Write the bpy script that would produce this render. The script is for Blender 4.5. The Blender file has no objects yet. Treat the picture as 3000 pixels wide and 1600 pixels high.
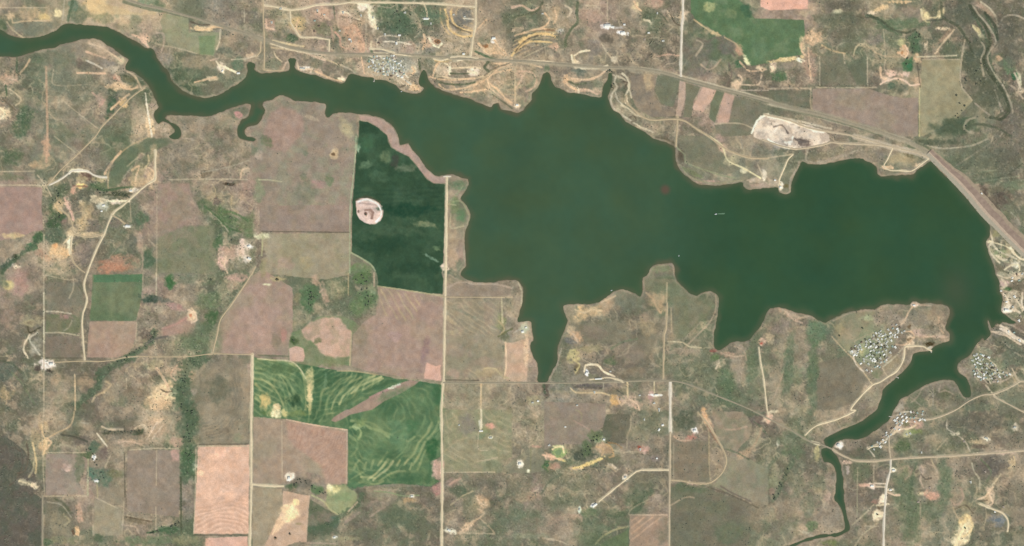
import bpy, math, random
import numpy as np
random.seed(7)
rs = np.random.RandomState(11)
S = 2.9                       # metres per photo pixel
scene = bpy.context.scene
R = math.radians
# ---------------------------------------------------------------- camera, world, sun, exposure
ALT = 20000.0
cam_d = bpy.data.cameras.new('camera'); cam = bpy.data.objects.new('camera', cam_d)
scene.collection.objects.link(cam); cam.location = (0, 0, ALT)
cam_d.sensor_fit = 'HORIZONTAL'; cam_d.sensor_width = 36.0
cam_d.lens = 36.0 * ALT / (3000 * S)
cam_d.clip_start = 10.0; cam_d.clip_end = 120000.0
scene.camera = cam
SUN_EL, SUN_AZ = 41.0, 138.0          # azimuth clockwise from north
w = bpy.data.worlds.new('World'); scene.world = w; w.use_nodes = True
nt = w.node_tree
sky = nt.nodes.new('ShaderNodeTexSky'); sky.sky_type = 'NISHITA'; sky.sun_disc = False
sky.sun_elevation = R(SUN_EL); sky.sun_rotation = R(SUN_AZ)
bg = nt.nodes['Background']; bg.inputs[1].default_value = 0.10
nt.links.new(sky.outputs[0], bg.inputs[0])
sl = bpy.data.lights.new('sun', 'SUN'); sl.energy = 4.08; sl.angle = R(0.5); sl.color = (1.0, 0.955, 0.90)
so = bpy.data.objects.new('sun', sl); scene.collection.objects.link(so)
so.rotation_euler = (R(90 - SUN_EL), 0, R(180 - SUN_AZ)); so.location = (0, 0, 3000)
scene.view_settings.view_transform = 'Standard'; scene.view_settings.look = 'None'
scene.view_settings.gamma = 1.0; scene.view_settings.exposure = 0.0
try: scene.view_settings.use_curve_mapping = False
except Exception: pass
# reflectance that renders as a given display colour on open level ground
K = np.array([1.085, 1.104, 1.178])
def lin(c):
    c = np.asarray(c, dtype=np.float64) / 255.0
    return np.where(c <= 0.04045, c / 12.92, ((c + 0.055) / 1.055) ** 2.4)
def alb(c): return tuple(float(v) for v in np.minimum(lin(c) / K, 0.9))
# ---------------------------------------------------------------- coordinates (photo pixels -> metres)
TS = 2576.0 / 750.0
def T(c, r, s):
    out = []
    for p in s.split():
        a, b = p.split(',')
        out.append((c * 750 + float(a) / TS, r * 400 + float(b) / TS))
    return out
def W(x, y): return (x - 1500) * S, (800 - y) * S
def smooth_line(pts, step=4.0):
    pts = [np.array(p, float) for p in pts]
    P = [2 * pts[0] - pts[1]] + pts + [2 * pts[-1] - pts[-2]]
    out = []
    for i in range(1, len(P) - 2):
        p0, p1, p2, p3 = P[i - 1], P[i], P[i + 1], P[i + 2]
        n = max(1, int(np.hypot(*(p2 - p1)) / step))
        a, b = np.hypot(*(p1 - p0)) + 1e-6, np.hypot(*(p2 - p1)) + 1e-6
        c = np.hypot(*(p3 - p2)) + 1e-6
        m1 = (p2 - p0) / (a + b) * b; m2 = (p3 - p1) / (b + c) * b
        for k in range(n):
            t = k / n
            out.append((2*t**3-3*t*t+1)*p1 + (t**3-2*t*t+t)*m1 + (-2*t**3+3*t*t)*p2 + (t**3-t*t)*m2)
    out.append(pts[-1])
    return [tuple(p) for p in out]
# ---------------------------------------------------------------- the sampled ground sheet
MX, MY, DX = 90, 90, 2.0
dense_x = np.arange(-MX, 3000 + MX + 0.1, DX); dense_y = np.arange(-MY, 1600 + MY + 0.1, DX)
def skirt(n=84, first=3.0, k=1.09):
    return np.cumsum(first * k ** np.arange(n))
sk = skirt()
ax = np.concatenate([dense_x[0] - sk[::-1], dense_x, dense_x[-1] + sk])
ay = np.concatenate([dense_y[0] - sk[::-1], dense_y, dense_y[-1] + sk])
NX, NY = len(ax), len(ay)
X, Y = np.meshgrid(ax, ay)
LAT = {}
def noise(scale, seed, X=None, Y=None, ang=0.0, stretch=1.0):
    if X is None: X, Y = globals()['X'], globals()['Y']
    if seed not in LAT: LAT[seed] = np.random.RandomState(seed).uniform(-1, 1, (256, 256)).astype(np.float32)
    L = LAT[seed]
    ca, sa = math.cos(R(ang)), math.sin(R(ang))
    u = (X * ca + Y * sa) / (scale * stretch) + seed * 3.7; v = (-X * sa + Y * ca) / scale + seed * 1.3
    iu = np.floor(u).astype(np.int64); iv = np.floor(v).astype(np.int64)
    fu = u - iu; fv = v - iv
    fu = fu * fu * (3 - 2 * fu); fv = fv * fv * (3 - 2 * fv)
    a, b, c, d = iu & 255, (iu + 1) & 255, iv & 255, (iv + 1) & 255
    return (L[c, a] * (1 - fu) * (1 - fv) + L[c, b] * fu * (1 - fv) + L[d, a] * (1 - fu) * fv + L[d, b] * fu * fv)
def fbm(scale, seed, oct=4, X=None, Y=None, ang=0, stretch=1.0, gain=0.55):
    t, amp, tot = 0, 1.0, 0
    for k in range(oct):
        t = t + amp * noise(scale / 2 ** k, seed + 17 * k, X, Y, ang, stretch); tot += amp; amp *= gain
    return t / tot * 1.5
def crop(x0, y0, x1, y1):
    i0, i1 = np.searchsorted(ax, x0), np.searchsorted(ax, x1)
    j0, j1 = np.searchsorted(ay, y0), np.searchsorted(ay, y1)
    return (slice(max(0, j0 - 1), min(NY, j1 + 1)), slice(max(0, i0 - 1), min(NX, i1 + 1)))
def seg_dist(XX, YY, p, q):
    dx, dy = q[0] - p[0], q[1] - p[1]; L = dx * dx + dy * dy + 1e-9
    t = np.clip(((XX - p[0]) * dx + (YY - p[1]) * dy) / L, 0, 1)
    return np.hypot(XX - p[0] - t * dx, YY - p[1] - t * dy), t
def line_dist(pts, reach):
    xs = [p[0] for p in pts]; ys = [p[1] for p in pts]
    c = crop(min(xs) - reach, min(ys) - reach, max(xs) + reach, max(ys) + reach)
    D = np.full(X[c].shape, 1e6); x0, y0 = c[1].start, c[0].start
    for p, q in zip(pts[:-1], pts[1:]):
        s = crop(min(p[0], q[0]) - reach, min(p[1], q[1]) - reach, max(p[0], q[0]) + reach, max(p[1], q[1]) + reach)
        d, _ = seg_dist(X[s], Y[s], p, q)
        l = (slice(s[0].start - y0, s[0].stop - y0), slice(s[1].start - x0, s[1].stop - x0))
        D[l] = np.minimum(D[l], d)
    return c, D
def poly_sd(pts, reach=12.0):
    closed = list(pts) + [pts[0]]
    c, D = line_dist(closed, reach)
    D = np.minimum(D, reach)
    XX = ax[c[1]]; YY = ay[c[0]]
    ins = np.zeros(D.shape, bool)
    for p, q in zip(closed[:-1], closed[1:]):
        if p[1] == q[1]: continue
        lo, hi = (p, q) if p[1] < q[1] else (q, p)
        j0, j1 = np.searchsorted(YY, lo[1]), np.searchsorted(YY, hi[1])
        if j1 <= j0: continue
        xi = lo[0] + (YY[j0:j1] - lo[1]) / (hi[1] - lo[1]) * (hi[0] - lo[0])
        ins[j0:j1] ^= XX[None, :] < xi[:, None]
    return c, np.where(ins, D, -D)
def ss(a, b, x):
    t = np.clip((x - a) / (b - a), 0, 1); return t * t * (3 - 2 * t)
# ---------------------------------------------------------------- base ground colours (display values, soil and grass)
PAL = dict(a=(176,157,129), b=(145,133,113), c=(122,115,98), d=(123,124,101), e=(106,117,91), f=(90,104,80),
           g=(143,137,121), h=(158,138,121), i=(194,170,136), j=(151,141,116), k=(130,129,108))
GRID = [
 [1,9,0,8,0,3,6,1,0,7,0,4,3,0,1,3,1,7,1,1,4,4,7,7,2,9,3,2,2,2],
 [2,10,1,1,1,3,1,1,1,7,7,6,6,0,0,2,1,1,2,2,4,4,4,9,3,3,3,2,2,2],
 [2,10,3,1,5,5,3,9,1,1,0,0,1,1,0,0,1,1,2,7,7,2,2,1,2,2,0,9,2,2],
 [1,10,1,1,0,1,1,7,7,7,1,1,1,1,1,1,1,1,1,2,7,7,2,1,1,1,1,3,3,2],
 [3,10,1,4,1,1,1,1,1,7,7,1,1,1,1,1,1,1,1,2,10,10,6,2,1,1,10,3,3,2],
 [7,3,2,1,7,7,1,7,7,7,1,1,1,1,1,1,1,1,1,1,10,10,1,1,1,1,1,1,7,2],
 [7,2,1,3,7,7,4,7,7,7,1,1,1,1,1,1,1,1,1,1,1,1,1,1,1,1,1,1,3,3],
 [1,0,2,3,10,10,3,9,9,9,1,1,1,7,1,1,1,1,1,1,1,1,1,1,1,1,1,1,1,10],
 [7,2,2,2,7,1,4,3,3,4,4,1,1,1,1,1,1,1,1,4,4,1,1,1,1,1,1,1,1,1],
 [2,2,2,1,1,1,3,1,4,3,3,7,7,1,6,0,9,3,2,1,4,1,1,1,10,0,1,1,2,2],
 [2,2,2,1,2,4,1,7,1,1,1,1,1,1,1,7,1,2,2,3,3,3,3,1,3,1,1,1,1,2],
 [2,1,2,1,0,4,2,9,9,9,9,9,9,9,9,1,6,1,1,1,3,4,1,3,2,1,1,3,2,3],
 [2,0,2,2,0,3,2,9,9,9,9,9,9,9,9,9,1,2,1,1,1,2,2,3,1,2,1,1,2,2],
 [2,1,1,1,1,4,8,7,7,7,9,9,9,9,9,2,3,3,1,2,1,1,3,2,2,2,3,1,1,1],
 [2,2,7,1,1,2,8,1,1,1,3,3,2,1,2,7,3,1,2,2,1,2,2,1,1,2,10,1,3,2],
 [2,2,1,1,1,4,7,1,7,3,2,3,2,1,3,3,1,4,4,7,2,3,3,1,1,1,0,10,3,2]]
DENS = """
222153677588865665573222654556
521464555898877664582267666666
756664456459967665554577753267
744664444355000000686354632236
424365555455000000006457754556
278854663200000000000000000067
287633852200000000000000000006
476644772200000000000000000008
353255853567034500003300000008
464274534542234334433355565777
775568511111333455445554545587
654575511111333555545645544555
764575422222444666556556545555
665575311222445666555556555565
954455333333566666444455555555
965555344454566554444445555565
""".split()
wx = X + 26 * fbm(90, 3, 4); wy = Y + 26 * fbm(90, 5, 4)
gu = np.clip(wx / 100 - 0.5, 0, 28.999); gv = np.clip(wy / 100 - 0.5, 0, 14.999)
iu = gu.astype(int); iv = gv.astype(int); fu = gu - iu; fv = gv - iv
fu = ss(0.12, 0.88, fu); fv = ss(0.12, 0.88, fv)
SHADES = list(PAL.values())
G = np.array([[SHADES[n] for n in row] for row in GRID], float)
Dn = np.array([[int(ch) / 9.0 for ch in row] for row in DENS])
def gsample(A):
    if A.ndim == 3: a, b = fu[..., None], fv[..., None]
    else: a, b = fu, fv
    return A[iv, iu] * (1 - a) * (1 - b) + A[iv, iu + 1] * a * (1 - b) + A[iv + 1, iu] * (1 - a) * b + A[iv + 1, iu + 1] * a * b
C = gsample(G); dens = gsample(Dn)
far = (X < -MX) | (X > 3000 + MX) | (Y < -MY) | (Y > 1600 + MY)
# broad drifts of grass and bare soil
m = ss(0.05, 0.55, fbm(70, 21, 5)) * 0.50
C = C * (1 - m[..., None]) + np.array(PAL['e']) * m[..., None]
m = ss(0.15, 0.6, fbm(60, 33, 5)) * 0.50
C = C * (1 - m[..., None]) + np.array(PAL['a']) * m[..., None]
m = ss(0.1, 0.6, fbm(45, 41, 4)) * 0.40
C = C * (1 - m[..., None]) + np.array((126,112,99)) * m[..., None]
wobx, woby = X + 7 * fbm(26, 201, 3), Y + 7 * fbm(26, 203, 3)
f1 = fbm(26, 205, 5, wobx, woby, 0, 1.0, .62); f2 = fbm(19, 207, 5, wobx, woby, 0, 1.0, .62)
k_ = .25 + .75 * dens
m = ss(.10, .62, f1) * k_ * .62
C = C * (1 - m[..., None]) + np.array((188, 164, 136)) * m[..., None]
m = ss(.10, .62, -f1) * k_ * .46
C = C * (1 - m[..., None]) + np.array((103, 107, 83)) * m[..., None]
m = ss(.12, .6, f2) * k_ * .30
C = C * (1 - m[..., None]) + np.array((112, 102, 86)) * m[..., None]
ridge = 1 - np.abs(fbm(60, 209, 3, wobx, woby)) * 9
m = ss(.1, .9, ridge) * ss(-.15, .35, noise(70, 211)) * (.15 + .5 * dens)
C = C * (1 - m[..., None]) + np.array((192, 172, 138)) * m[..., None]
region = np.zeros(X.shape, np.int16); REG = ['rangeland']
calm = np.zeros(X.shape)                       # 1 where a worked field smooths the ground
def mixc(c, m, col):
    C[c] = C[c] * (1 - m[..., None]) + np.asarray(col, float) * m[..., None]
def field(name, pts, col, col2=None, soft=2.0, a=0.9, dn=0.12, sc=30, own=True, wob=1.2, thr=(-0.25, 0.5)):
    c, sd = poly_sd(pts, 14)
    if wob: sd = sd + wob * noise(9, 77, X[c], Y[c])
    m = ss(-soft / 2, soft / 2, sd)
    mixc(c, m * a, col)
    if col2 is not None:
        n2 = ss(thr[0], thr[1], fbm(sc, (len(REG) * 7) % 90 + 5, 4, X[c], Y[c]))
        mixc(c, m * n2 * 0.8, col2)
    dens[c] = dens[c] * (1 - m) + dn * m
    calm[c] = np.maximum(calm[c], m)
    if own:
        REG.append(name); region[c][sd > 0] = len(REG) - 1
    return c, sd, m
def blob(x, y, rx, ry, col, a=0.8, ang=0, rough=0.45):
    r = max(rx, ry) * 1.9
    c = crop(x - r, y - r, x + r, y + r)
    ca, sa = math.cos(R(ang)), math.sin(R(ang))
    u = (X[c] - x) * ca + (Y[c] - y) * sa; v = -(X[c] - x) * sa + (Y[c] - y) * ca
    f = fbm(max(6, min(rx, ry) * 1.1), 61, 4, X[c], Y[c], 0, 1.0, .65)
    d = np.hypot(u / rx, v / ry) + rough * 1.25 * f
    m = (1 - ss(0.6, 1.3, d)) * min(1, a * 1.15) * (.86 + .3 * noise(6, 67, X[c], Y[c]))
    m = np.clip(m, 0, 1)
    mixc(c, m, col)
def stroke(pts, wd, col, a=0.8, wob=0.6, brk=0.0, soft=1.3, dn=None):
    wd *= 1.15; a = min(1, a * 1.2)
    pts = smooth_line(pts, 8)
    c, D = line_dist(pts, wd * 2 + 4)
    D = D + wob * noise(7, 91, X[c], Y[c])
    m = (1 - ss(wd / 2 - soft * .5, wd / 2 + soft, D)) * a
    if brk: m = m * (1 - brk * ss(-0.2, 0.5, noise(16, 93, X[c], Y[c])))
    mixc(c, m, col)
    if dn is not None: dens[c] = dens[c] * (1 - m) + dn * m
def furrows(pts, phase, period, col, a=0.4, duty=0.25, brk=0.5, seed=51):
    c, sd = poly_sd(pts, 10)
    ph = phase(X[c], Y[c]) / period
    t = np.abs((ph % 1.0) - 0.5) * 2
    m = ss(1 - duty * 2, 1.0, t) * ss(0, 4, sd) * a
    m = m * (1 - brk * ss(-0.3, 0.35, noise(30, seed, X[c], Y[c])))
    mixc(c, m, col)
PINK = (166,139,124)
# ---------------------------------------------------------------- shoreline of the reservoir and its arms
SHORE = (T(0,0,"0,300 60,330 130,370 250,385 400,370 470,345 560,305 640,250 690,235 800,245 900,258 1080,275 1190,320 1300,385 1390,430 1440,470 1480,490 1520,480 1560,520 1575,570 1610,630 1680,700 1715,750 1725,810 1790,870 1850,920 1950,965 2050,985 2150,970 2230,940 2330,880 2420,830 2480,770 2490,700 2480,650 2530,625 2570,650 2560,700")
 + T(1,0,"30,735 130,735 250,725 325,712 345,675 340,635 325,605 345,585 385,585 405,605 400,640 388,675 405,705 440,722 540,745 600,755 680,790 780,820 870,845 910,800 930,760 960,745 1060,765 1180,780 1200,800 1260,800 1340,830 1410,860 1450,900 1500,930 1600,940 1650,930 1690,890 1640,850 1640,790 1660,740 1680,700 1710,730 1730,790 1770,850 1830,890 1930,930 2060,970 2180,1010 2280,1050 2370,1080 2390,1050 2440,1040 2460,1090 2520,1110")
 + T(2,0,"0,1120 60,1135 110,1110 150,1060 200,1000 200,950 240,900 280,850 300,790 320,740 350,720 385,760 400,820 440,870 520,910 560,930 680,940 760,960 850,980 900,970 905,920 930,850 960,800 980,740 1000,740 1005,850 970,960 980,1040 1020,1110 1070,1130 1110,1190 1200,1260 1300,1310 1340,1330")
 + T(2,1,"1420,20 1550,60 1630,100 1650,150 1650,240 1680,320 1730,380 1800,430 1880,480 1960,490 2100,490 2200,480 2320,460 2330,500 2370,530")
 + T(3,1,"0,520 100,520 110,560 170,580 225,570 235,470 270,390 310,310 340,250 400,275 500,280 640,265 740,240 830,225 940,225 1020,260 1090,310 1105,380 1130,400 1250,395 1400,385 1470,380 1500,340 1560,300 1640,250 1700,310 1850,460 2000,620 2130,780 2220,880 2235,920 2235,1000 2200,1060 2215,1150 2250,1240 2280,1330")
 + T(3,2,"2290,0 2310,40 2330,90 2330,160 2340,200 2360,240 2350,320 2345,380 2400,430 2450,470 2500,500 2440,510 2360,490 2330,510 2300,500 2270,540 2250,560 2220,480 2210,470 2225,560 2240,620 2180,680 2160,660 2130,690 2060,770 2030,830 1950,880 1910,920 1905,970 1940,1020 1990,1050 2020,1110 2040,1180 2040,1240 1990,1250 1940,1200 1920,1150 1870,1090 1800,1075 1700,1090 1600,1120 1540,1150 1470,1190 1400,1240 1330,1270 1300,1330")
 + T(3,3,"1270,0 1240,60 1190,130 1110,190 1030,240 980,280 900,300 820,290 740,310 690,330 660,370 640,400 680,450 720,520 740,600 755,700 760,800 765,900 780,1000 800,1080 820,1160 825,1210 780,1240 700,1274 560,1284 430,1313 330,1344 264,1376 120,1424 108,1410 248,1352 418,1287 560,1257 680,1247 750,1220 775,1180 765,1090 740,1000 700,940 670,900 680,800 690,700 680,620 650,560 610,530 570,530 545,470 540,400 580,380 570,340 560,310 600,270 680,230 780,190 880,150 980,90 1050,40 1090,0")
 + T(3,2,"1130,1280 1150,1200 1180,1150 1260,1080 1300,1040 1380,970 1440,890 1460,820 1500,800 1600,790 1640,770 1680,730 1760,700 1820,680 1830,610 1790,560 1810,470 1830,400 1820,350 1750,320 1600,300 1540,310 1500,290 1450,290 1430,315 1300,315 1200,315 1130,330 1080,360 950,370 840,385 740,420 660,450 600,490 560,500 500,470 440,430 380,410 280,400 200,370 120,350 40,355 0,370")
 + T(2,2,"2540,460 2500,540 2430,620 2370,680 2250,690 2200,700 2120,760 2070,780 2040,760 2030,650 2040,560 2060,460 2080,330 2085,250 2040,200 1980,180 1900,200 1860,225 1800,210 1740,150 1670,95 1650,50 1640,0")
 + T(2,1,"1640,1320 1610,1275 1540,1280 1440,1290 1390,1330")
 + T(2,2,"1360,20 1320,50 1315,110 1310,190 1290,235 1240,210 1180,180 1100,165 1040,180 1000,210 940,250 880,290 800,310 640,310 520,325 520,370 540,430 560,490 530,560 500,640 470,720 455,800 460,860 440,930 400,990 370,1050 355,1090 265,1090 260,1000 245,900 210,830 185,760 190,700 215,680 200,600 190,490 150,480 60,490 75,400 100,320 110,240 105,150 70,90 30,70 0,70")
 + T(1,2,"2440,80 2400,95 2250,95 2150,75 2060,20")
 + T(1,1,"2060,1374 2110,1300 2110,1200 2100,1100 2100,980 2130,890 2160,820 2150,760 2110,680 2060,620 2100,560 2140,490 2130,430 2080,420 2010,390 1960,380 1880,395 1840,400 1770,370 1700,300 1640,210 1560,120 1530,70 1450,80 1430,0")
 + T(1,0,"1380,1280 1300,1210 1200,1170 1080,1150 1000,1145 960,1135 820,1135 760,1160 720,1180 700,1140 700,1050 620,1030 500,1020 400,1015 340,990 260,960 190,985 160,1010 80,1020 60,1060 90,1110 60,1180 20,1250")
 + T(0,0,"2490,1280 2460,1330 2485,1374") + T(0,1,"2540,10 2576,30 2555,48 2450,30")
 + T(0,0,"2400,1374 2390,1290 2440,1200 2500,1170 2520,1050 2460,1050 2350,1080 2220,1130 2100,1165 1900,1165 1680,1160 1660,1190 1720,1230 1790,1270 1820,1310 1820,1374 1790,1400 1740,1400 1700,1374 1760,1330 1760,1300 1700,1250 1640,1220 1590,1250 1570,1220 1550,1160 1560,1120 1600,1080 1580,1040 1560,990 1530,930 1500,870 1450,810 1390,760 1330,720 1260,700 1270,640 1290,600 1230,560 1150,500 1060,440 1000,400 900,390 800,400 700,430 600,455 560,480 450,495 350,520 260,550 190,570 0,570")
 + [(-120, 175), (-400, 230), (-420, 170), (-120, 90)])
# ---------------------------------------------------------------- worked fields, pastures, bare ground
WHEAT_IN = T(1,0,"1040,1215 1130,1228 1230,1290 1320,1370") + T(1,1,"1330,60 1370,120 1450,165 1540,210 1600,280 1660,360 1720,430 1780,475 1905,485")
F = field
F('pasture', T(1,1,"-40,-380 60,-380 200,-420 700,-380 1000,-300 1020,0 985,300 965,690 30,700 -60,400"), (149,134,117), (143,138,116), a=.75, dn=.3)
F('fallow_field', T(1,0,"150,1130 260,1080 400,1110 470,1180 490,1300 440,1374")+T(1,1,"300,160 120,120 60,0")[::1], (164,136,121), (156,134,118), soft=14, a=.75, own=False)
F('fallow_field', T(1,1,"40,700 950,690 955,965 40,960"), (150,132,117), (145,131,113), a=.95, dn=.06)
F('stubble_field', T(1,1,"40,980 945,970 945,1374 940,1390 700,1440 480,1420 60,1374 70,1150"), (158,145,121), (150,142,114), a=.85, dn=.12)
F('fallow_field', T(0,1,"-260,515 430,515 420,700 435,940 330,960 200,1010 0,1050 -260,1050"), (162,134,120), (156,134,120), dn=.05)
F('fallow_field', T(0,1,"1600,480 1910,470 1920,700 1880,1000 1830,1200 1700,1160 1600,1010"), (158,134,119), (146,133,112), a=.8, soft=8, dn=.15)
F('pasture', T(0,1,"1590,1020 1850,900 2150,900 2200,1374 1590,1374"), (134,132,105), (124,128,99), a=.75, soft=10, dn=.4, own=False)
F('hay_field', T(0,2,"935,15 1435,12 1430,200 1410,330 1370,480 905,480 925,240"), (117,127,96), (106,124,92), sc=60, thr=(-.1,.5), dn=.02)
F('hay_field', T(0,2,"945,18 1432,14 1430,90 945,92"), (94,126,92), None, own=False)
F('fallow_field', T(0,2,"905,487 1380,487 1370,650 1290,850 880,850 890,640"), (165,138,120), (163,142,119), sc=60, dn=.03)
F('pasture', T(0,2,"460,640 800,635 820,850 460,850"), (131,118,102), (124,118,98), a=.9, dn=.4)
F('pasture', T(0,2,"465,415 740,415 810,470 805,600 460,595"), (128,124,98), (118,123,94), a=.8, dn=.5)
F('pasture', T(0,2,"500,90 760,100 840,220 850,330 820,390 480,370 465,150"), (138,127,108), (126,123,103), a=.7, dn=.4)
F('fallow_field', T(0,2,"2170,805 2180,640 2225,480 2400,215 2500,60")+T(1,2,"60,-40 370,150 370,620 330,825 -60,830"), (156,138,118), (166,139,124), sc=70, dn=.05)
F('pasture', T(1,2,"360,600 480,560 620,440 860,430 980,480 1090,560 960,640 950,930 700,900 580,960 330,880 330,730"), (128,134,101), (118,132,96), soft=5, a=.8, own=False, dn=.3)
F('bare_field', T(1,2,"460,570 560,490 700,445 830,450 960,590 950,840 780,850 690,830 560,690 480,650"), (190,156,136), (165,146,122), sc=26, thr=(-.1,.5), soft=8, wob=3)
F('bare_patch', T(1,2,"335,760 400,735 480,760 495,840 480,890 340,890"), (192,158,140), None, soft=3)
F('fallow_field', T(1,2,"1230,140 1500,175 1760,212 1880,235 1880,1090 1700,1075 1500,1055 1300,1010 1080,975 1000,950 965,930 975,620 1100,480 1210,420"), (158,138,119), (162,137,122), sc=70, dn=.04)
F('bare_patch', T(1,2,"1720,900 1800,940 1855,930 1862,1085 1690,1062"), (205,163,143), (194,156,136), soft=4)
C_ = T(1,2,"1550,1075 1640,1090 1600,1125 1500,1185 1400,1240 1290,1290 1170,1374")
STRIP = C_ + T(1,3,"950,50 860,100 800,125 757,112 780,80 840,40 910,0") + T(1,2,"940,1374 1100,1280 1250,1195 1400,1130")
TERR = T(0,2,"2553,850") + T(1,2,"70,860 270,880 330,895 560,935 860,990 1000,990 1230,1025 1400,1060 1600,1080 1870,1125") + T(1,3,"1865,0 1857,470 1800,505 1778,580 1775,650 1800,700 1850,720 1760,775 1580,755 1400,742 1150,768 1000,790 925,770 925,215 560,145 300,95 -25,70")
F('terraced_crop_field', TERR, (98,124,88), (82,114,82), sc=80, dn=.03, a=.97)
F('grass_waterway', STRIP, (152,131,114), (163,134,120), wob=.5)
F('fallow_field', T(1,3,"-25,80 300,108 560,158 915,220 910,750 705,750 690,690 600,640 380,620 270,700 270,750 -25,745"), (160,140,119), (153,140,117), sc=70, dn=.04)
F('fallow_field', T(1,3,"310,115 560,160 915,225 910,740 705,740 650,560 520,460 400,380 330,280"), (175,143,123), (168,140,121), soft=16, own=False, a=.85)
F('wheat_field', WHEAT_IN + T(1,1,"1900,700 1892,1100 1882,1300 1868,1374") + T(1,2,"1888,60 1878,215 1760,205 1500,170 1230,132 1225,50 1212,0") + T(1,1,"1200,1340 1160,1290 1060,1220 965,1160 968,900 970,650 992,450 1008,200 1035,0"), (66,93,69), (78,103,77), sc=48, thr=(-.1,.6), dn=.0, a=1.0)
F('bare_strip', T(1,0,"1042,1158 1200,1180 1300,1218 1380,1290 1420,1374") + T(1,1,"1428,10 1450,85 1530,80 1640,212 1700,305 1770,378 1840,408 1915,400 1915,470 1790,470 1725,425 1665,352 1605,272 1545,203 1455,158 1378,112 1340,55") + T(1,0,"1322,1362 1235,1282 1135,1220 1045,1205"), (171,145,130), (160,140,124), wob=.6, a=1.0)
F('gravel_mound', T(1,1,"1003,650 1040,625 1120,618 1200,640 1250,680 1280,740 1277,800 1250,850 1200,885 1150,885 1090,865 1040,830 1015,780"), (209,184,170), (192,168,154), sc=20, wob=.4, a=1.0)
F('bare_field', T(0,3,"1992,375 2508,352 2503,1250 1948,1250 1968,900 1985,640"), (205,166,141), (198,163,139), sc=60, dn=0)
F('bare_field', T(0,3,"2070,1292 2495,1272 2495,1450 2070,1450"), (203,162,141), None, dn=0)
F('pasture', T(0,3,"465,440 880,455 880,560 790,720 850,850 462,860"), (152,135,119), (146,136,118), dn=.1)
F('pasture', T(0,3,"1285,410 1810,405 1810,660 1800,1080 1280,1020"), (146,131,114), (150,134,117), dn=.12)
F('pasture', T(0,3,"955,890 1250,1000 1240,1265 945,1268"), (157,145,121), (150,140,115), a=.8, dn=.15)
F('pasture', T(0,3,"905,770 1260,770 1260,980 960,880"), (144,134,112), None, a=.6, dn=.2, own=False)
F('bare_field', T(1,3,"272,815 540,868 505,1335 400,1334 100,1450 -20,1450 120,1300 268,1000"), (190,160,134), (180,152,128), sc=40)
F('fallow_field', T(1,3,"-30,775 265,800 265,1010 130,1270 60,1450 -30,1450"), (160,145,119), None, a=.85, dn=.05)
F('pasture', T(1,3,"545,900 700,1000 830,1080 820,1200 540,1330 515,1325"), (120,118,97), (104,114,88), a=.8, dn=.5, soft=4)
F('hay_meadow', T(1,3,"705,960 720,760 905,755 930,790 1020,830 1022,910 940,1010 825,1055 760,1020"), (150,153,113), (143,148,110), soft=4)
F('pasture', T(1,3,"1890,0 2576,0 2576,480 2480,500 2400,630 1888,632"), (150,142,113), (142,141,110), a=.8, dn=.18)
F('pasture', T(1,2,"1910,260 2450,260 2450,680 2480,740 2490,1000 2240,1090 1905,1085"), (149,139,115), (154,137,117), a=.8, dn=.15)
F('pasture', T(1,2,"1915,100 2440,105 2570,150 2570,235 1915,235"), (152,135,118), None, a=.6, dn=.25)
F('bare_field', T(1,2,"2500,700 2576,700") + T(2,2,"170,660 180,760 165,850 150,1085 0,1085 -60,1085"), (188,157,132), (178,154,128), soft=4)
F('pasture', T(2,3,"325,-80 940,-60 945,20 930,160 820,260 780,340 520,350 420,370 325,400"), (147,131,115), (143,132,113), a=.85, dn=.15)
F('pasture', T(2,3,"950,45 1185,45 1185,190 1150,240 1140,340 960,325 890,260"), (114,110,92), (108,111,90), a=.85, dn=.6)
F('pasture', T(1,3,"2400,630 2576,520")+T(2,3,"190,380 320,400 320,620 180,640"), (136,133,108), None, a=.6, dn=.4, own=False)
F('pasture', T(2,3,"1600,320 1970,320 1990,720 1820,735 1605,700"), (134,122,102), (126,121,100), a=.85, dn=.45)
F('pasture', T(2,3,"1595,780 1960,790 2480,985 2400,1200 2350,1450 1590,1450"), (123,117,98), (116,118,95), sc=60, a=.9, dn=.5)
F('pasture', T(2,3,"2170,470 2400,500 2576,600 2576,960 2480,960 2020,770 2110,640 2160,560"), (140,137,112), (147,136,115), a=.85, dn=.2)
F('pasture', T(2,3,"2010,20 2330,20 2420,150 2380,290 2230,450 2110,380 2050,250 2040,140"), (156,138,116), (134,131,107), sc=36, a=.8, dn=.2)
F('fallow_field', T(2,3,"1182,1062 1560,1062 1575,1450 1180,1450"), (160,136,116), (153,135,114), a=.9, dn=.12)
F('hay_field', T(2,3,"840,1450 900,1350 1000,1290 1165,1212 1165,1450"), (108,121,88), None, a=.9, dn=.1)
F('pasture', T(0,0,"1650,140 1895,185 1900,330 2235,330 2200,430 2150,575 1980,540 1690,460 1645,330 1610,220"), (150,145,116), (143,144,112), a=.85, dn=.15)
F('hay_field', T(0,0,"2000,365 2170,360 2150,560 2010,545"), (122,138,100), None, soft=5, a=.8, own=False)
F('stubble_field', T(0,0,"870,-300 1350,-300 1400,60 1585,125 1560,150 1050,150 880,95"), (188,165,127), (172,153,120), sc=40, soft=8)
F('crop_field', T(2,0,"1790,-300 1800,130 1860,210 1980,280 2100,350 2260,445 2340,560 2410,665 2576,640")+T(3,0,"10,610 270,565 335,555 330,430 368,350 360,205 0,190")+T(2,0,"2440,190 2380,120 2320,40 2250,-20 2240,-300"), (98,124,88), (114,130,97), sc=46, thr=(0,.6), dn=.04)
F('bare_field', T(2,0,"2500,-300 2500,70 2576,100")+T(3,0,"0,105 400,92 400,-300"), (213,163,140), None, soft=4)
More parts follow.
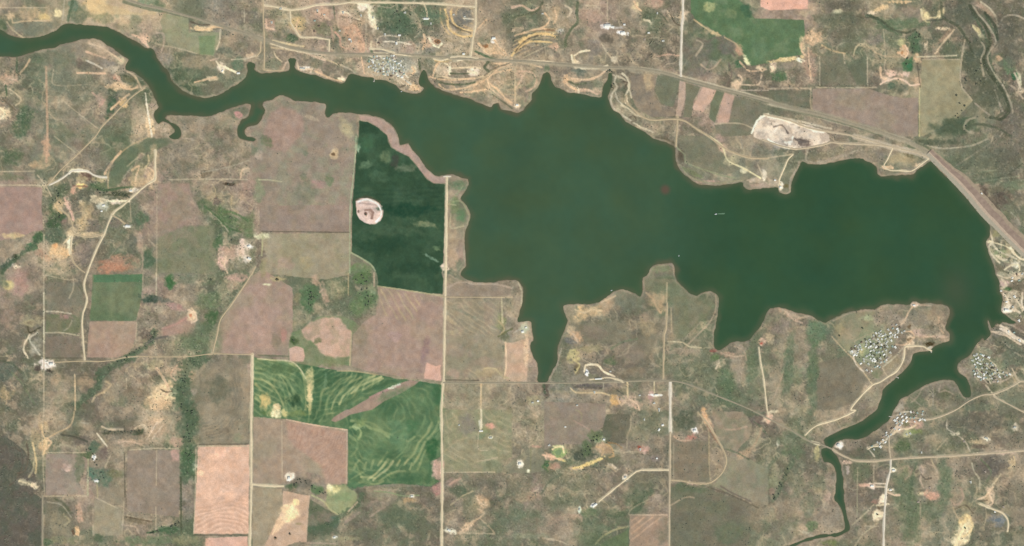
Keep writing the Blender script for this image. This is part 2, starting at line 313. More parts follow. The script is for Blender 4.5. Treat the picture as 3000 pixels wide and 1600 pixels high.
F('fallow_field', T(3,0,"445,892 1000,890 1180,950 1350,990 1505,985 1508,1374 1350,1374 1100,1320 450,1135"), (151,133,118), (148,135,115), sc=60, dn=.04)
F('pasture', T(3,0,"1550,600 1930,600 1930,860 2060,1010 1900,1190 1720,1290 1560,1370 1530,1374 1530,870 1545,700"), (151,143,113), (157,146,116), dn=.1, a=.9)
F('pasture', T(3,0,"0,910 430,910 440,1100 200,1070 0,1010"), (122,117,98), (113,116,94), a=.8, dn=.6)
F('pasture', T(3,0,"520,560 760,560 800,700 870,860 540,860"), (134,126,106), (120,120,98), a=.6, dn=.5, own=False)
F('pasture', T(3,0,"790,640 980,560 1000,860 890,860"), (108,115,93), None, a=.7, dn=.4, own=False, soft=8)
F('pasture', T(2,0,"1465,750 1690,790 1660,960 1620,1080 1500,1040 1430,900"), (118,121,98), (124,121,102), dn=.3)
F('pasture', T(2,0,"1200,760 1460,760 1420,960 1500,1050 1640,1100 1640,1170 1400,1180 1250,1080 1190,950"), (136,124,108), (150,134,112), dn=.4)
F('pasture', T(2,0,"1745,830 1900,880 1830,1010 1800,1180 1720,1180 1750,1000"), (122,121,98), None, dn=.3)
F('pasture', T(2,0,"2070,890 2140,920 2080,1090 2040,1240 1980,1180 2000,1040"), (116,122,96), None, dn=.3)
F('pasture', T(2,0,"2240,970 2576,1060")+T(3,0,"0,1140")+T(2,0,"2480,1160 2420,1300 2400,1360 2200,1374 2060,1374 2040,1260 2180,1240"), (130,124,104), (122,122,100), dn=.4)
F('pasture', T(2,1,"1680,-10 1990,0 2140,200 2300,330 2150,390 1960,340 1760,260 1740,190 1690,100"), (128,124,103), (122,124,101), a=.8, dn=.3)
F('bare_strip', T(2,0,"1925,865 2062,885 2010,1010 1960,1070 1920,1130 1830,1105 1815,1080 1850,1010"), (192,160,139), None)
F('bare_strip', T(2,0,"2140,930 2235,965 2200,1120 2180,1235 2065,1245 2085,1100"), (181,151,132), None)
F('bare_strip', T(2,0,"1690,800 1745,830 1740,1000 1700,1170 1645,1170 1670,1000"), (178,154,134), None)
QUARRY = [(2228,338), (2290,349), (2352,364), (2405,379), (2430,395), (2430,412), (2404,428), (2340,434), (2290,425), (2240,412), (2205,402), (2212,372)]
F('gravel_pit', QUARRY, (206,188,165), (176,160,142), sc=16, thr=(-.2,.4), wob=2, a=1.0, dn=.3)
F('pasture', T(0,3,"-400,330 40,260 150,330 260,420 330,560 370,740 330,830 430,900 425,1374 -400,1450"), (107,100,89), (99,103,87), sc=40, a=.9, dn=.9)
F('pasture', T(0,3,"460,930 620,900 700,980 740,1100 740,1280 450,1300"), (127,120,100), None, a=.7, dn=.7)
F('pasture', T(0,2,"2060,900 2480,860 2520,1250 2500,1374")+T(0,3,"2500,340 2000,360 2000,200 2010,60")+T(0,2,"1900,1100"), (138,128,107), (150,137,114), sc=60, a=.6, dn=.3, own=False)
F('fallow_field', T(0,2,"1630,560 1880,430 1960,500 1880,600 1640,640"), (165,135,120), None, soft=12, a=.8, own=False)
F('hay_field', T(0,1,"1490,20 1690,25 1740,60 1600,130 1410,170 1330,300 1230,430 1170,520 1085,520 1110,380 1180,230 1330,100"), (108,119,92), (122,124,98), a=.85, dn=.25, soft=9, wob=3)
F('pasture', T(2,2,"560,500 800,510 1060,480 1240,640 1460,600 1440,700 1390,820 1250,900 1080,860 1100,700 700,700 580,600"), (124,118,98), (135,128,106), a=.7, sc=40, soft=10, dn=.3, own=False)
F('pasture', T(2,2,"1330,60 1640,60 1740,170 1880,240 2040,260 1980,420 1740,640 1630,680 1620,300 1340,170"), (124,126,99), (132,128,104), a=.75, soft=6, dn=.2)
F('pasture', T(3,2,"500,900 800,830 1000,1080 900,1250 700,1374 480,1374"), (124,116,98), (132,124,104), a=.75, soft=8, dn=.4)
F('pasture', T(3,2,"680,460 840,400 1080,380 1040,600 860,680 800,800 660,620"), (150,140,112), (140,138,110), a=.7, soft=8, dn=.3)
# ---------------------------------------------------------------- terraces, furrows, drill rows
def rad(cx, cy, q=0.0, wp=9):
    return lambda x, y: np.hypot(x - cx, (y - cy) * (1 + q)) + wp * fbm(60, 71, 3, x, y)
def diag(ang, wp=5, sc=70):
    return lambda x, y: x * math.cos(R(ang)) + y * math.sin(R(ang)) + wp * fbm(sc, 72, 3, x, y)
STRAW = (182,176,124)
furrows(TERR, rad(1140, 1225, .2, 30), 23, (142,152,108), .45, .35, .4)
furrows(T(1,2,"590,940 1230,1030 1280,1100 1000,1240 850,1374")+T(1,3,"700,130 300,90")+T(1,2,"500,1374"), rad(905, 1010, 0, 12), 14, (176,176,124), .45, .3, .35)
furrows(T(0,2,"2553,870")+T(1,2,"200,890 420,930 500,1100 490,1374")+T(1,3,"260,90 -25,60"), rad(690, 1300, .1, 9), 17, (170,172,122), .5, .3, .3)
furrows(T(1,3,"330,130 900,230 900,700 720,700 650,560 420,400"), diag(36,26,90), 11, (160,128,110), .55, .25, .4)
furrows(T(0,3,"1960,900 2500,860 2500,1245 1955,1245"), rad(655, 1610, 0, 10), 13, (182,146,122), .42, .35, .4)
furrows(T(0,3,"1960,1000 2500,960 2500,1245 1955,1245"), rad(655, 1616, 0, 10), 13, (226,190,160), .35, .3, .3)
furrows(T(0,3,"2030,60 2480,60 2480,330 2030,330"), rad(590, 1170, 0, 12), 12, (166,148,122), .45, .3, .4)
furrows(T(0,3,"1400,80 1700,90 1720,280 1420,300"), diag(30,8), 11, (178,158,130), .6, .3, .3)
furrows(T(0,2,"2080,1150 2500,900 2510,1374 2100,1374"), rad(590, 1150, 0, 14), 13, (160,144,118), .4, .3, .4)
furrows(T(0,1,"1610,480 1900,480 1900,1000 1700,1100 1610,1000"), diag(30,14), 13, (150,128,113), .35, .3, .3)
furrows(T(1,2,"1240,150 1700,230 1600,460 1500,500 1250,420"), diag(-30,10), 20, (176,158,124), .7, .26, .4)
furrows(T(1,2,"1910,260 2440,260 2440,640 1910,640"), diag(-58,16), 15, (172,154,126), .6, .3, .4)
furrows(T(1,2,"2100,960 2560,940 2480,1090 2100,1090"), rad(1330, 1160, 0, 10), 13, (174,158,128), .7, .3, .3)
furrows(T(1,3,"1890,20 2570,20 2570,480 1890,620"), rad(1520, 1130, 0, 22), 21, (172,158,126), .62, .26, .5)
furrows(T(1,3,"1890,20 2570,20 2570,480 1890,620"), rad(1340, 1440, 0, 22), 24, (132,134,104), .35, .26, .5)
furrows(T(2,3,"1190,1070 1560,1070 1400,1180 1190,1360"), diag(52,3), 15, (188,156,128), .75, .3, .3)
furrows(T(1,3,"120,1260 400,900 420,1060 300,1130 180,1270"), diag(28,3), 9, (228,196,154), .6, .4, .2)
furrows(T(1,1,"990,550 1890,480 1890,800 1300,760 1000,620"), diag(88,5,60), 13, (52,82,62), .45, .35, .5)
furrows(T(0,3,"20,260 420,200 440,700 300,800 60,740"), rad(-30, 1340, -.3, 26), 13, (134,127,106), .4, .3, .6)
DG, LG2 = (72,104,72), (158,165,116)
c, sd_ = poly_sd(TERR, 10)
mt = ss(0, 3, sd_)
for n_, col_, a_ in ((81, (70,106,74), .55), (82, (128,144,102), .5), (83, (86,118,84), .4)):
    mm = ss(.0, .55, fbm(75, n_, 4, X[c] + 18 * noise(60, 84, X[c], Y[c]), Y[c])) * mt * a_
    mixc(c, mm, col_)
for c_, r_, wd, col_, a_, s_ in [
 (1,2,9,(172,168,118),.75,"500,1020 530,1100 540,1200 545,1400"),(1,2,6,(196,184,132),.7,"560,930 565,1000 575,1100 555,1250 540,1374"),(1,2,6,STRAW,.7,"20,865 160,875 330,900 420,960 480,1050 500,1200 500,1374"),(1,2,5,LG2,.7,"0,960 150,980 260,1060 330,1200 370,1374"),(1,2,6,STRAW,.7,"-20,1060 110,1090 200,1180 260,1290 280,1374"),
 (1,2,7,LG2,.7,"-20,1000 120,1030 220,1110 290,1220 310,1374"),(1,2,8,(196,180,124),.75,"0,1120 60,1190 90,1290 100,1374"),(1,2,6,STRAW,.6,"0,1250 40,1300 50,1374"),(1,3,8,(212,192,146),.8,"180,0 200,60"),(1,3,7,(196,186,132),.7,"280,0 290,60"),(1,2,6,LG2,.6,"400,1374 390,1250 330,1100 230,1000 100,930"),
 (1,2,6,STRAW,.6,"640,1374 650,1300 660,1210 720,1150"),(1,2,6,LG2,.6,"700,1374 720,1280 780,1180 860,1090 960,1040"),(1,2,6,STRAW,.65,"760,1374 790,1280 860,1180 940,1110 1060,1050"),(1,2,7,(196,186,134),.75,"840,1320 880,1240 980,1150 1090,1080 1200,1030"),(1,2,7,(206,192,140),.8,"960,1210 1040,1140 1150,1090 1260,1045"),(1,2,6,(196,186,134),.7,"1080,1170 1180,1110 1280,1060"),
 (1,2,6,DG,.5,"620,1080 760,1060 900,1040"),(1,2,8,DG,.5,"860,1340 1000,1240 1150,1170 1300,1110 1400,1090"),(1,3,5,STRAW,.6,"490,0 460,70 430,100"),(1,3,5,STRAW,.6,"540,0 530,120"),(1,3,5,LG2,.5,"620,0 600,80 560,130"),(1,3,5,LG2,.5,"700,0 680,60 640,120"),
 (1,3,8,(168,176,124),.7,"960,110 1060,130 1160,190 1260,220 1340,280"),(1,3,7,(176,182,128),.7,"950,180 1020,180 1060,230 1030,300"),(1,3,6,LG2,.6,"950,260 1020,330 1010,410 960,470"),(1,3,6,LG2,.55,"1080,120 1180,140 1280,220 1380,260"),(1,3,6,(126,144,106),.6,"1100,260 1180,300 1180,400 1120,470"),(1,3,6,(126,144,106),.6,"1200,240 1270,320 1280,420 1240,500"),
 (1,3,6,(130,150,106),.55,"1420,480 1500,400 1560,300 1640,220 1690,120 1700,60"),(1,3,7,STRAW,.55,"1500,540 1590,440 1640,330 1720,240 1770,130"),(1,3,7,STRAW,.6,"1580,560 1640,460 1700,330 1790,230 1840,120"),(1,3,6,LG2,.6,"1650,560 1700,420 1780,330 1840,230"),(1,3,6,STRAW,.5,"1490,300 1530,320 1600,270"),
 (1,3,7,STRAW,.6,"990,600 1010,540 1040,510"),(1,3,6,STRAW,.6,"1090,600 1110,530"),(1,3,6,STRAW,.6,"1160,590 1180,510"),(1,3,7,STRAW,.7,"1230,560 1290,470 1320,430"),(1,3,7,(206,190,138),.85,"1130,700 1200,650 1270,580 1330,500"),(1,3,7,(206,188,140),.85,"1180,710 1250,650 1320,600 1380,520"),(1,3,7,(196,186,134),.75,"1060,680 1130,680 1200,690"),
 (1,3,6,STRAW,.65,"1420,560 1450,510"),(1,3,6,STRAW,.65,"1490,560 1530,500"),(1,3,6,STRAW,.6,"1550,600 1570,540"),(1,3,7,STRAW,.6,"1630,600 1650,540"),(1,3,7,STRAW,.6,"1000,750 1100,730 1200,750 1280,720"),(1,3,6,STRAW,.55,"1240,720 1340,650 1420,620 1500,620"),(1,3,6,LG2,.5,"940,600 1040,640 1080,700"),(1,3,5,LG2,.5,"960,700 1020,660 1100,620"),
 (1,3,9,(66,102,70),.6,"1740,700 1760,560 1780,440 1800,330"),(1,3,9,(74,108,74),.5,"1380,700 1560,690 1740,720"),(1,3,9,(96,128,90),.5,"1250,60 1400,120 1500,240 1480,360")]:
    c, D = line_dist(smooth_line(T(c_, r_, s_), 8), wd * 2 + 5)
    D = D + 1.2 * noise(14, 85, X[c], Y[c])
    mixc(c, (1 - ss(wd * .15, wd * .85, D)) * min(1, a_ * 1.12) * (.75 + .4 * noise(22, 86, X[c], Y[c])) * np.clip(ss(-1, 2, -np.abs(region[c] - REG.index('terraced_crop_field')) + 1), 0, 1), col_)
c, sd_ = poly_sd(STRIP, 8)
mixc(c, ss(-1, 1.5, sd_) * .95, (156,134,118))
stroke(T(1,2,"1150,1250 1300,1180 1450,1130"), 5, (170,136,126), .7, wob=1)
# ring tracks round the sandy knolls on the north shore
furrows(T(1,0,"1800,80 2190,80 2190,380 1900,360 1800,200"), rad(1385, 40, .1, 3), 16, (203,172,126), .75, .3, .2)
furrows(T(2,0,"0,420 120,330 300,250 460,270 470,420 300,440 120,560 0,600"), rad(1600, 222, .5, 4), 15, (196,168,128), .7, .3, .2)
furrows(T(1,0,"2100,900 2576,600")+T(2,0,"60,640 100,900 20,1060")+T(1,0,"2300,980"), rad(1500, 222, .2, 6), 17, (190,162,128), .5, .3, .4)
# ---------------------------------------------------------------- patches of bare soil, scrub, wet ground
B = blob
def tb(c, r, x, y, rx, ry, col, a=.8, ang=0, rough=.45): blob(c*750 + x/TS, r*400 + y/TS, rx/TS, ry/TS, col, a, ang, rough)
TAN, PALE, BRT, SAND, ORA = (186,162,128), (203,184,152), (224,208,184), (200,172,136), (206,168,116)
GRN, DGR, DRK, ROSE, YEL = (106,122,92), (84,106,78), (96,94,76), (190,150,132), (205,180,118)
for a in [
 (0,0,330,150,230,70,TAN,.7),(0,0,100,160,60,50,SAND,.7),(0,0,590,130,40,40,(214,196,150),.9),(0,0,450,170,60,40,YEL,.5),(0,0,300,280,200,80,(120,122,104),.7),
 (0,0,30,330,60,120,(96,110,82),.8),(0,0,15,365,14,40,(150,150,120),.8),(0,0,960,60,110,110,(204,176,130),.7),
 (0,0,1290,70,190,50,(180,158,132),.6,15),(0,0,800,150,90,80,(110,118,92),.7),(0,0,740,60,50,80,(108,128,104),.7),(0,0,1490,20,110,30,(130,142,112),.8),(0,0,1610,60,60,60,(108,120,92),.7),
 (0,0,1030,180,120,50,(120,124,94),.5),(0,0,1460,390,70,50,(214,178,148),.9,35),(0,0,1440,280,90,70,(170,148,128),.5),
 (0,0,1000,480,130,40,(186,163,136),.8,30),(0,0,1200,600,80,40,(190,176,142),.8,30),(0,0,1090,650,80,40,(140,132,120),.8),(0,0,1140,700,40,30,(176,168,150),.8),
 (0,0,1240,860,90,26,(212,178,140),.8,20),(0,0,1180,790,50,30,(196,150,124),.7,40),(0,0,1300,800,60,40,(118,114,84),.7),(0,0,1410,880,60,30,(186,158,130),.7),
 (0,0,1120,960,60,90,(100,112,88),.8),(0,0,1110,1090,50,110,(84,106,80),.9,10),(0,0,1240,1040,45,45,(212,176,128),.9),(0,0,1010,1010,40,60,(192,156,136),.8,-10),
 (0,0,380,600,70,40,(98,116,92),.6),(0,0,240,1230,90,160,(92,112,84),.8,25),(0,0,30,1150,60,60,(220,196,160),.9),(0,0,90,790,90,60,(190,160,134),.7),(0,0,200,960,110,90,(158,148,118),.5),
 (0,0,620,790,160,120,(124,128,106),.5),(0,0,870,660,70,50,(112,108,94),.7),(0,0,1530,1070,60,30,(170,150,130),.7),(0,0,1510,1280,45,110,(214,184,144),.9,-12),
 (0,0,2020,290,100,22,(214,184,142),.9,5),(0,0,2150,260,100,24,(196,172,138),.8,-12),(0,0,2240,690,50,60,(226,206,180),.95,-30),(0,0,2130,790,60,22,(196,176,144),.8),(0,0,1990,850,70,20,(160,152,124),.6),
 (0,0,2400,650,70,60,(104,124,98),.8),(0,0,2520,570,60,30,(200,176,146),.8,-25),(0,0,2240,500,80,50,(112,118,100),.7),(0,0,1960,620,200,60,(158,142,116),.6),(0,0,1940,740,90,50,(112,122,96),.6),
 (0,0,1680,600,90,60,(158,146,130),.6,45),(0,0,2330,190,300,90,(130,120,106),.6),(0,0,2400,1150,40,40,(192,140,130),.8),(0,0,1660,1310,50,20,(190,168,142),.7),(0,0,800,640,40,40,(120,100,90),.5),
 (1,0,1170,170,50,130,(226,206,176),.95,-12),(1,0,1080,60,70,50,(222,200,176),.9),(1,0,660,140,90,70,(196,162,136),.8),(1,0,880,130,50,36,(205,180,152),.8),(1,0,430,240,70,60,(196,168,120),.8),
 (1,0,140,260,60,90,(182,148,130),.6),(1,0,960,330,130,110,(188,152,124),.8),(1,0,1060,470,60,70,(206,164,132),.8),(1,0,1420,200,160,140,(92,112,88),.7),(1,0,1300,120,120,90,(108,122,92),.6),(1,0,1770,170,120,90,(100,122,96),.6),
 (1,0,680,300,120,60,(128,128,98),.6),(1,0,350,390,70,50,(92,112,80),.7),(1,0,1760,420,90,50,(198,168,138),.8),(1,0,1820,420,34,22,(140,96,66),.9),(1,0,2370,490,90,70,(196,166,130),.8),(1,0,2390,400,30,30,(224,214,200),.9),(1,0,2310,465,30,18,(150,108,74),.8),
 (1,0,2070,180,110,90,(124,120,110),.8),(1,0,2370,120,110,140,(152,136,116),.7),(1,0,1500,640,150,90,(150,150,136),.5),(1,0,1380,620,200,110,(146,144,128),.6),(1,0,1330,400,120,60,(128,120,108),.6),
 (1,0,2190,730,50,40,(226,206,182),.9),(1,0,1870,700,70,70,(200,176,146),.8),(1,0,1950,690,20,60,(214,198,170),.8),(1,0,1610,880,70,40,(202,170,130),.9),(1,0,1590,700,35,40,(190,176,146),.8),(1,0,870,790,40,24,(206,186,156),.9),(1,0,630,730,50,30,(196,164,138),.8,30),
 (1,0,480,690,80,22,(224,212,196),.9),(1,0,170,640,80,60,(126,130,106),.7),(1,0,900,1290,100,60,(178,164,128),.7,60),(1,0,560,1190,90,20,(178,160,134),.7,20),(1,0,1500,820,80,50,(190,168,138),.8,35),(1,0,2280,860,130,60,(186,156,124),.6,-20),
 (2,0,130,400,70,26,(226,190,130),.95,-30),(2,0,300,350,130,16,(212,184,136),.8,-6),(2,0,60,300,60,30,(198,170,140),.7),(2,0,420,470,50,40,(206,168,140),.8),(2,0,250,500,110,40,(132,122,106),.7),(2,0,490,310,36,30,(172,166,150),.8),
 (2,0,420,130,50,90,(186,158,124),.7),(2,0,780,160,100,70,(170,142,122),.7),(2,0,960,265,60,30,(236,230,222),1),(2,0,1110,335,50,22,(232,226,214),1,12),(2,0,1060,280,60,14,(180,172,160),.8),(2,0,1250,60,40,60,(202,180,140),.8),(2,0,1450,40,100,60,(178,148,126),.8),
 (2,0,1380,130,80,60,(96,104,82),.7),(2,0,1420,260,110,100,(104,118,92),.6),(2,0,940,400,70,60,(108,100,86),.7),(2,0,820,480,70,90,(134,126,116),.6),(2,0,640,640,34,60,(222,200,164),.9,-10),(2,0,820,680,110,12,(228,210,178),.9),(2,0,1040,600,36,30,(206,190,160),.8),
 (2,0,680,730,90,36,(112,118,102),.8),(2,0,600,800,90,20,(190,164,132),.8,10),(2,0,545,800,26,50,(206,166,126),.8,20),(2,0,700,910,70,20,(196,162,138),.8),(2,0,850,920,50,34,(178,156,130),.8),(2,0,100,780,90,70,(176,150,124),.6),(2,0,50,1060,36,32,(226,204,172),.9),(2,0,120,930,70,60,(122,114,100),.7),
 (2,0,1370,800,50,90,(184,162,128),.7),(2,0,1150,1010,16,30,(228,216,188),.95),(2,0,1070,1100,24,24,(206,196,160),.8),(2,0,1740,150,40,50,(204,178,146),.8),(2,0,1980,80,70,50,(164,164,116),.8),(2,0,2200,140,60,50,(130,140,102),.6),(2,0,2360,110,50,90,(78,108,80),.8,-30),(2,0,2480,480,80,100,(110,132,100),.6),
 (2,0,2280,500,36,60,(196,152,126),.8,-20),(2,0,2360,610,22,60,(222,216,166),.9,-28),(2,0,2290,640,50,50,(86,114,84),.8),(2,0,2500,690,50,24,(214,190,156),.9),(2,0,2040,340,70,20,(198,170,128),.8,18),(2,0,1990,640,90,40,(168,158,136),.6),(2,0,1870,600,140,190,(128,116,106),.5),(2,0,2150,480,100,90,(122,112,104),.6),
 (2,0,2250,860,50,60,(204,178,146),.8,30),(2,0,2150,1000,50,40,(120,122,98),.0),(2,0,1240,1200,60,40,(120,116,96),.7),(2,0,1150,1130,120,40,(168,158,132),.6,35),
 (3,0,450,380,90,70,(206,172,136),.85),(3,0,340,450,30,70,(202,178,140),.8),(3,0,170,600,150,24,(222,194,142),.9,-8),(3,0,50,680,40,50,(222,192,160),.9),(3,0,330,610,50,20,(232,226,190),.9,15),(3,0,180,660,110,40,(150,136,118),.7),(3,0,110,770,90,40,(90,114,82),.8),(3,0,420,640,60,160,(172,144,124),.7),
 (3,0,700,120,60,26,(196,186,150),.8),(3,0,680,220,200,90,(116,118,94),.6),(3,0,360,140,60,30,(176,160,132),.7),(3,0,460,90,60,50,(178,156,130),.6),(3,0,780,60,200,60,(110,106,90),.6),(3,0,1150,80,70,26,(212,182,140),.8,-25),(3,0,1050,130,46,20,(214,192,160),.8),(3,0,1320,20,120,20,(208,176,134),.8),
 (3,0,1590,160,36,70,(212,194,146),.9,-12),(3,0,1740,130,30,60,(206,186,142),.8,25),(3,0,1430,120,110,60,(150,134,116),.6),(3,0,1300,250,260,60,(104,120,90),.7),(3,0,1760,290,80,20,(206,184,152),.8),(3,0,1790,360,130,26,(158,136,112),.8,-45),(3,0,1590,470,26,50,(202,180,150),.8),(3,0,1350,430,46,40,(186,178,128),.8),
 (3,0,1370,520,50,60,(214,172,134),.85),(3,0,1350,530,16,20,(178,128,86),.9),(3,0,1480,420,60,110,(90,112,84),.8),(3,0,1410,650,50,70,(74,116,78),.9),(3,0,1500,600,46,50,(214,180,142),.9),(3,0,1260,620,90,90,(162,148,118),.7),(3,0,1240,740,60,34,(216,180,156),.9),(3,0,1370,750,60,26,(214,182,158),.9),(3,0,1180,810,60,36,(210,182,156),.8),
 (3,0,1490,810,50,60,(192,160,130),.8),(3,0,1000,470,100,20,(178,160,128),.7,15),(3,0,1060,400,90,60,(132,122,112),.6),(3,0,1330,880,130,60,(100,106,88),.7),(3,0,2100,300,60,20,(196,180,134),.8,45),(3,0,2140,380,30,50,(178,172,134),.7),(3,0,2080,50,80,30,(188,160,140),.8,15),(3,0,2200,100,110,26,(168,146,122),.7,38),
 (3,0,2330,200,20,110,(126,108,90),.7),(3,0,2320,590,34,34,(196,160,128),.8),(3,0,2420,650,60,80,(112,130,98),.8),(3,0,2520,780,22,80,(196,190,156),.9,-10),(3,0,2530,920,40,50,(186,168,140),.8),(3,0,2480,770,30,40,(70,112,78),.8),(3,0,2080,640,110,160,(100,104,84),.7),(3,0,1850,500,110,90,(104,112,88),.7),(3,0,1930,150,140,110,(112,114,96),.6),(3,0,2400,400,150,100,(116,112,96),.6),
 (3,0,2220,1020,200,120,(112,114,92),.6),(3,0,2000,1260,200,90,(96,108,82),.7),(3,0,2480,1300,90,100,(132,122,108),.6),(3,0,1240,850,60,40,(88,110,90),.7)]: tb(*a)
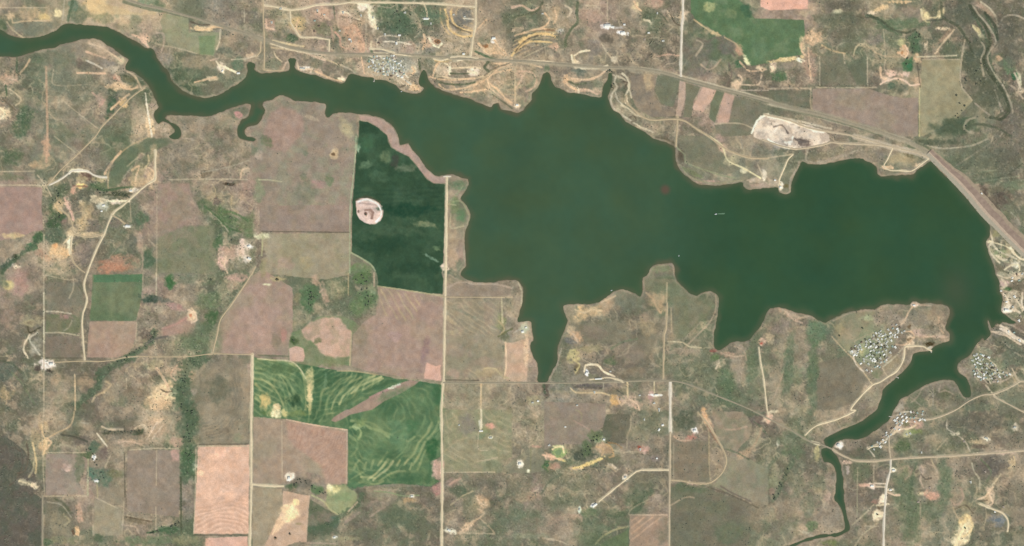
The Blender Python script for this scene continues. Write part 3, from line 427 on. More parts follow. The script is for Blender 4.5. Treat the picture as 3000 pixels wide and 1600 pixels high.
for a in [
 (0,1,130,210,110,90,(98,112,84),.8),(0,1,470,120,40,150,(184,150,122),.8),(0,1,400,290,90,40,(184,158,124),.7),(0,1,110,410,110,40,(118,122,94),.7),(0,1,460,240,60,60,(166,150,118),.6),(0,1,820,350,90,22,(232,214,180),.9,8),(0,1,820,500,50,26,(226,192,128),.95),(0,1,740,540,26,50,(206,160,132),.8),
 (0,1,860,400,60,50,(112,88,76),.7,30),(0,1,820,430,60,40,(178,164,126),.6),(0,1,640,560,60,90,(96,108,82),.7),(0,1,870,620,90,90,(108,110,92),.8),(0,1,1180,570,80,30,(88,98,74),.7),(0,1,1270,590,50,24,(76,82,62),.7),(0,1,1000,500,110,50,(110,122,88),.8),(0,1,1330,540,50,22,(224,210,186),.9),(0,1,1170,660,60,26,(222,200,180),.9),
 (0,1,1030,700,60,50,(190,190,172),.6),(0,1,690,690,34,90,(200,166,144),.85,-22),(0,1,590,730,30,60,(206,174,134),.85,-25),(0,1,620,830,40,60,(142,112,104),.8),(0,1,810,660,26,20,(200,184,158),.8),(0,1,860,820,60,100,(176,154,120),.7),(0,1,930,900,80,70,(128,118,104),.7),(0,1,550,830,80,120,(84,104,74),.85),(0,1,400,1020,60,60,(82,112,76),.85),
 (0,1,560,1010,100,90,(98,112,90),.8),(0,1,700,1080,26,100,(232,216,182),.95),(0,1,600,1140,90,50,(212,176,132),.9),(0,1,560,1100,30,30,(226,170,120),.9),(0,1,470,1230,60,40,(196,160,126),.8,20),(0,1,140,1000,100,30,(190,168,126),.85),(0,1,420,1180,60,40,(168,138,116),.7),(0,1,320,1110,50,40,(82,112,80),.8),
 (0,1,1290,905,40,18,(236,232,222),.95,5),(0,1,1160,870,70,50,(132,118,106),.6),(0,1,1430,830,90,90,(102,120,92),.85),(0,1,1550,200,50,110,(184,160,128),.6),(0,1,1380,400,60,120,(178,160,122),.6,30),(0,1,1520,350,60,60,(186,158,130),.6),(0,1,1500,460,30,22,(214,190,152),.8),(0,1,1450,270,130,40,(118,122,92),.5,-45),
 (0,1,1330,1100,60,120,(106,108,92),.7),(0,1,1180,1270,110,60,(172,134,110),.85),(0,1,1120,1330,130,30,(166,124,100),.8),(0,1,1500,1230,60,90,(92,110,84),.8),(0,1,1410,1060,26,120,(176,150,128),.6),(0,1,1530,1060,50,60,(134,122,104),.6),(0,1,840,1160,110,110,(138,124,112),.6),(0,1,1000,1150,60,150,(128,118,98),.5,20),
 (0,1,2300,480,50,14,(84,72,58),.8,5),(0,1,2500,500,90,80,(164,138,122),.7),(0,1,2170,620,100,60,(168,152,122),.7),(0,1,2190,650,40,40,(120,108,96),.8),(0,1,2290,830,140,80,(100,122,84),.8,30),(0,1,2500,900,90,110,(106,124,86),.7),(0,1,2400,760,100,60,(168,150,128),.6),(0,1,2200,1080,50,80,(92,116,80),.8),(0,1,2440,1100,22,100,(226,190,170),.9,-4),(0,1,2240,1250,60,110,(206,170,150),.85),
 (0,1,2340,1150,100,60,(176,144,124),.7),(0,1,2500,1230,50,40,(230,220,206),.9),(0,1,2400,1300,110,60,(140,132,110),.7),(0,1,2510,1110,40,30,(222,216,204),.8),(0,1,2050,700,70,60,(104,118,86),.7),(0,1,150,1230,40,30,(56,70,52),.8,-30),(0,1,90,1280,60,40,(188,176,156),.7,-35),(0,1,170,1310,40,20,(206,188,160),.8),(0,1,60,1300,90,36,(84,98,80),.9,-40),
 (0,1,1850,300,120,60,(114,112,94),.6),(0,1,2080,370,60,40,(112,102,84),.7),(0,1,2450,350,60,50,(176,160,132),.6),(0,1,2450,100,60,80,(160,146,122),.6),(0,1,2570,130,60,60,(112,124,100),.6),
 (1,1,790,170,50,60,(196,172,136),.85),(1,1,780,180,20,20,(122,100,76),.9),(1,1,500,170,40,40,(112,122,98),.6),(1,1,620,480,70,50,(166,132,124),.7),(1,1,500,560,110,110,(124,126,104),.6),(1,1,480,400,40,40,(118,122,98),.6),(1,1,740,440,40,60,(118,130,98),.7),(1,1,30,200,40,50,(174,156,136),.7),(1,1,100,60,60,60,(104,118,86),.6),(1,1,30,560,50,120,(136,142,110),.6),
 (1,1,870,650,80,90,(156,134,120),.6),(1,1,880,240,80,30,(150,132,116),.6),(1,1,1030,110,30,40,(160,176,144),.9),(1,1,1300,200,50,70,(108,124,92),.8),(1,1,1100,280,60,40,(110,132,100),.7),(1,1,1500,320,110,40,(116,126,102),.6),(1,1,1400,250,40,60,(90,80,76),.5),(1,1,1240,400,90,60,(88,114,86),.6),(1,1,1700,880,110,30,(126,132,98),.8,10),(1,1,1640,890,40,20,(138,142,106),.6),
 (1,1,1520,740,240,60,(44,80,60),.7),(1,1,1350,940,280,60,(84,106,80),.6),(1,1,1250,1100,240,80,(54,84,62),.7),(1,1,1760,1220,90,14,(116,140,116),.8,28),(1,1,1820,1130,36,30,(112,134,98),.8),(1,1,1500,560,120,60,(72,98,76),.5),(1,1,1100,80,90,90,(76,110,80),.7),(1,1,1640,1330,300,60,(56,84,62),.6),
 (1,1,1190,690,90,12,(186,164,152),.7,10),(1,1,1105,785,14,18,(120,90,76),.95),(1,1,1160,770,18,50,(168,140,126),.9,-15),(1,1,1130,735,50,8,(176,150,138),.8),(1,1,1030,755,12,14,(110,84,72),.8),
 (1,1,2040,480,90,60,(112,128,98),.8),(1,1,2000,700,60,80,(120,134,96),.7),(1,1,2070,800,60,70,(104,130,94),.8),(1,1,1980,1000,60,160,(166,146,118),.7),(1,1,1990,1250,50,110,(172,150,124),.8),(1,1,2060,1290,40,60,(124,128,104),.7),(1,1,60,1000,60,40,(206,200,160),.8),(1,1,40,1200,50,120,(124,112,96),.8),(1,1,1890,1320,40,40,(212,186,160),.9),(1,1,70,1330,30,100,(146,138,104),.7),
 (1,1,1110,1330,50,36,(170,152,130),.8),(1,1,1030,1340,110,60,(112,130,92),.8),(1,1,500,1270,80,60,(164,150,116),.6),(1,1,300,1280,110,60,(166,140,124),.5),
 (2,1,1540,550,60,60,(96,84,72),.0),(2,1,1690,190,50,90,(104,94,78),.8),(2,1,1560,60,130,40,(104,98,78),.7,15),(2,1,2080,20,60,40,(178,150,134),.7,40),(2,1,2120,110,40,60,(188,160,136),.7),(2,1,2200,240,60,60,(184,170,134),.8),(2,1,2340,340,36,30,(206,198,164),.8),(2,1,2440,440,90,24,(184,164,140),.8),(2,1,2540,380,26,50,(212,200,176),.8),
 (2,1,1960,455,100,16,(172,144,126),.9),(2,1,1820,370,120,22,(124,132,96),.7,28),(2,1,2480,490,120,30,(168,146,128),.7),(2,1,1510,1330,110,40,(130,138,104),.7),(2,1,2500,160,80,60,(122,122,104),.7),
 (3,1,150,70,110,50,(160,150,136),.9),(3,1,60,20,90,40,(216,196,172),.8),(3,1,350,60,90,40,(116,104,94),.9),(3,1,210,65,26,20,(226,216,200),.8),(3,1,60,300,90,90,(154,146,122),.7),(3,1,60,470,90,40,(178,158,134),.8),(3,1,130,500,26,40,(226,212,190),.9),(3,1,190,500,40,20,(122,112,76),.7),(3,1,620,180,200,40,(138,130,104),.6,-10),(3,1,700,210,160,14,(166,148,128),.8,-15),
 (3,1,1130,200,60,80,(130,122,108),.7),(3,1,1350,230,150,60,(164,148,116),.8),(3,1,1430,190,60,24,(120,112,84),.7,20),(3,1,1200,310,60,22,(216,182,146),.8),(3,1,1520,290,40,24,(206,178,144),.8),(3,1,2000,250,200,120,(110,118,94),.7),(3,1,2300,300,240,160,(118,122,98),.7),(3,1,1850,150,120,40,(124,124,102),.6),(3,1,2400,150,150,130,(126,118,102),.7),
 (3,1,2150,550,70,60,(108,96,82),.8,40),(3,1,2330,640,110,60,(104,94,82),.7),(3,1,2480,480,110,60,(120,130,102),.6),(3,1,2520,370,60,60,(156,138,116),.7),(3,1,2380,860,90,90,(112,116,90),.7,40),(3,1,2500,880,60,90,(146,132,116),.7),(3,1,2350,1180,70,60,(144,150,112),.8),(3,1,2300,980,40,40,(150,142,104),.7),(3,1,2330,1210,40,30,(190,180,152),.7),(3,1,2500,1280,60,40,(216,204,178),.8),
 (3,1,2330,1330,60,40,(122,112,90),.7),(3,1,2240,1060,40,14,(222,200,160),.9)]: tb(*a)
for a in [
 (0,2,90,120,60,50,(196,178,126),.85),(0,2,220,110,80,130,(172,138,124),.7,-10),(0,2,20,60,60,90,(116,124,100),.7),(0,2,100,450,90,90,(164,138,120),.5),(0,2,320,480,90,60,(168,156,122),.6),(0,2,300,560,50,60,(120,110,90),.7),(0,2,360,760,80,80,(172,166,146),.6),(0,2,480,920,110,50,(228,210,196),.9),(0,2,380,950,30,36,(94,84,76),.9),(0,2,500,985,50,18,(80,74,64),.9),
 (0,2,90,980,150,120,(104,112,96),.8),(0,2,60,1220,60,60,(180,156,116),.7),(0,2,340,1300,110,160,(108,112,92),.6,-15),(0,2,560,1080,60,60,(182,156,126),.6),(0,2,660,440,60,30,(162,130,120),.7),(0,2,630,250,100,130,(124,118,102),.5),(0,2,1500,270,110,50,(74,92,76),.9),(0,2,1640,270,90,22,(108,112,98),.7,8),(0,2,1530,160,70,60,(160,138,120),.6),(0,2,1600,370,50,60,(170,158,132),.7),
 (0,2,1710,90,50,70,(78,116,74),.85,-25),(0,2,1770,340,100,40,(168,134,124),.7,20),(0,2,1940,430,50,70,(212,184,150),.9),(0,2,1920,430,16,20,(196,130,98),.8),(0,2,1860,1000,100,90,(192,160,130),.6),(0,2,1560,920,110,50,(176,160,124),.6),(0,2,1640,1180,110,120,(222,190,148),.9,10),(0,2,1600,1310,140,60,(206,174,136),.8),(0,2,1740,1210,40,50,(206,190,152),.8),(0,2,1720,980,100,60,(198,168,138),.6),
 (0,2,1350,1240,130,90,(138,124,102),.6),(0,2,1120,1180,90,120,(166,150,122),.5),(0,2,880,1100,90,70,(174,148,118),.6),(0,2,2130,440,60,80,(84,110,74),.8),(0,2,2080,560,60,60,(96,112,82),.7),(0,2,1900,700,200,90,(114,126,94),.7),(0,2,2100,280,160,110,(112,126,92),.7),(0,2,1880,60,120,50,(118,124,100),.6),(0,2,2380,50,90,50,(186,152,132),.8),(0,2,2350,130,70,50,(170,148,122),.7),
 (0,2,2140,740,40,90,(196,162,138),.8),(0,2,2200,1200,110,150,(112,112,92),.7),(0,2,1950,1180,60,40,(158,142,124),.6),(0,2,1900,560,90,60,(158,136,114),.6,-30),(0,2,2480,1150,50,160,(166,146,120),.5),(0,2,1460,620,70,50,(108,96,84),.7),
 (1,2,200,60,90,24,(176,160,118),.7),(1,2,210,65,16,10,(66,60,46),.9),(1,2,110,115,40,12,(196,190,156),.8),(1,2,540,240,80,130,(96,122,86),.85),(1,2,600,80,40,60,(178,150,126),.7,-20),(1,2,690,220,40,110,(178,150,126),.8,-15),(1,2,800,150,110,100,(154,144,112),.6),(1,2,1110,270,120,120,(98,120,84),.8),(1,2,1010,340,90,90,(110,130,90),.7),(1,2,1070,60,90,70,(100,124,82),.8),
 (1,2,1170,170,60,40,(136,146,114),.7),(1,2,420,250,40,60,(150,140,104),.6),(1,2,380,680,44,36,(84,104,68),.9),(1,2,620,680,40,30,(118,122,88),.8),(1,2,200,680,60,70,(128,120,98),.6),(1,2,40,580,60,40,(178,146,128),.6),(1,2,280,620,30,70,(176,132,120),.6),(1,2,380,1290,70,60,(66,94,66),.8),(1,2,1700,800,36,170,(146,122,116),.7,12),(1,2,1390,640,60,50,(168,142,134),.6),
 (1,2,1050,640,70,110,(138,126,104),.6),(1,2,680,1060,110,70,(76,108,74),.6),(1,2,750,900,120,40,(128,134,98),.7),(1,2,700,1090,18,90,(132,152,118),.4),(1,2,540,1120,40,180,(184,176,128),.8),(1,2,540,1250,30,120,(214,190,142),.8),(1,2,90,1290,50,80,(196,172,116),.8),(1,2,200,1350,40,40,(220,190,148),.9),(1,2,1830,1250,60,110,(70,112,76),.6),(1,2,1470,1240,240,80,(104,130,92),.5),(1,2,250,960,200,50,(84,110,74),.5),
 (1,2,1390,1140,60,14,(196,200,176),.8,-22),(1,2,2040,420,160,30,(160,146,118),.5,25),(1,2,2100,400,130,16,(128,130,108),.5,25),(1,2,1960,480,100,20,(176,158,126),.6,35),(1,2,2480,500,50,90,(140,142,100),.6),(1,2,1980,600,60,30,(168,154,122),.6),(1,2,2000,1010,90,40,(170,144,122),.7),(1,2,2500,620,60,60,(110,112,84),.7,-35),(1,2,2350,1000,120,50,(166,148,114),.6),
 (2,2,120,560,50,60,(180,184,156),.7),(2,2,140,770,24,140,(208,180,146),.7),(2,2,50,300,50,110,(160,144,122),.6),(2,2,700,410,80,80,(208,176,132),.9),(2,2,820,380,80,50,(196,170,132),.8),(2,2,950,310,60,90,(184,156,124),.7,30),(2,2,590,580,40,50,(194,172,138),.8),(2,2,650,650,60,50,(198,162,126),.8,30),(2,2,590,680,60,40,(122,120,112),.7),(2,2,1170,280,140,130,(122,126,104),.6),
 (2,2,1480,260,110,80,(172,150,118),.8,15),(2,2,1510,350,60,50,(172,150,118),.8),(2,2,1350,520,70,110,(162,144,112),.7,-25),(2,2,1330,440,60,50,(160,140,118),.6),(2,2,800,600,180,60,(138,122,106),.5),(2,2,620,840,70,60,(194,180,126),.7,25),(2,2,800,760,110,40,(158,146,112),.7),(2,2,980,880,80,50,(104,116,86),.7),(2,2,660,960,30,60,(122,110,80),.7),(2,2,800,990,50,30,(120,112,100),.6),
 (2,2,755,1005,18,30,(236,234,230),.95),(2,2,800,1140,170,26,(112,104,98),.8),(2,2,600,1200,260,20,(160,148,118),.4),(2,2,1220,790,150,90,(140,126,110),.6),(2,2,1240,1000,110,50,(146,132,108),.6),(2,2,1720,790,160,40,(160,142,120),.7),(2,2,1600,670,50,60,(158,142,114),.7),(2,2,1820,500,80,26,(138,130,110),.5,-45),(2,2,1900,960,130,60,(120,124,98),.6),(2,2,2030,780,40,16,(146,90,80),.9),
 (2,2,2100,900,50,60,(196,176,148),.7,40),(2,2,2200,830,90,30,(190,156,132),.7,15),(2,2,2300,760,90,50,(164,148,128),.7,25),(2,2,2280,950,90,160,(162,146,124),.7),(2,2,2150,1080,90,110,(106,124,88),.7),(2,2,2040,850,50,40,(114,134,90),.8),(2,2,2510,690,44,50,(216,178,150),.95),(2,2,2510,710,16,16,(190,112,92),.9),(2,2,2450,1050,90,200,(114,122,96),.5),(2,2,2400,850,60,90,(120,128,96),.6),
 (2,2,1030,1290,50,60,(206,164,110),.8),(2,2,1180,1280,90,60,(190,160,136),.7),(2,2,1250,1330,70,40,(196,164,140),.7),(2,2,1400,1230,30,60,(186,150,140),.7),(2,2,1450,1230,60,14,(226,220,206),.9),(2,2,340,1170,36,90,(112,100,86),.8),(2,2,220,1290,90,50,(168,160,124),.6),(2,2,1080,1190,90,40,(128,120,96),.6),(2,2,1900,1290,60,50,(112,120,100),.6),
 (3,2,230,420,110,40,(180,154,128),.8,25),(3,2,150,540,100,60,(150,134,120),.6),(3,2,290,680,110,130,(156,142,118),.6),(3,2,480,600,110,130,(104,124,92),.8),(3,2,480,560,90,60,(114,134,104),.7),(3,2,330,960,80,90,(150,142,118),.5),(3,2,250,1000,110,90,(116,128,98),.5),(3,2,450,960,60,180,(104,118,88),.7),(3,2,80,1100,70,230,(158,142,118),.6,8),(3,2,20,650,40,60,(190,170,136),.7),
 (3,2,1010,460,70,34,(170,172,132),.7),(3,2,730,570,60,60,(176,158,118),.7),(3,2,840,600,110,60,(156,140,116),.6),(3,2,1480,320,50,22,(216,192,170),.9),(3,2,1430,700,50,90,(206,182,150),.8),(3,2,1560,600,110,40,(184,156,138),.7),(3,2,1360,480,50,40,(190,166,138),.7),(3,2,1200,440,160,60,(156,142,124),.5),(3,2,1480,460,110,90,(136,128,112),.6),(3,2,1700,420,90,90,(160,140,114),.6),
 (3,2,1640,570,110,60,(124,118,98),.6),(3,2,1780,660,60,30,(174,150,124),.7),(3,2,1630,720,50,24,(80,66,40),.9),(3,2,1630,770,34,34,(206,202,184),.9,45),(3,2,1420,540,20,24,(112,94,70),.7),(3,2,1420,670,30,20,(112,94,70),.7),(3,2,950,780,30,70,(206,190,140),.85),(3,2,860,800,44,24,(212,206,190),.8),(3,2,1240,910,110,80,(156,142,114),.6),(3,2,1100,1010,70,50,(122,126,96),.7),
 (3,2,1080,700,230,180,(128,140,108),.6,-30),(3,2,1000,860,150,90,(132,142,110),.6),(3,2,1060,1250,110,90,(150,142,116),.6),(3,2,1760,1140,190,60,(140,128,114),.6),(3,2,1770,1220,60,60,(112,114,88),.8),(3,2,1500,1320,110,50,(112,122,94),.6),(3,2,1300,1350,60,40,(170,164,146),.6),
 (3,2,2400,30,90,60,(166,158,130),.7),(3,2,2380,110,60,30,(196,166,150),.8),(3,2,2410,160,60,22,(72,110,66),.8),(3,2,2500,130,80,60,(120,110,90),.6),(3,2,2450,280,90,90,(190,174,146),.8),(3,2,2410,370,60,40,(234,216,196),.95),(3,2,2500,230,60,50,(176,160,130),.7),(3,2,2480,430,90,40,(136,134,108),.7),(3,2,2390,580,60,40,(196,176,152),.8,25),(3,2,2440,630,70,24,(206,184,160),.85,25),
 (3,2,2540,680,50,22,(222,204,180),.9,25),(3,2,2400,700,160,80,(116,118,96),.7,20),(3,2,2450,850,120,110,(112,120,98),.7),(3,2,2300,610,60,60,(124,120,108),.7),(3,2,2150,800,90,60,(132,138,112),.6),(3,2,2200,1000,160,130,(140,138,122),.5),(3,2,2300,1150,130,40,(110,114,90),.7,-15),(3,2,1980,960,50,60,(146,132,116),.7),(3,2,2460,1250,120,90,(124,126,104),.6),(3,2,2100,1350,200,40,(116,122,98),.6)]: tb(*a)
for a in [
 (0,3,450,360,50,80,(204,172,130),.85),(0,3,450,170,50,60,(190,166,128),.7),(0,3,680,580,50,34,(200,172,154),.9),(0,3,600,540,90,70,(154,134,120),.6),(0,3,800,560,50,140,(112,120,94),.7),(0,3,700,250,130,60,(110,112,90),.7,15),(0,3,820,300,120,50,(112,102,90),.7),(0,3,960,380,60,60,(96,114,92),.8),(0,3,1230,230,220,24,(108,106,88),.6),(0,3,1400,230,40,40,(88,90,68),.6),
 (0,3,1050,670,110,80,(104,122,100),.8),(0,3,930,630,44,60,(96,124,104),.8),(0,3,1180,640,90,50,(122,120,90),.7),(0,3,950,480,22,26,(232,230,218),.95),(0,3,975,715,26,14,(232,240,230),.95),(0,3,1030,430,60,60,(122,106,96),.7),(0,3,880,450,60,40,(88,106,74),.8),(0,3,1300,330,160,40,(178,152,126),.6),(0,3,1580,190,120,90,(178,152,124),.7),(0,3,1600,110,60,30,(200,172,140),.8),
 (0,3,1780,330,60,50,(182,148,128),.6),(0,3,1900,100,120,160,(104,116,90),.8),(0,3,1900,480,70,110,(80,112,74),.95),(0,3,1890,640,60,60,(90,116,84),.8),(0,3,1770,460,40,60,(182,146,130),.7),(0,3,1960,560,26,40,(184,184,152),.8),(0,3,350,760,50,34,(214,190,158),.9,20),(0,3,250,730,70,30,(178,166,136),.7,20),(0,3,650,1010,50,60,(96,104,82),.7,-35),(0,3,800,1050,40,110,(190,156,130),.7),
 (0,3,780,1230,26,50,(222,182,138),.9),(0,3,740,1230,16,30,(104,74,56),.9),(0,3,600,1180,130,110,(150,140,114),.6),(0,3,620,1310,160,40,(140,138,106),.7),(0,3,480,1330,50,40,(92,114,82),.7),(0,3,1000,1290,60,40,(92,108,82),.7),(0,3,1700,1210,110,50,(88,112,82),.9),(0,3,1500,1320,260,50,(116,126,96),.8),(0,3,1350,1110,110,30,(122,110,88),.7,10),(0,3,1420,1200,120,40,(158,140,120),.6),
 (0,3,1900,900,60,200,(150,136,122),.6),(0,3,1900,1310,130,50,(146,140,108),.7),(0,3,2230,440,60,50,(226,180,152),.7),(0,3,2030,640,40,30,(226,184,150),.7),(0,3,2150,800,200,100,(214,176,150),.5,25),(0,3,60,80,110,60,(150,134,112),.5),(0,3,350,280,50,90,(172,152,118),.6),(0,3,1690,1130,50,40,(170,150,128),.6),(0,3,2400,280,60,50,(140,138,110),.6),(0,3,2250,210,60,40,(126,116,98),.6),
 (1,3,200,40,60,40,(236,210,168),.95),(1,3,100,30,60,30,(98,122,76),.7),(1,3,290,40,30,40,(206,188,130),.8),(1,3,420,40,90,30,(128,140,88),.6),(1,3,350,670,40,40,(222,206,182),.95),(1,3,330,710,30,14,(232,224,208),.9),(1,3,460,740,130,60,(124,116,100),.85),(1,3,620,800,60,50,(100,124,86),.8),(1,3,350,770,70,30,(92,108,80),.8),(1,3,780,800,60,50,(212,196,140),.9),(1,3,740,780,30,30,(224,208,164),.8),
 (1,3,880,880,90,50,(134,150,108),.7),(1,3,340,1050,100,90,(228,196,152),.9,-40),(1,3,400,930,40,40,(228,194,144),.9),(1,3,230,1150,90,40,(214,182,146),.8,-50),(1,3,195,1290,14,12,(116,92,70),.8),(1,3,340,1250,14,12,(124,100,78),.7),(1,3,430,1150,40,12,(150,136,100),.6),(1,3,1450,220,110,130,(106,136,100),.5),(1,3,1570,160,60,90,(80,120,82),.6),(1,3,1780,390,70,100,(68,110,72),.8),(1,3,1020,170,60,30,(176,184,136),.6),
 (1,3,1060,130,60,40,(138,150,98),.6),(1,3,1200,400,200,120,(92,122,86),.5),(1,3,1600,700,180,60,(80,114,80),.6),(1,3,1000,760,90,40,(90,122,88),.7),(1,3,1130,800,120,30,(140,128,108),.8),(1,3,1400,765,240,14,(138,132,112),.8),(1,3,1310,810,160,14,(168,154,130),.7),(1,3,1830,800,60,60,(172,132,120),.85),(1,3,1830,590,56,90,(196,158,140),.95),(1,3,1830,590,30,50,(176,146,126),.6),(1,3,1565,870,30,16,(226,216,196),.95),
 (1,3,1540,910,60,30,(180,150,112),.8),(1,3,1060,850,50,60,(106,104,86),.8),(1,3,1200,960,130,90,(146,130,112),.6),(1,3,1420,1080,180,90,(100,110,88),.7),(1,3,780,1140,60,50,(90,114,96),.7),(1,3,680,1080,110,60,(136,122,106),.6),(1,3,680,1210,130,60,(92,104,82),.7),(1,3,960,1090,110,18,(156,138,120),.7,-35),(1,3,790,1285,30,14,(232,228,214),.95),(1,3,900,1300,150,20,(156,150,118),.7),
 (1,3,1090,1000,40,26,(110,104,88),.6),(1,3,2270,930,80,110,(192,162,128),.8,25),(1,3,2120,1180,90,30,(204,176,144),.85,-38),(1,3,1960,1220,60,26,(212,204,178),.9,20),(1,3,2150,1000,80,120,(124,124,98),.6),(1,3,2450,1150,90,130,(112,120,96),.7),(1,3,1980,740,60,40,(160,138,124),.7),(1,3,2050,820,110,60,(96,108,86),.7),(1,3,2230,730,110,50,(112,108,92),.6),(1,3,2430,570,110,70,(124,126,98),.7),
 (1,3,2360,170,44,34,(212,158,136),.95),(1,3,2365,280,26,18,(222,216,190),.9),(1,3,2260,150,18,80,(200,192,168),.8),(1,3,2150,140,90,90,(134,124,112),.6),(1,3,2260,270,40,36,(130,140,108),.7),(1,3,2320,210,60,40,(140,144,104),.6),(1,3,1840,0,60,60,(104,120,84),.4),
 (2,3,250,370,60,12,(180,146,126),.8),(2,3,480,430,70,60,(150,170,112),.9),(2,3,470,370,60,14,(206,200,150),.9),(2,3,370,470,60,30,(214,172,142),.9,20),(2,3,490,500,60,14,(222,194,128),.9,15),(2,3,350,560,40,50,(84,114,74),.9),(2,3,430,570,80,40,(176,138,116),.7),(2,3,85,545,34,40,(230,216,196),.95),(2,3,165,615,18,16,(224,214,180),.9),(2,3,780,540,150,20,(220,196,130),.95,-24),
 (2,3,640,590,50,20,(196,168,138),.8),(2,3,740,450,130,60,(92,98,82),.9,-15),(2,3,760,380,60,90,(98,114,82),.8),(2,3,900,390,80,50,(186,158,128),.8),(2,3,970,400,60,60,(168,142,112),.7),(2,3,1010,570,60,20,(196,176,148),.8,30),(2,3,880,300,60,30,(172,176,146),.7),(2,3,830,260,90,60,(106,122,84),.7),(2,3,1320,400,70,36,(198,156,138),.85),(2,3,1280,380,20,16,(160,94,76),.8),(2,3,1330,420,24,20,(210,168,152),.8),
 (2,3,1280,230,120,90,(132,130,104),.6),(2,3,1430,490,60,30,(136,124,116),.7),(2,3,1750,120,110,110,(98,104,84),.8),(2,3,1840,215,34,34,(232,220,210),.95),(2,3,1800,280,60,30,(176,126,110),.8,-20),(2,3,1940,60,30,80,(206,162,118),.85,-15),(2,3,1980,140,26,80,(196,164,130),.8,-20),(2,3,2000,180,40,40,(168,140,116),.6),(2,3,2080,520,50,120,(156,138,114),.6),(2,3,2350,440,90,40,(176,150,120),.7,-30),(2,3,2460,280,60,100,(164,152,122),.7,20),
 (2,3,2500,100,90,60,(116,104,94),.7),(2,3,2430,30,90,40,(104,114,90),.7),(2,3,2560,100,36,30,(206,182,152),.8),(2,3,1140,680,30,34,(226,208,186),.95),(2,3,1280,700,160,60,(124,120,98),.6),(2,3,940,680,130,70,(146,130,112),.7),(2,3,740,680,60,60,(116,120,92),.6),(2,3,600,760,240,160,(138,130,106),.4),(2,3,120,880,110,60,(172,144,118),.7),(2,3,830,960,40,22,(238,234,224),.95,-30),(2,3,680,1005,16,34,(200,212,190),.8),
 (2,3,780,1030,70,50,(108,122,90),.8),(2,3,650,1070,90,30,(170,146,122),.6),(2,3,450,1110,110,20,(172,142,118),.6,-25),(2,3,1250,880,160,50,(106,114,88),.8,-30),(2,3,1270,970,90,60,(98,108,84),.8,-50),(2,3,1040,1070,130,60,(104,112,88),.7),(2,3,1460,870,30,30,(176,160,140),.7),(2,3,1430,960,130,70,(146,130,114),.6,-35),(2,3,60,1050,110,150,(104,118,94),.6),(2,3,280,1170,260,110,(146,132,114),.5),
 (2,3,800,1170,130,90,(114,122,98),.6),(2,3,200,1270,200,30,(150,150,122),.5),(2,3,380,1305,90,12,(186,164,136),.7,8),(2,3,1700,790,90,50,(108,116,90),.8),(2,3,1880,800,90,50,(108,116,88),.7),(2,3,2200,1220,150,130,(106,116,90),.6),(2,3,2450,1050,90,170,(140,128,106),.7,12),(2,3,2300,1050,170,110,(120,112,96),.5),(2,3,1790,740,40,20,(196,166,144),.7),
 (3,3,60,20,50,20,(206,192,160),.8),(3,3,10,80,30,60,(206,170,144),.8),(3,3,100,340,16,40,(196,186,162),.8),(3,3,490,440,30,70,(180,166,120),.7),(3,3,480,340,60,14,(222,206,168),.9,20),(3,3,710,360,44,40,(226,212,198),.95),(3,3,840,360,110,50,(142,130,114),.7),(3,3,800,530,50,20,(206,176,152),.8),(3,3,800,600,20,60,(178,162,150),.7),(3,3,600,880,30,60,(186,158,136),.7),(3,3,610,700,40,90,(144,130,114),.6),
 (3,3,270,650,110,200,(116,120,96),.6),(3,3,230,960,160,90,(148,134,112),.7),(3,3,60,700,70,110,(146,144,112),.8),(3,3,50,830,60,40,(156,132,114),.7),(3,3,380,1240,60,16,(178,166,140),.7,20),(3,3,640,1340,90,30,(122,132,84),.8),(3,3,440,1170,60,50,(102,120,84),.7),(3,3,260,420,110,70,(104,120,90),.6),(3,3,640,1080,120,120,(140,130,114),.6),(3,3,1040,770,50,30,(226,200,178),.95),(3,3,960,760,60,20,(206,166,142),.8),
 (3,3,1120,840,50,50,(120,110,98),.7),(3,3,1150,900,30,50,(226,204,176),.9,20),(3,3,1080,925,40,22,(164,128,110),.7),(3,3,1100,1060,50,60,(228,204,166),.95,25),(3,3,1098,1052,9,9,(130,100,76),.9),(3,3,1260,610,40,22,(228,210,182),.95),(3,3,1230,805,40,14,(222,204,172),.9),(3,3,1280,850,60,16,(206,180,152),.8,20),(3,3,1150,640,60,70,(134,122,110),.6),(3,3,1380,640,70,90,(160,142,116),.6),(3,3,1560,610,40,40,(176,154,136),.7),
 (3,3,1630,700,80,120,(160,144,122),.6),(3,3,1550,840,50,20,(206,188,152),.8),(3,3,1640,860,70,44,(202,156,130),.85),(3,3,1400,950,130,300,(108,120,90),.6),(3,3,1640,1020,130,110,(106,118,90),.6),(3,3,1770,680,70,150,(116,126,98),.6),(3,3,1900,860,80,90,(156,140,118),.6),(3,3,1980,960,60,50,(150,138,106),.6),(3,3,1980,1140,60,90,(212,184,134),.9,20),(3,3,1960,1240,80,110,(220,200,160),.9,25),(3,3,1900,1340,60,50,(216,196,158),.9,25),(3,3,1982,1190,9,9,(116,92,60),.9),
 (3,3,2230,860,50,100,(202,174,144),.8),(3,3,2200,900,90,50,(190,166,132),.7),(3,3,2280,730,30,70,(176,158,128),.7,30),(3,3,2250,560,110,110,(110,104,94),.7),(3,3,2310,1110,90,60,(124,128,128),.7),(3,3,2370,430,90,24,(196,168,144),.8),(3,3,2120,445,80,14,(206,188,160),.8),(3,3,2450,540,30,50,(176,156,124),.8),(3,3,2100,320,110,26,(176,158,126),.8,8),(3,3,2190,290,50,20,(216,206,178),.9,20),(3,3,1870,240,60,24,(202,190,160),.8),
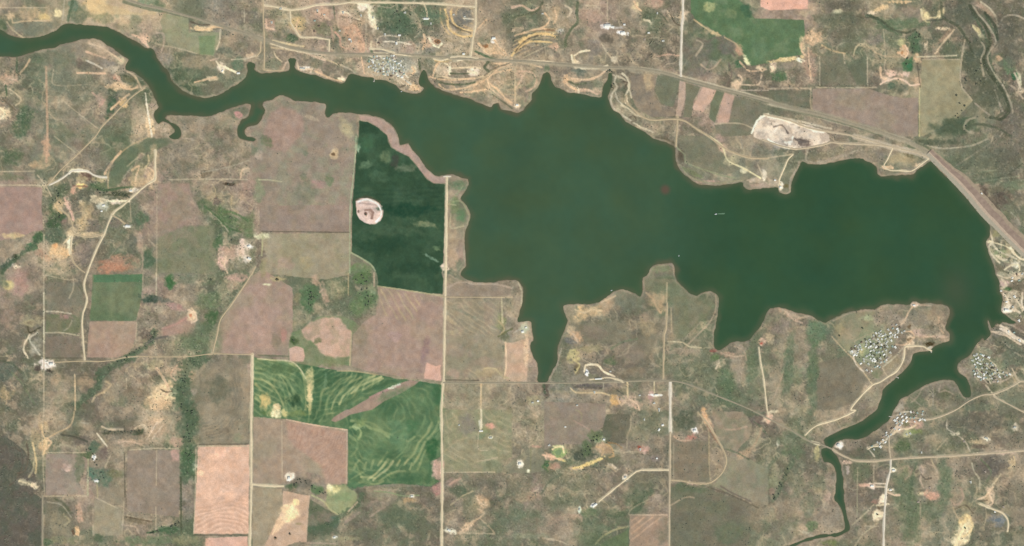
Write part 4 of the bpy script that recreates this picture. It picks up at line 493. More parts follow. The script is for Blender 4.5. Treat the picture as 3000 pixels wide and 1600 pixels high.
 (3,3,2480,175,40,34,(196,184,162),.9),(3,3,2100,150,300,90,(106,104,90),.7),(3,3,1350,360,110,60,(96,112,78),.7),(3,3,1450,150,110,50,(186,152,132),.8),(3,3,1310,200,50,40,(206,182,158),.8),(3,3,1380,130,50,40,(118,122,90),.7),(3,3,1400,240,50,40,(182,176,136),.7),(3,3,1480,220,60,24,(130,140,88),.7),(3,3,1860,370,120,50,(112,116,90),.6),(3,3,2130,370,90,22,(112,100,86),.7),
 (3,3,930,610,110,110,(112,120,92),.7),(3,3,1030,1200,90,60,(150,136,112),.5),(3,3,940,1280,60,110,(166,148,120),.6,40),(3,3,1130,1250,60,90,(142,128,112),.5),(3,3,1270,1150,60,90,(138,126,106),.5),(3,3,2500,900,80,260,(142,130,110),.6),(3,3,1880,560,180,60,(146,134,114),.5)]: tb(*a)
# wooded draws and creek bottoms
for c, r, wd, s in [(0,2,30,"2030,860 1900,930 1850,1080 1790,1180 1820,1280 1900,1420"),(0,3,28,"1900,-20 1920,120 1900,300 1900,400 1890,600 1880,680"),(0,2,13,"1560,580 1540,670 1400,780 1270,860"),(0,2,22,"1330,850 1200,900 1060,980 1000,1060"),(0,2,17,"1010,1040 980,1150 860,1260 780,1330"),
  (3,3,11,"240,520 150,720 90,850 50,910"),(2,3,14,"1050,1060 1220,1000 1400,820"),(3,0,8,"990,160 1070,180 1200,290 1330,350"),(1,3,12,"540,1200 760,1150 830,1080 1020,960 1070,860"),(3,3,8,"1490,540 1450,700 1420,900"),(0,0,6,"690,235 690,160 720,80 735,0"),(0,0,5,"170,575 172,640 170,720"),(0,0,4,"475,470 476,515"),
  (2,2,7,"320,1110 330,1200"),(2,0,8,"1000,740 990,820"),(2,0,10,"350,715 350,660"),(3,0,7,"2060,140 2200,400 2230,600 2300,820 2400,1000 2430,1120"),(3,0,6,"2180,140 2280,330 2300,380"),(2,3,4,"2140,395 2270,440 2380,500"),(2,3,4,"2430,120 2500,170 2560,250"),(0,1,9,"20,1374 100,1290 210,1190 320,1120 400,1010"),(1,0,7,"340,390 420,400 350,360")]:
    stroke(T(c, r, s), wd * .9, (90,108,82), .38 if (c, r) in ((3,3),(2,3)) else .55, wob=wd*.4, dn=.9, soft=wd*.35)
# hedge lines, field edges, faint tracks: (tile, width, colour, strength, points)
LT, LG, DK = (182,166,138), (166,156,134), (104,98,82)
for c, r, wd, col, a, s in [
 (0,3,2.2,DK,.8,"1255,440 1260,880"),(0,3,3.5,(92,98,74),.8,"1822,680 1825,1250"),(0,3,2.5,LT,.6,"1570,980 1570,1240"),(0,3,2.5,LT,.5,"1580,410 1575,760"),(0,3,2.2,LT,.5,"1280,1060 1420,1100 1530,1105"),(0,3,2.5,LT,.6,"960,880 1180,990"),(0,3,2.5,LT,.7,"1310,405 1560,390 1800,392"),(0,3,2.5,LT,.7,"470,432 870,432"),(0,3,3,LT,.7,"445,872 640,870"),(0,3,3,LT,.6,"750,870 880,868"),
 (0,3,2,DK,.6,"2005,350 2500,345"),(0,3,2.5,LT,.7,"1990,370 2500,368"),(0,3,2.2,LT,.6,"1975,400 1965,900 1950,1250"),(0,3,2.2,DK,.7,"1950,1262 2490,1262"),(0,3,2.5,LT,.5,"445,-20 430,300 450,860"),(0,3,3.5,(206,192,164),.8,"980,240 1080,370"),(0,3,3,LT,.6,"1110,470 1060,580"),(0,3,3,LT,.5,"940,1000 940,1260"),(0,3,2.5,LT,.5,"1250,930 1230,1260"),(0,3,3,LG,.6,"480,930 620,960 720,1080"),
 (0,3,3.5,(186,160,124),.8,"750,20 740,90 700,170 580,230 480,290"),(0,3,3,LG,.7,"820,130 890,140"),(0,3,3,LG,.6,"1090,190 1240,190"),(0,3,4,(170,164,132),.7,"890,500 885,860"),(0,3,3,(168,156,118),.7,"980,740 985,880"),
 (0,2,2.5,LT,.7,"445,-380 445,200"),(0,2,4,(186,176,148),.8,"445,200 445,700"),(0,2,3,LT,.6,"445,700 445,1374"),(0,2,3,(184,172,148),.8,"470,385 590,390 720,410"),(0,2,3,(176,164,136),.8,"460,600 620,600 800,630"),(0,2,2.5,LG,.6,"730,470 700,540 650,580"),(0,2,3,LT,.6,"740,60 740,160 700,250"),(0,2,2,LT,.6,"1440,0 1440,180"),(0,2,3,(190,178,146),.6,"1575,0 1575,220"),
 (0,2,3.5,(196,170,134),.8,"755,1020 760,1374"),(0,2,2.5,LT,.6,"1275,1060 1275,1160"),(0,2,3,(182,162,134),.6,"1380,500 1370,680"),(0,2,2.5,LT,.6,"1560,700 1570,830"),(0,2,3,(160,164,140),.8,"1240,850 1390,840"),(0,2,2.5,LT,.6,"460,20 700,70 760,60"),(0,2,2,DK,.6,"460,855 830,855"),(0,2,2,DK,.5,"780,1030 960,1030 1150,1010"),
 (0,1,5,(184,152,124),.7,"465,-700 480,0 470,260"),(0,1,2.5,LT,.6,"0,355 350,350"),(0,1,3,LT,.7,"0,490 430,490"),(0,1,3,LT,.7,"380,390 460,490 520,600"),(0,1,2.5,LT,.7,"1700,435 2000,430 2300,430 2490,435"),(0,1,2.2,LT,.5,"1580,480 1580,1374"),(0,1,3,(164,152,124),.7,"550,0 760,160"),(0,1,3,(180,158,120),.6,"1090,520 1090,380 1150,240 1300,100 1480,10"),(0,1,2.5,LG,.6,"2040,360 2330,300 2500,240"),
 (0,1,2.5,DK,.6,"480,480 620,340"),(0,1,3,(150,138,118),.6,"990,1374 1080,1250 1200,1090"),(0,1,3,LG,.6,"2130,760 2260,900 2300,960"),(0,1,3,(166,150,122),.6,"1310,660 1320,860"),(0,1,3,(180,164,132),.5,"1280,300 1400,200"),(0,1,3,LG,.5,"1330,300 1240,420"),
 (0,0,2.5,LT,.5,"620,1000 800,1150 980,1290"),(0,0,2.5,LT,.5,"540,700 540,850 900,850"),(0,0,5,(206,172,140),.85,"780,735 1060,740"),(0,0,4,(196,186,166),.8,"870,610 960,650 1030,690"),(0,0,3.5,(176,160,128),.7,"70,220 120,290 190,350 270,400"),(0,0,3.5,(190,166,132),.7,"60,150 120,180 130,230 240,215 500,210"),(0,0,3,LT,.6,"0,80 480,80"),(0,0,3,LG,.6,"620,240 640,120 650,0"),(0,0,3.5,(196,180,150),.8,"2220,300 2210,420 2180,500"),
 (0,0,3,LT,.6,"1560,440 1760,480 1980,540"),(0,0,3,(184,172,146),.7,"2460,100 2460,220"),(0,0,3,(190,176,150),.7,"2330,600 2480,590 2576,560"),(0,0,3,(184,170,140),.7,"2280,690 2400,740"),(0,0,2,(60,84,60),.0,"0,0 10,0"),
 (1,0,5,(196,176,138),.8,"170,410 300,440 480,470"),(1,0,4,(186,166,132),.7,"160,480 400,510 600,560 850,660"),(1,0,3,(190,172,140),.7,"180,520 200,570 260,620"),(1,0,4,(202,172,146),.8,"480,520 560,560 700,610"),(1,0,3,LG,.7,"0,370 80,380"),(1,0,3,(190,172,140),.7,"1680,20 1720,120 1720,190"),(1,0,3.5,(220,206,180),.9,"1680,190 1740,190"),(1,0,3,LT,.7,"1440,370 1445,550"),(1,0,3,(214,200,172),.8,"2090,190 2190,195"),
 (1,0,4,(200,182,148),.8,"1160,420 1160,500"),(1,0,3,LT,.6,"1110,180 1105,560"),(1,0,3,LT,.6,"830,110 830,280"),(1,0,3,(204,170,138),.8,"1060,570 1090,740"),(1,0,3,LG,.7,"1130,720 1220,760 1290,700"),(1,0,3.5,(204,180,144),.8,"1880,770 2000,795 2200,790 2320,750 2400,690 2576,610"),(1,0,3.5,(190,164,128),.7,"2100,900 2300,780 2440,660"),(1,0,4,(196,168,136),.7,"2320,860 2420,940 2576,1060"),(1,0,3,(150,128,110),.6,"1780,870 2000,930 2200,1000"),
 (1,0,3.5,(212,188,150),.7,"1960,690 2200,680 2260,690"),(1,0,3,(186,160,126),.7,"1950,800 2000,890"),(1,0,2.5,LT,.6,"1400,580 1400,720"),(1,0,2.5,(176,166,146),.6,"1300,570 1420,700 1480,780"),(1,0,2.5,LG,.6,"1180,600 1300,720"),(1,0,3,(130,98,78),.0,"0,0 5,0"),(1,0,4,(190,154,132),.5,"760,280 780,420"),
 (2,0,3.5,(190,168,134),.7,"30,700 30,1030"),(2,0,3,LT,.6,"960,0 960,220"),(2,0,3,LT,.5,"360,30 380,200"),(2,0,3,(184,168,138),.6,"100,590 320,480"),(2,0,2.5,LT,.5,"330,450 340,560"),(2,0,4,(190,176,148),.7,"1000,750 1130,800 1180,900 1200,980"),(2,0,3.5,(180,170,146),.7,"1040,930 1060,1000 1140,1080"),(2,0,3,LT,.6,"2040,1245 2300,1245 2420,1290"),(2,0,3.5,(196,172,144),.7,"2280,850 2480,850 2510,760"),(2,0,3.5,(172,156,136),.7,"2300,910 2576,910"),
 (2,0,3.5,(190,168,128),.8,"1830,200 1960,290 2100,360"),(2,0,3,(176,156,124),.7,"2140,380 2260,450 2320,550"),(2,0,3,LG,.5,"1130,60 1180,60"),(2,0,2.5,(112,120,94),.6,"2000,600 1930,740"),(2,0,3,(210,190,150),.6,"620,560 640,660"),(2,0,3,(176,160,132),.6,"560,780 740,800 900,760"),(2,0,3,DK,.4,"1650,300 1650,600"),
 (3,0,3.5,(172,156,132),.8,"0,895 200,890 430,892"),(3,0,3,(174,156,128),.6,"430,880 430,1080 480,1150"),(3,0,3,LT,.6,"485,880 800,885 1090,880"),(3,0,3,LT,.6,"515,560 520,860"),(3,0,4,(188,162,124),.7,"540,460 640,510 770,540"),(3,0,3,LT,.6,"760,540 770,640"),(3,0,3,LT,.6,"1000,580 1000,860"),(3,0,3,LT,.5,"1160,300 1180,560 1170,700"),(3,0,3.5,(184,160,128),.6,"1000,470 1150,560 1380,570"),(3,0,2.2,(184,172,126),.8,"1525,870 1522,1374"),
 (3,0,2.5,LT,.5,"1550,600 1930,600"),(3,0,3,DK,.6,"1500,640 1530,880"),(3,0,4,(176,164,138),.8,"2140,20 2240,100 2300,200 2310,320"),(3,0,4,(180,166,144),.8,"2310,270 2380,170 2480,155 2576,190"),(3,0,3.5,(170,156,130),.8,"1980,400 1945,600 1940,850 2050,1010"),(3,0,3,(150,144,122),.8,"2200,450 2180,600 2200,740"),(3,0,3.5,(160,148,128),.8,"2080,1040 2200,1140 2290,1200 2360,1140 2330,1060 2280,900"),(3,0,3,(146,136,118),.6,"2400,940 2440,1100"),
 (3,0,3,(160,148,128),.6,"2576,1140 2440,1240 2330,1374"),(3,0,3,(166,144,118),.6,"1960,70 2100,90"),(3,0,3,(140,128,110),.6,"1680,530 1780,430"),(3,0,3.5,(150,146,118),.6,"0,1000 200,1080 600,1170 900,1260 1200,1374"),(3,0,3,(196,182,150),.7,"1900,560 1500,575"),(3,0,3,(150,142,118),.5,"840,400 700,460"),(3,0,3,DK,.5,"760,130 900,170 1080,180"),
 (1,1,3,(160,166,132),.7,"1010,0 1000,200 975,450 950,700 945,1374"),(1,1,3,(176,168,134),.7,"30,435 150,440 260,455"),(1,1,2.5,DK,.5,"60,955 940,965"),(1,1,3.5,(158,162,128),.9,"960,1170 1060,1225 1160,1290 1200,1350"),(1,1,3,(150,156,116),.6,"1980,660 2060,650 2120,740 2150,820 2120,880"),(1,1,3,(140,146,112),.7,"1940,660 2040,560 2080,500"),(1,1,3,(164,160,124),.7,"1930,680 2010,690"),(1,1,3,(170,160,130),.7,"1960,780 1960,920 2090,900"),(1,1,3,(146,142,118),.6,"2090,1100 2090,1250 2030,1350"),
 (1,1,3,(166,162,122),.7,"70,1000 60,1200"),(1,2,4,(164,146,122),.8,"1190,0 1190,130"),(1,2,3,(170,160,124),.8,"1230,132 1500,172 1880,232"),(1,2,3,(174,156,124),.8,"960,600 945,930"),(1,2,3,(186,178,140),.7,"20,860 160,875 350,890 440,960 500,1060"),(1,2,3,(104,110,84),.6,"20,825 330,838"),(1,2,3,(176,156,120),.6,"930,0 930,220"),(1,2,5,(170,152,132),.7,"1920,150 2060,90 2200,110 2400,110 2576,150"),(1,2,3,(156,140,118),.7,"1950,20 2060,80 2180,95"),
 (1,2,2.5,DK,.7,"1900,1075 2240,1080"),(1,2,3,(166,154,118),.8,"820,985 1000,990 1230,1025"),(1,2,4,(180,168,134),.7,"2470,240 2480,500"),(1,2,4,(210,182,148),.7,"2510,700 2520,900 2500,1060"),(1,2,4,(196,172,134),.8,"2265,1110 2262,1374"),(1,3,4,(206,192,160),.8,"2265,0 2270,80 2260,215"),(1,3,2.5,LT,.7,"1890,632 2400,628"),(1,3,2.5,LT,.5,"260,120 265,700"),(1,3,3,(196,166,140),.8,"310,100 560,150 920,205"),(1,3,3,(180,156,134),.8,"918,220 912,740"),
 (1,3,3.5,(170,164,124),.8,"560,860 690,930 740,1000 825,1055"),(1,3,3.5,(176,158,130),.8,"1020,930 930,1025"),(1,3,3,(182,158,134),.7,"540,870 520,1000 505,1330"),(1,3,2.5,LT,.6,"2240,220 2240,400 2330,410"),(1,3,3,LT,.6,"2050,1240 2400,1250"),(1,3,3,(170,148,128),.6,"505,1340 800,1350"),(1,3,3,(150,142,110),.5,"2440,280 2440,480"),(1,3,2.5,(140,150,112),.8,"1190,820 1320,830 1500,870 1640,860"),
 (2,2,3.5,(170,156,126),.7,"1560,100 1555,300"),(2,2,3,(172,156,124),.7,"1600,350 1605,590"),(2,2,3.5,(166,148,124),.7,"2050,220 2050,360 2000,480 1900,590 1760,730 1690,830"),(2,2,3,(152,142,118),.6,"1720,680 1900,490"),(2,2,3,(182,168,136),.8,"1570,690 1720,700 1780,740 1900,750"),(2,2,3,(170,158,138),.7,"370,1080 440,940 500,760"),(2,2,3,(176,166,134),.8,"60,80 100,200 90,330"),(2,2,4.5,(214,196,164),.9,"730,990 740,930 860,925 920,990 1030,1040"),
 (2,2,3.5,(196,174,136),.8,"590,1160 640,1200 900,1205 980,1230"),(2,2,4,(200,176,136),.8,"1160,1100 1165,1250"),(2,2,3.5,(190,174,140),.8,"1430,1090 1430,1230"),(2,2,3,(170,162,140),.6,"920,1100 920,1160"),(2,2,3,(146,138,116),.6,"1110,800 1250,690"),(2,2,3,(150,140,116),.6,"340,1240 460,1290"),(2,2,3,(140,132,110),.6,"620,170 640,200"),(2,2,4,(168,158,140),.7,"20,600 70,570"),(2,2,3,(130,126,100),.6,"1800,1290 1840,1374"),
 (2,1,3,(140,142,112),.8,"1650,0 1655,100 1740,190 1745,260 1950,340 2100,390 2250,420"),(2,1,3.5,(146,140,112),.8,"1690,290 1760,380 1870,440 2050,470 2320,440"),(2,1,3.5,(200,188,148),.8,"1990,0 2110,90 2170,240 2330,320 2500,420"),(2,1,3,LT,.7,"2470,280 2520,400"),(2,1,3,(150,140,122),.6,"2300,0 2320,120"),(3,1,3.5,(160,148,126),.8,"400,120 385,240 490,262 660,230 900,140"),(3,1,3.5,(176,160,132),.7,"0,215 250,180"),(3,1,3.5,(158,146,126),.7,"310,250 300,320 230,420 215,520"),
 (3,1,3.5,(160,150,126),.8,"1900,290 2050,190 2240,60 2260,0"),(3,1,3.5,(168,158,134),.8,"1500,60 1640,100 1760,120 1920,110 2060,90 2200,30"),(3,1,3,(140,142,116),.7,"2010,390 2200,350 2330,340"),(3,1,3,(146,146,118),.7,"2060,470 2300,430 2520,400"),(3,1,3,(90,96,76),.7,"2300,420 2430,370 2560,270"),(3,1,2.5,(150,146,126),.6,"2440,760 2500,820 2540,900"),(3,1,3,(196,184,150),.8,"2200,1060 2300,1075 2420,1120 2480,1190"),(3,1,3,(168,162,130),.7,"2230,1110 2300,1220 2420,1270"),(3,1,3.5,(204,190,156),.8,"2380,1340 2440,1300 2520,1290 2530,1374"),
 (3,2,3,(176,158,126),.8,"1050,1120 960,1000 870,880 760,770 640,640"),(3,2,3,(166,152,122),.6,"860,690 960,640 1060,600"),(3,2,3.5,(190,162,132),.8,"1290,720 1380,720 1470,640 1440,590 1380,590"),(3,2,3.5,(192,166,136),.8,"1340,520 1390,450 1410,400 1470,320"),(3,2,3,(176,160,132),.7,"1200,1040 1150,960"),(3,2,3.5,(166,148,124),.7,"180,870 140,1040 60,1250"),(3,2,3.5,(206,186,156),.8,"2310,20 2400,50 2500,20 2570,0"),(3,2,3.5,(190,170,146),.8,"2190,900 2300,960 2440,1020"),
 (3,2,3.5,(196,178,152),.8,"2110,860 2200,860"),(3,2,3,(184,168,146),.8,"2210,1110 2110,1000"),(3,2,3,(176,160,140),.7,"2240,1100 2380,1080 2500,1000"),(3,2,3,(176,162,140),.7,"2340,1060 2340,1110"),(3,2,3.5,(198,180,152),.8,"2190,1130 2290,1250"),(3,2,3,(150,142,120),.7,"1440,1250 1540,1340"),(3,2,3,(160,150,130),.7,"1660,1150 1660,1330"),(3,2,3,(150,140,118),.6,"2360,690 2500,810 2576,840"),
 (3,2,3.5,(196,180,158),.7,"860,790 860,860 900,940 960,990"),(3,2,2.5,(170,164,146),.8,"1000,760 1180,700 1280,600"),(3,2,2.5,(166,160,142),.8,"950,860 1140,900 1240,830"),(3,2,2.5,(170,162,142),.8,"1040,640 1180,760 1190,900"),(3,2,3,(176,166,140),.8,"1160,940 1280,840 1350,760"),
 (3,3,2.5,(156,148,120),.7,"900,580 895,1080"),(3,3,3,(170,156,132),.7,"1065,560 1060,740"),(3,3,3,(156,148,128),.7,"810,780 860,810 900,800"),(3,3,3.5,(178,164,134),.7,"850,1160 1000,1020 1060,960"),(3,3,3.5,(172,158,128),.8,"870,1374 960,1250 1100,1140"),(3,3,3,(170,156,130),.8,"970,1170 1110,1172"),(3,3,3,(156,144,120),.7,"1530,900 1545,1160 1620,1165"),(3,3,3.5,(172,162,136),.8,"2050,540 2070,620 2125,700 2125,800"),(3,3,3,(168,154,126),.7,"1700,400 1800,290"),
 (3,3,3,(176,164,142),.7,"1800,100 1800,190 1880,240 1980,320 2030,420"),(3,3,3.5,(206,186,158),.8,"1000,390 1090,350 1170,310"),(3,3,3,(184,170,146),.8,"1000,380 1070,470"),(3,3,3,(206,186,160),.8,"1070,740 1180,745"),(3,3,3,(196,178,150),.8,"1090,775 1180,778"),(3,3,4,(214,196,160),.8,"1090,965 1210,950"),(3,3,3,(150,140,116),.6,"690,110 730,180"),(3,3,4,(176,158,126),.7,"1640,500 1680,600"),(3,3,4,(184,162,126),.8,"2470,470 2480,540 2420,590"),
 (2,3,3,(160,146,120),.7,"1200,60 1190,180 1160,260 1155,400"),(2,3,3,(170,154,128),.7,"1160,420 1330,430"),(2,3,3,(146,138,112),.7,"1060,1180 1180,1170"),(2,3,4,(162,154,116),.8,"840,1350 920,1270 1060,1200 1160,1180"),(2,3,3,(156,146,120),.6,"1170,1050 1200,1000 1380,900"),(2,3,2.5,DK,.5,"1970,780 2200,860 2480,990"),(2,3,3.5,(168,150,124),.7,"1600,960 1750,880 1830,885"),(2,3,4,(176,150,126),.8,"1630,270 1700,310 1800,310"),(2,3,3,(150,138,116),.7,"1625,330 1625,700"),
 (2,3,3,(164,148,116),.7,"1980,200 1985,600 2000,740"),(2,3,2.5,(190,166,140),.7,"1180,1058 1560,1058"),(2,3,3,(150,142,112),.6,"640,0 700,40 690,110"),(2,3,3,(162,138,122),.6,"620,110 780,200"),(2,3,3,(172,158,132),.7,"330,1290 470,1320 600,1374"),(2,3,2.5,(150,146,118),.5,"60,90 200,130 230,160"),(2,3,3,(130,126,92),.5,"190,400 185,620")]:
    stroke(T(c, r, s), wd, col, a, wob=.5, brk=.22)

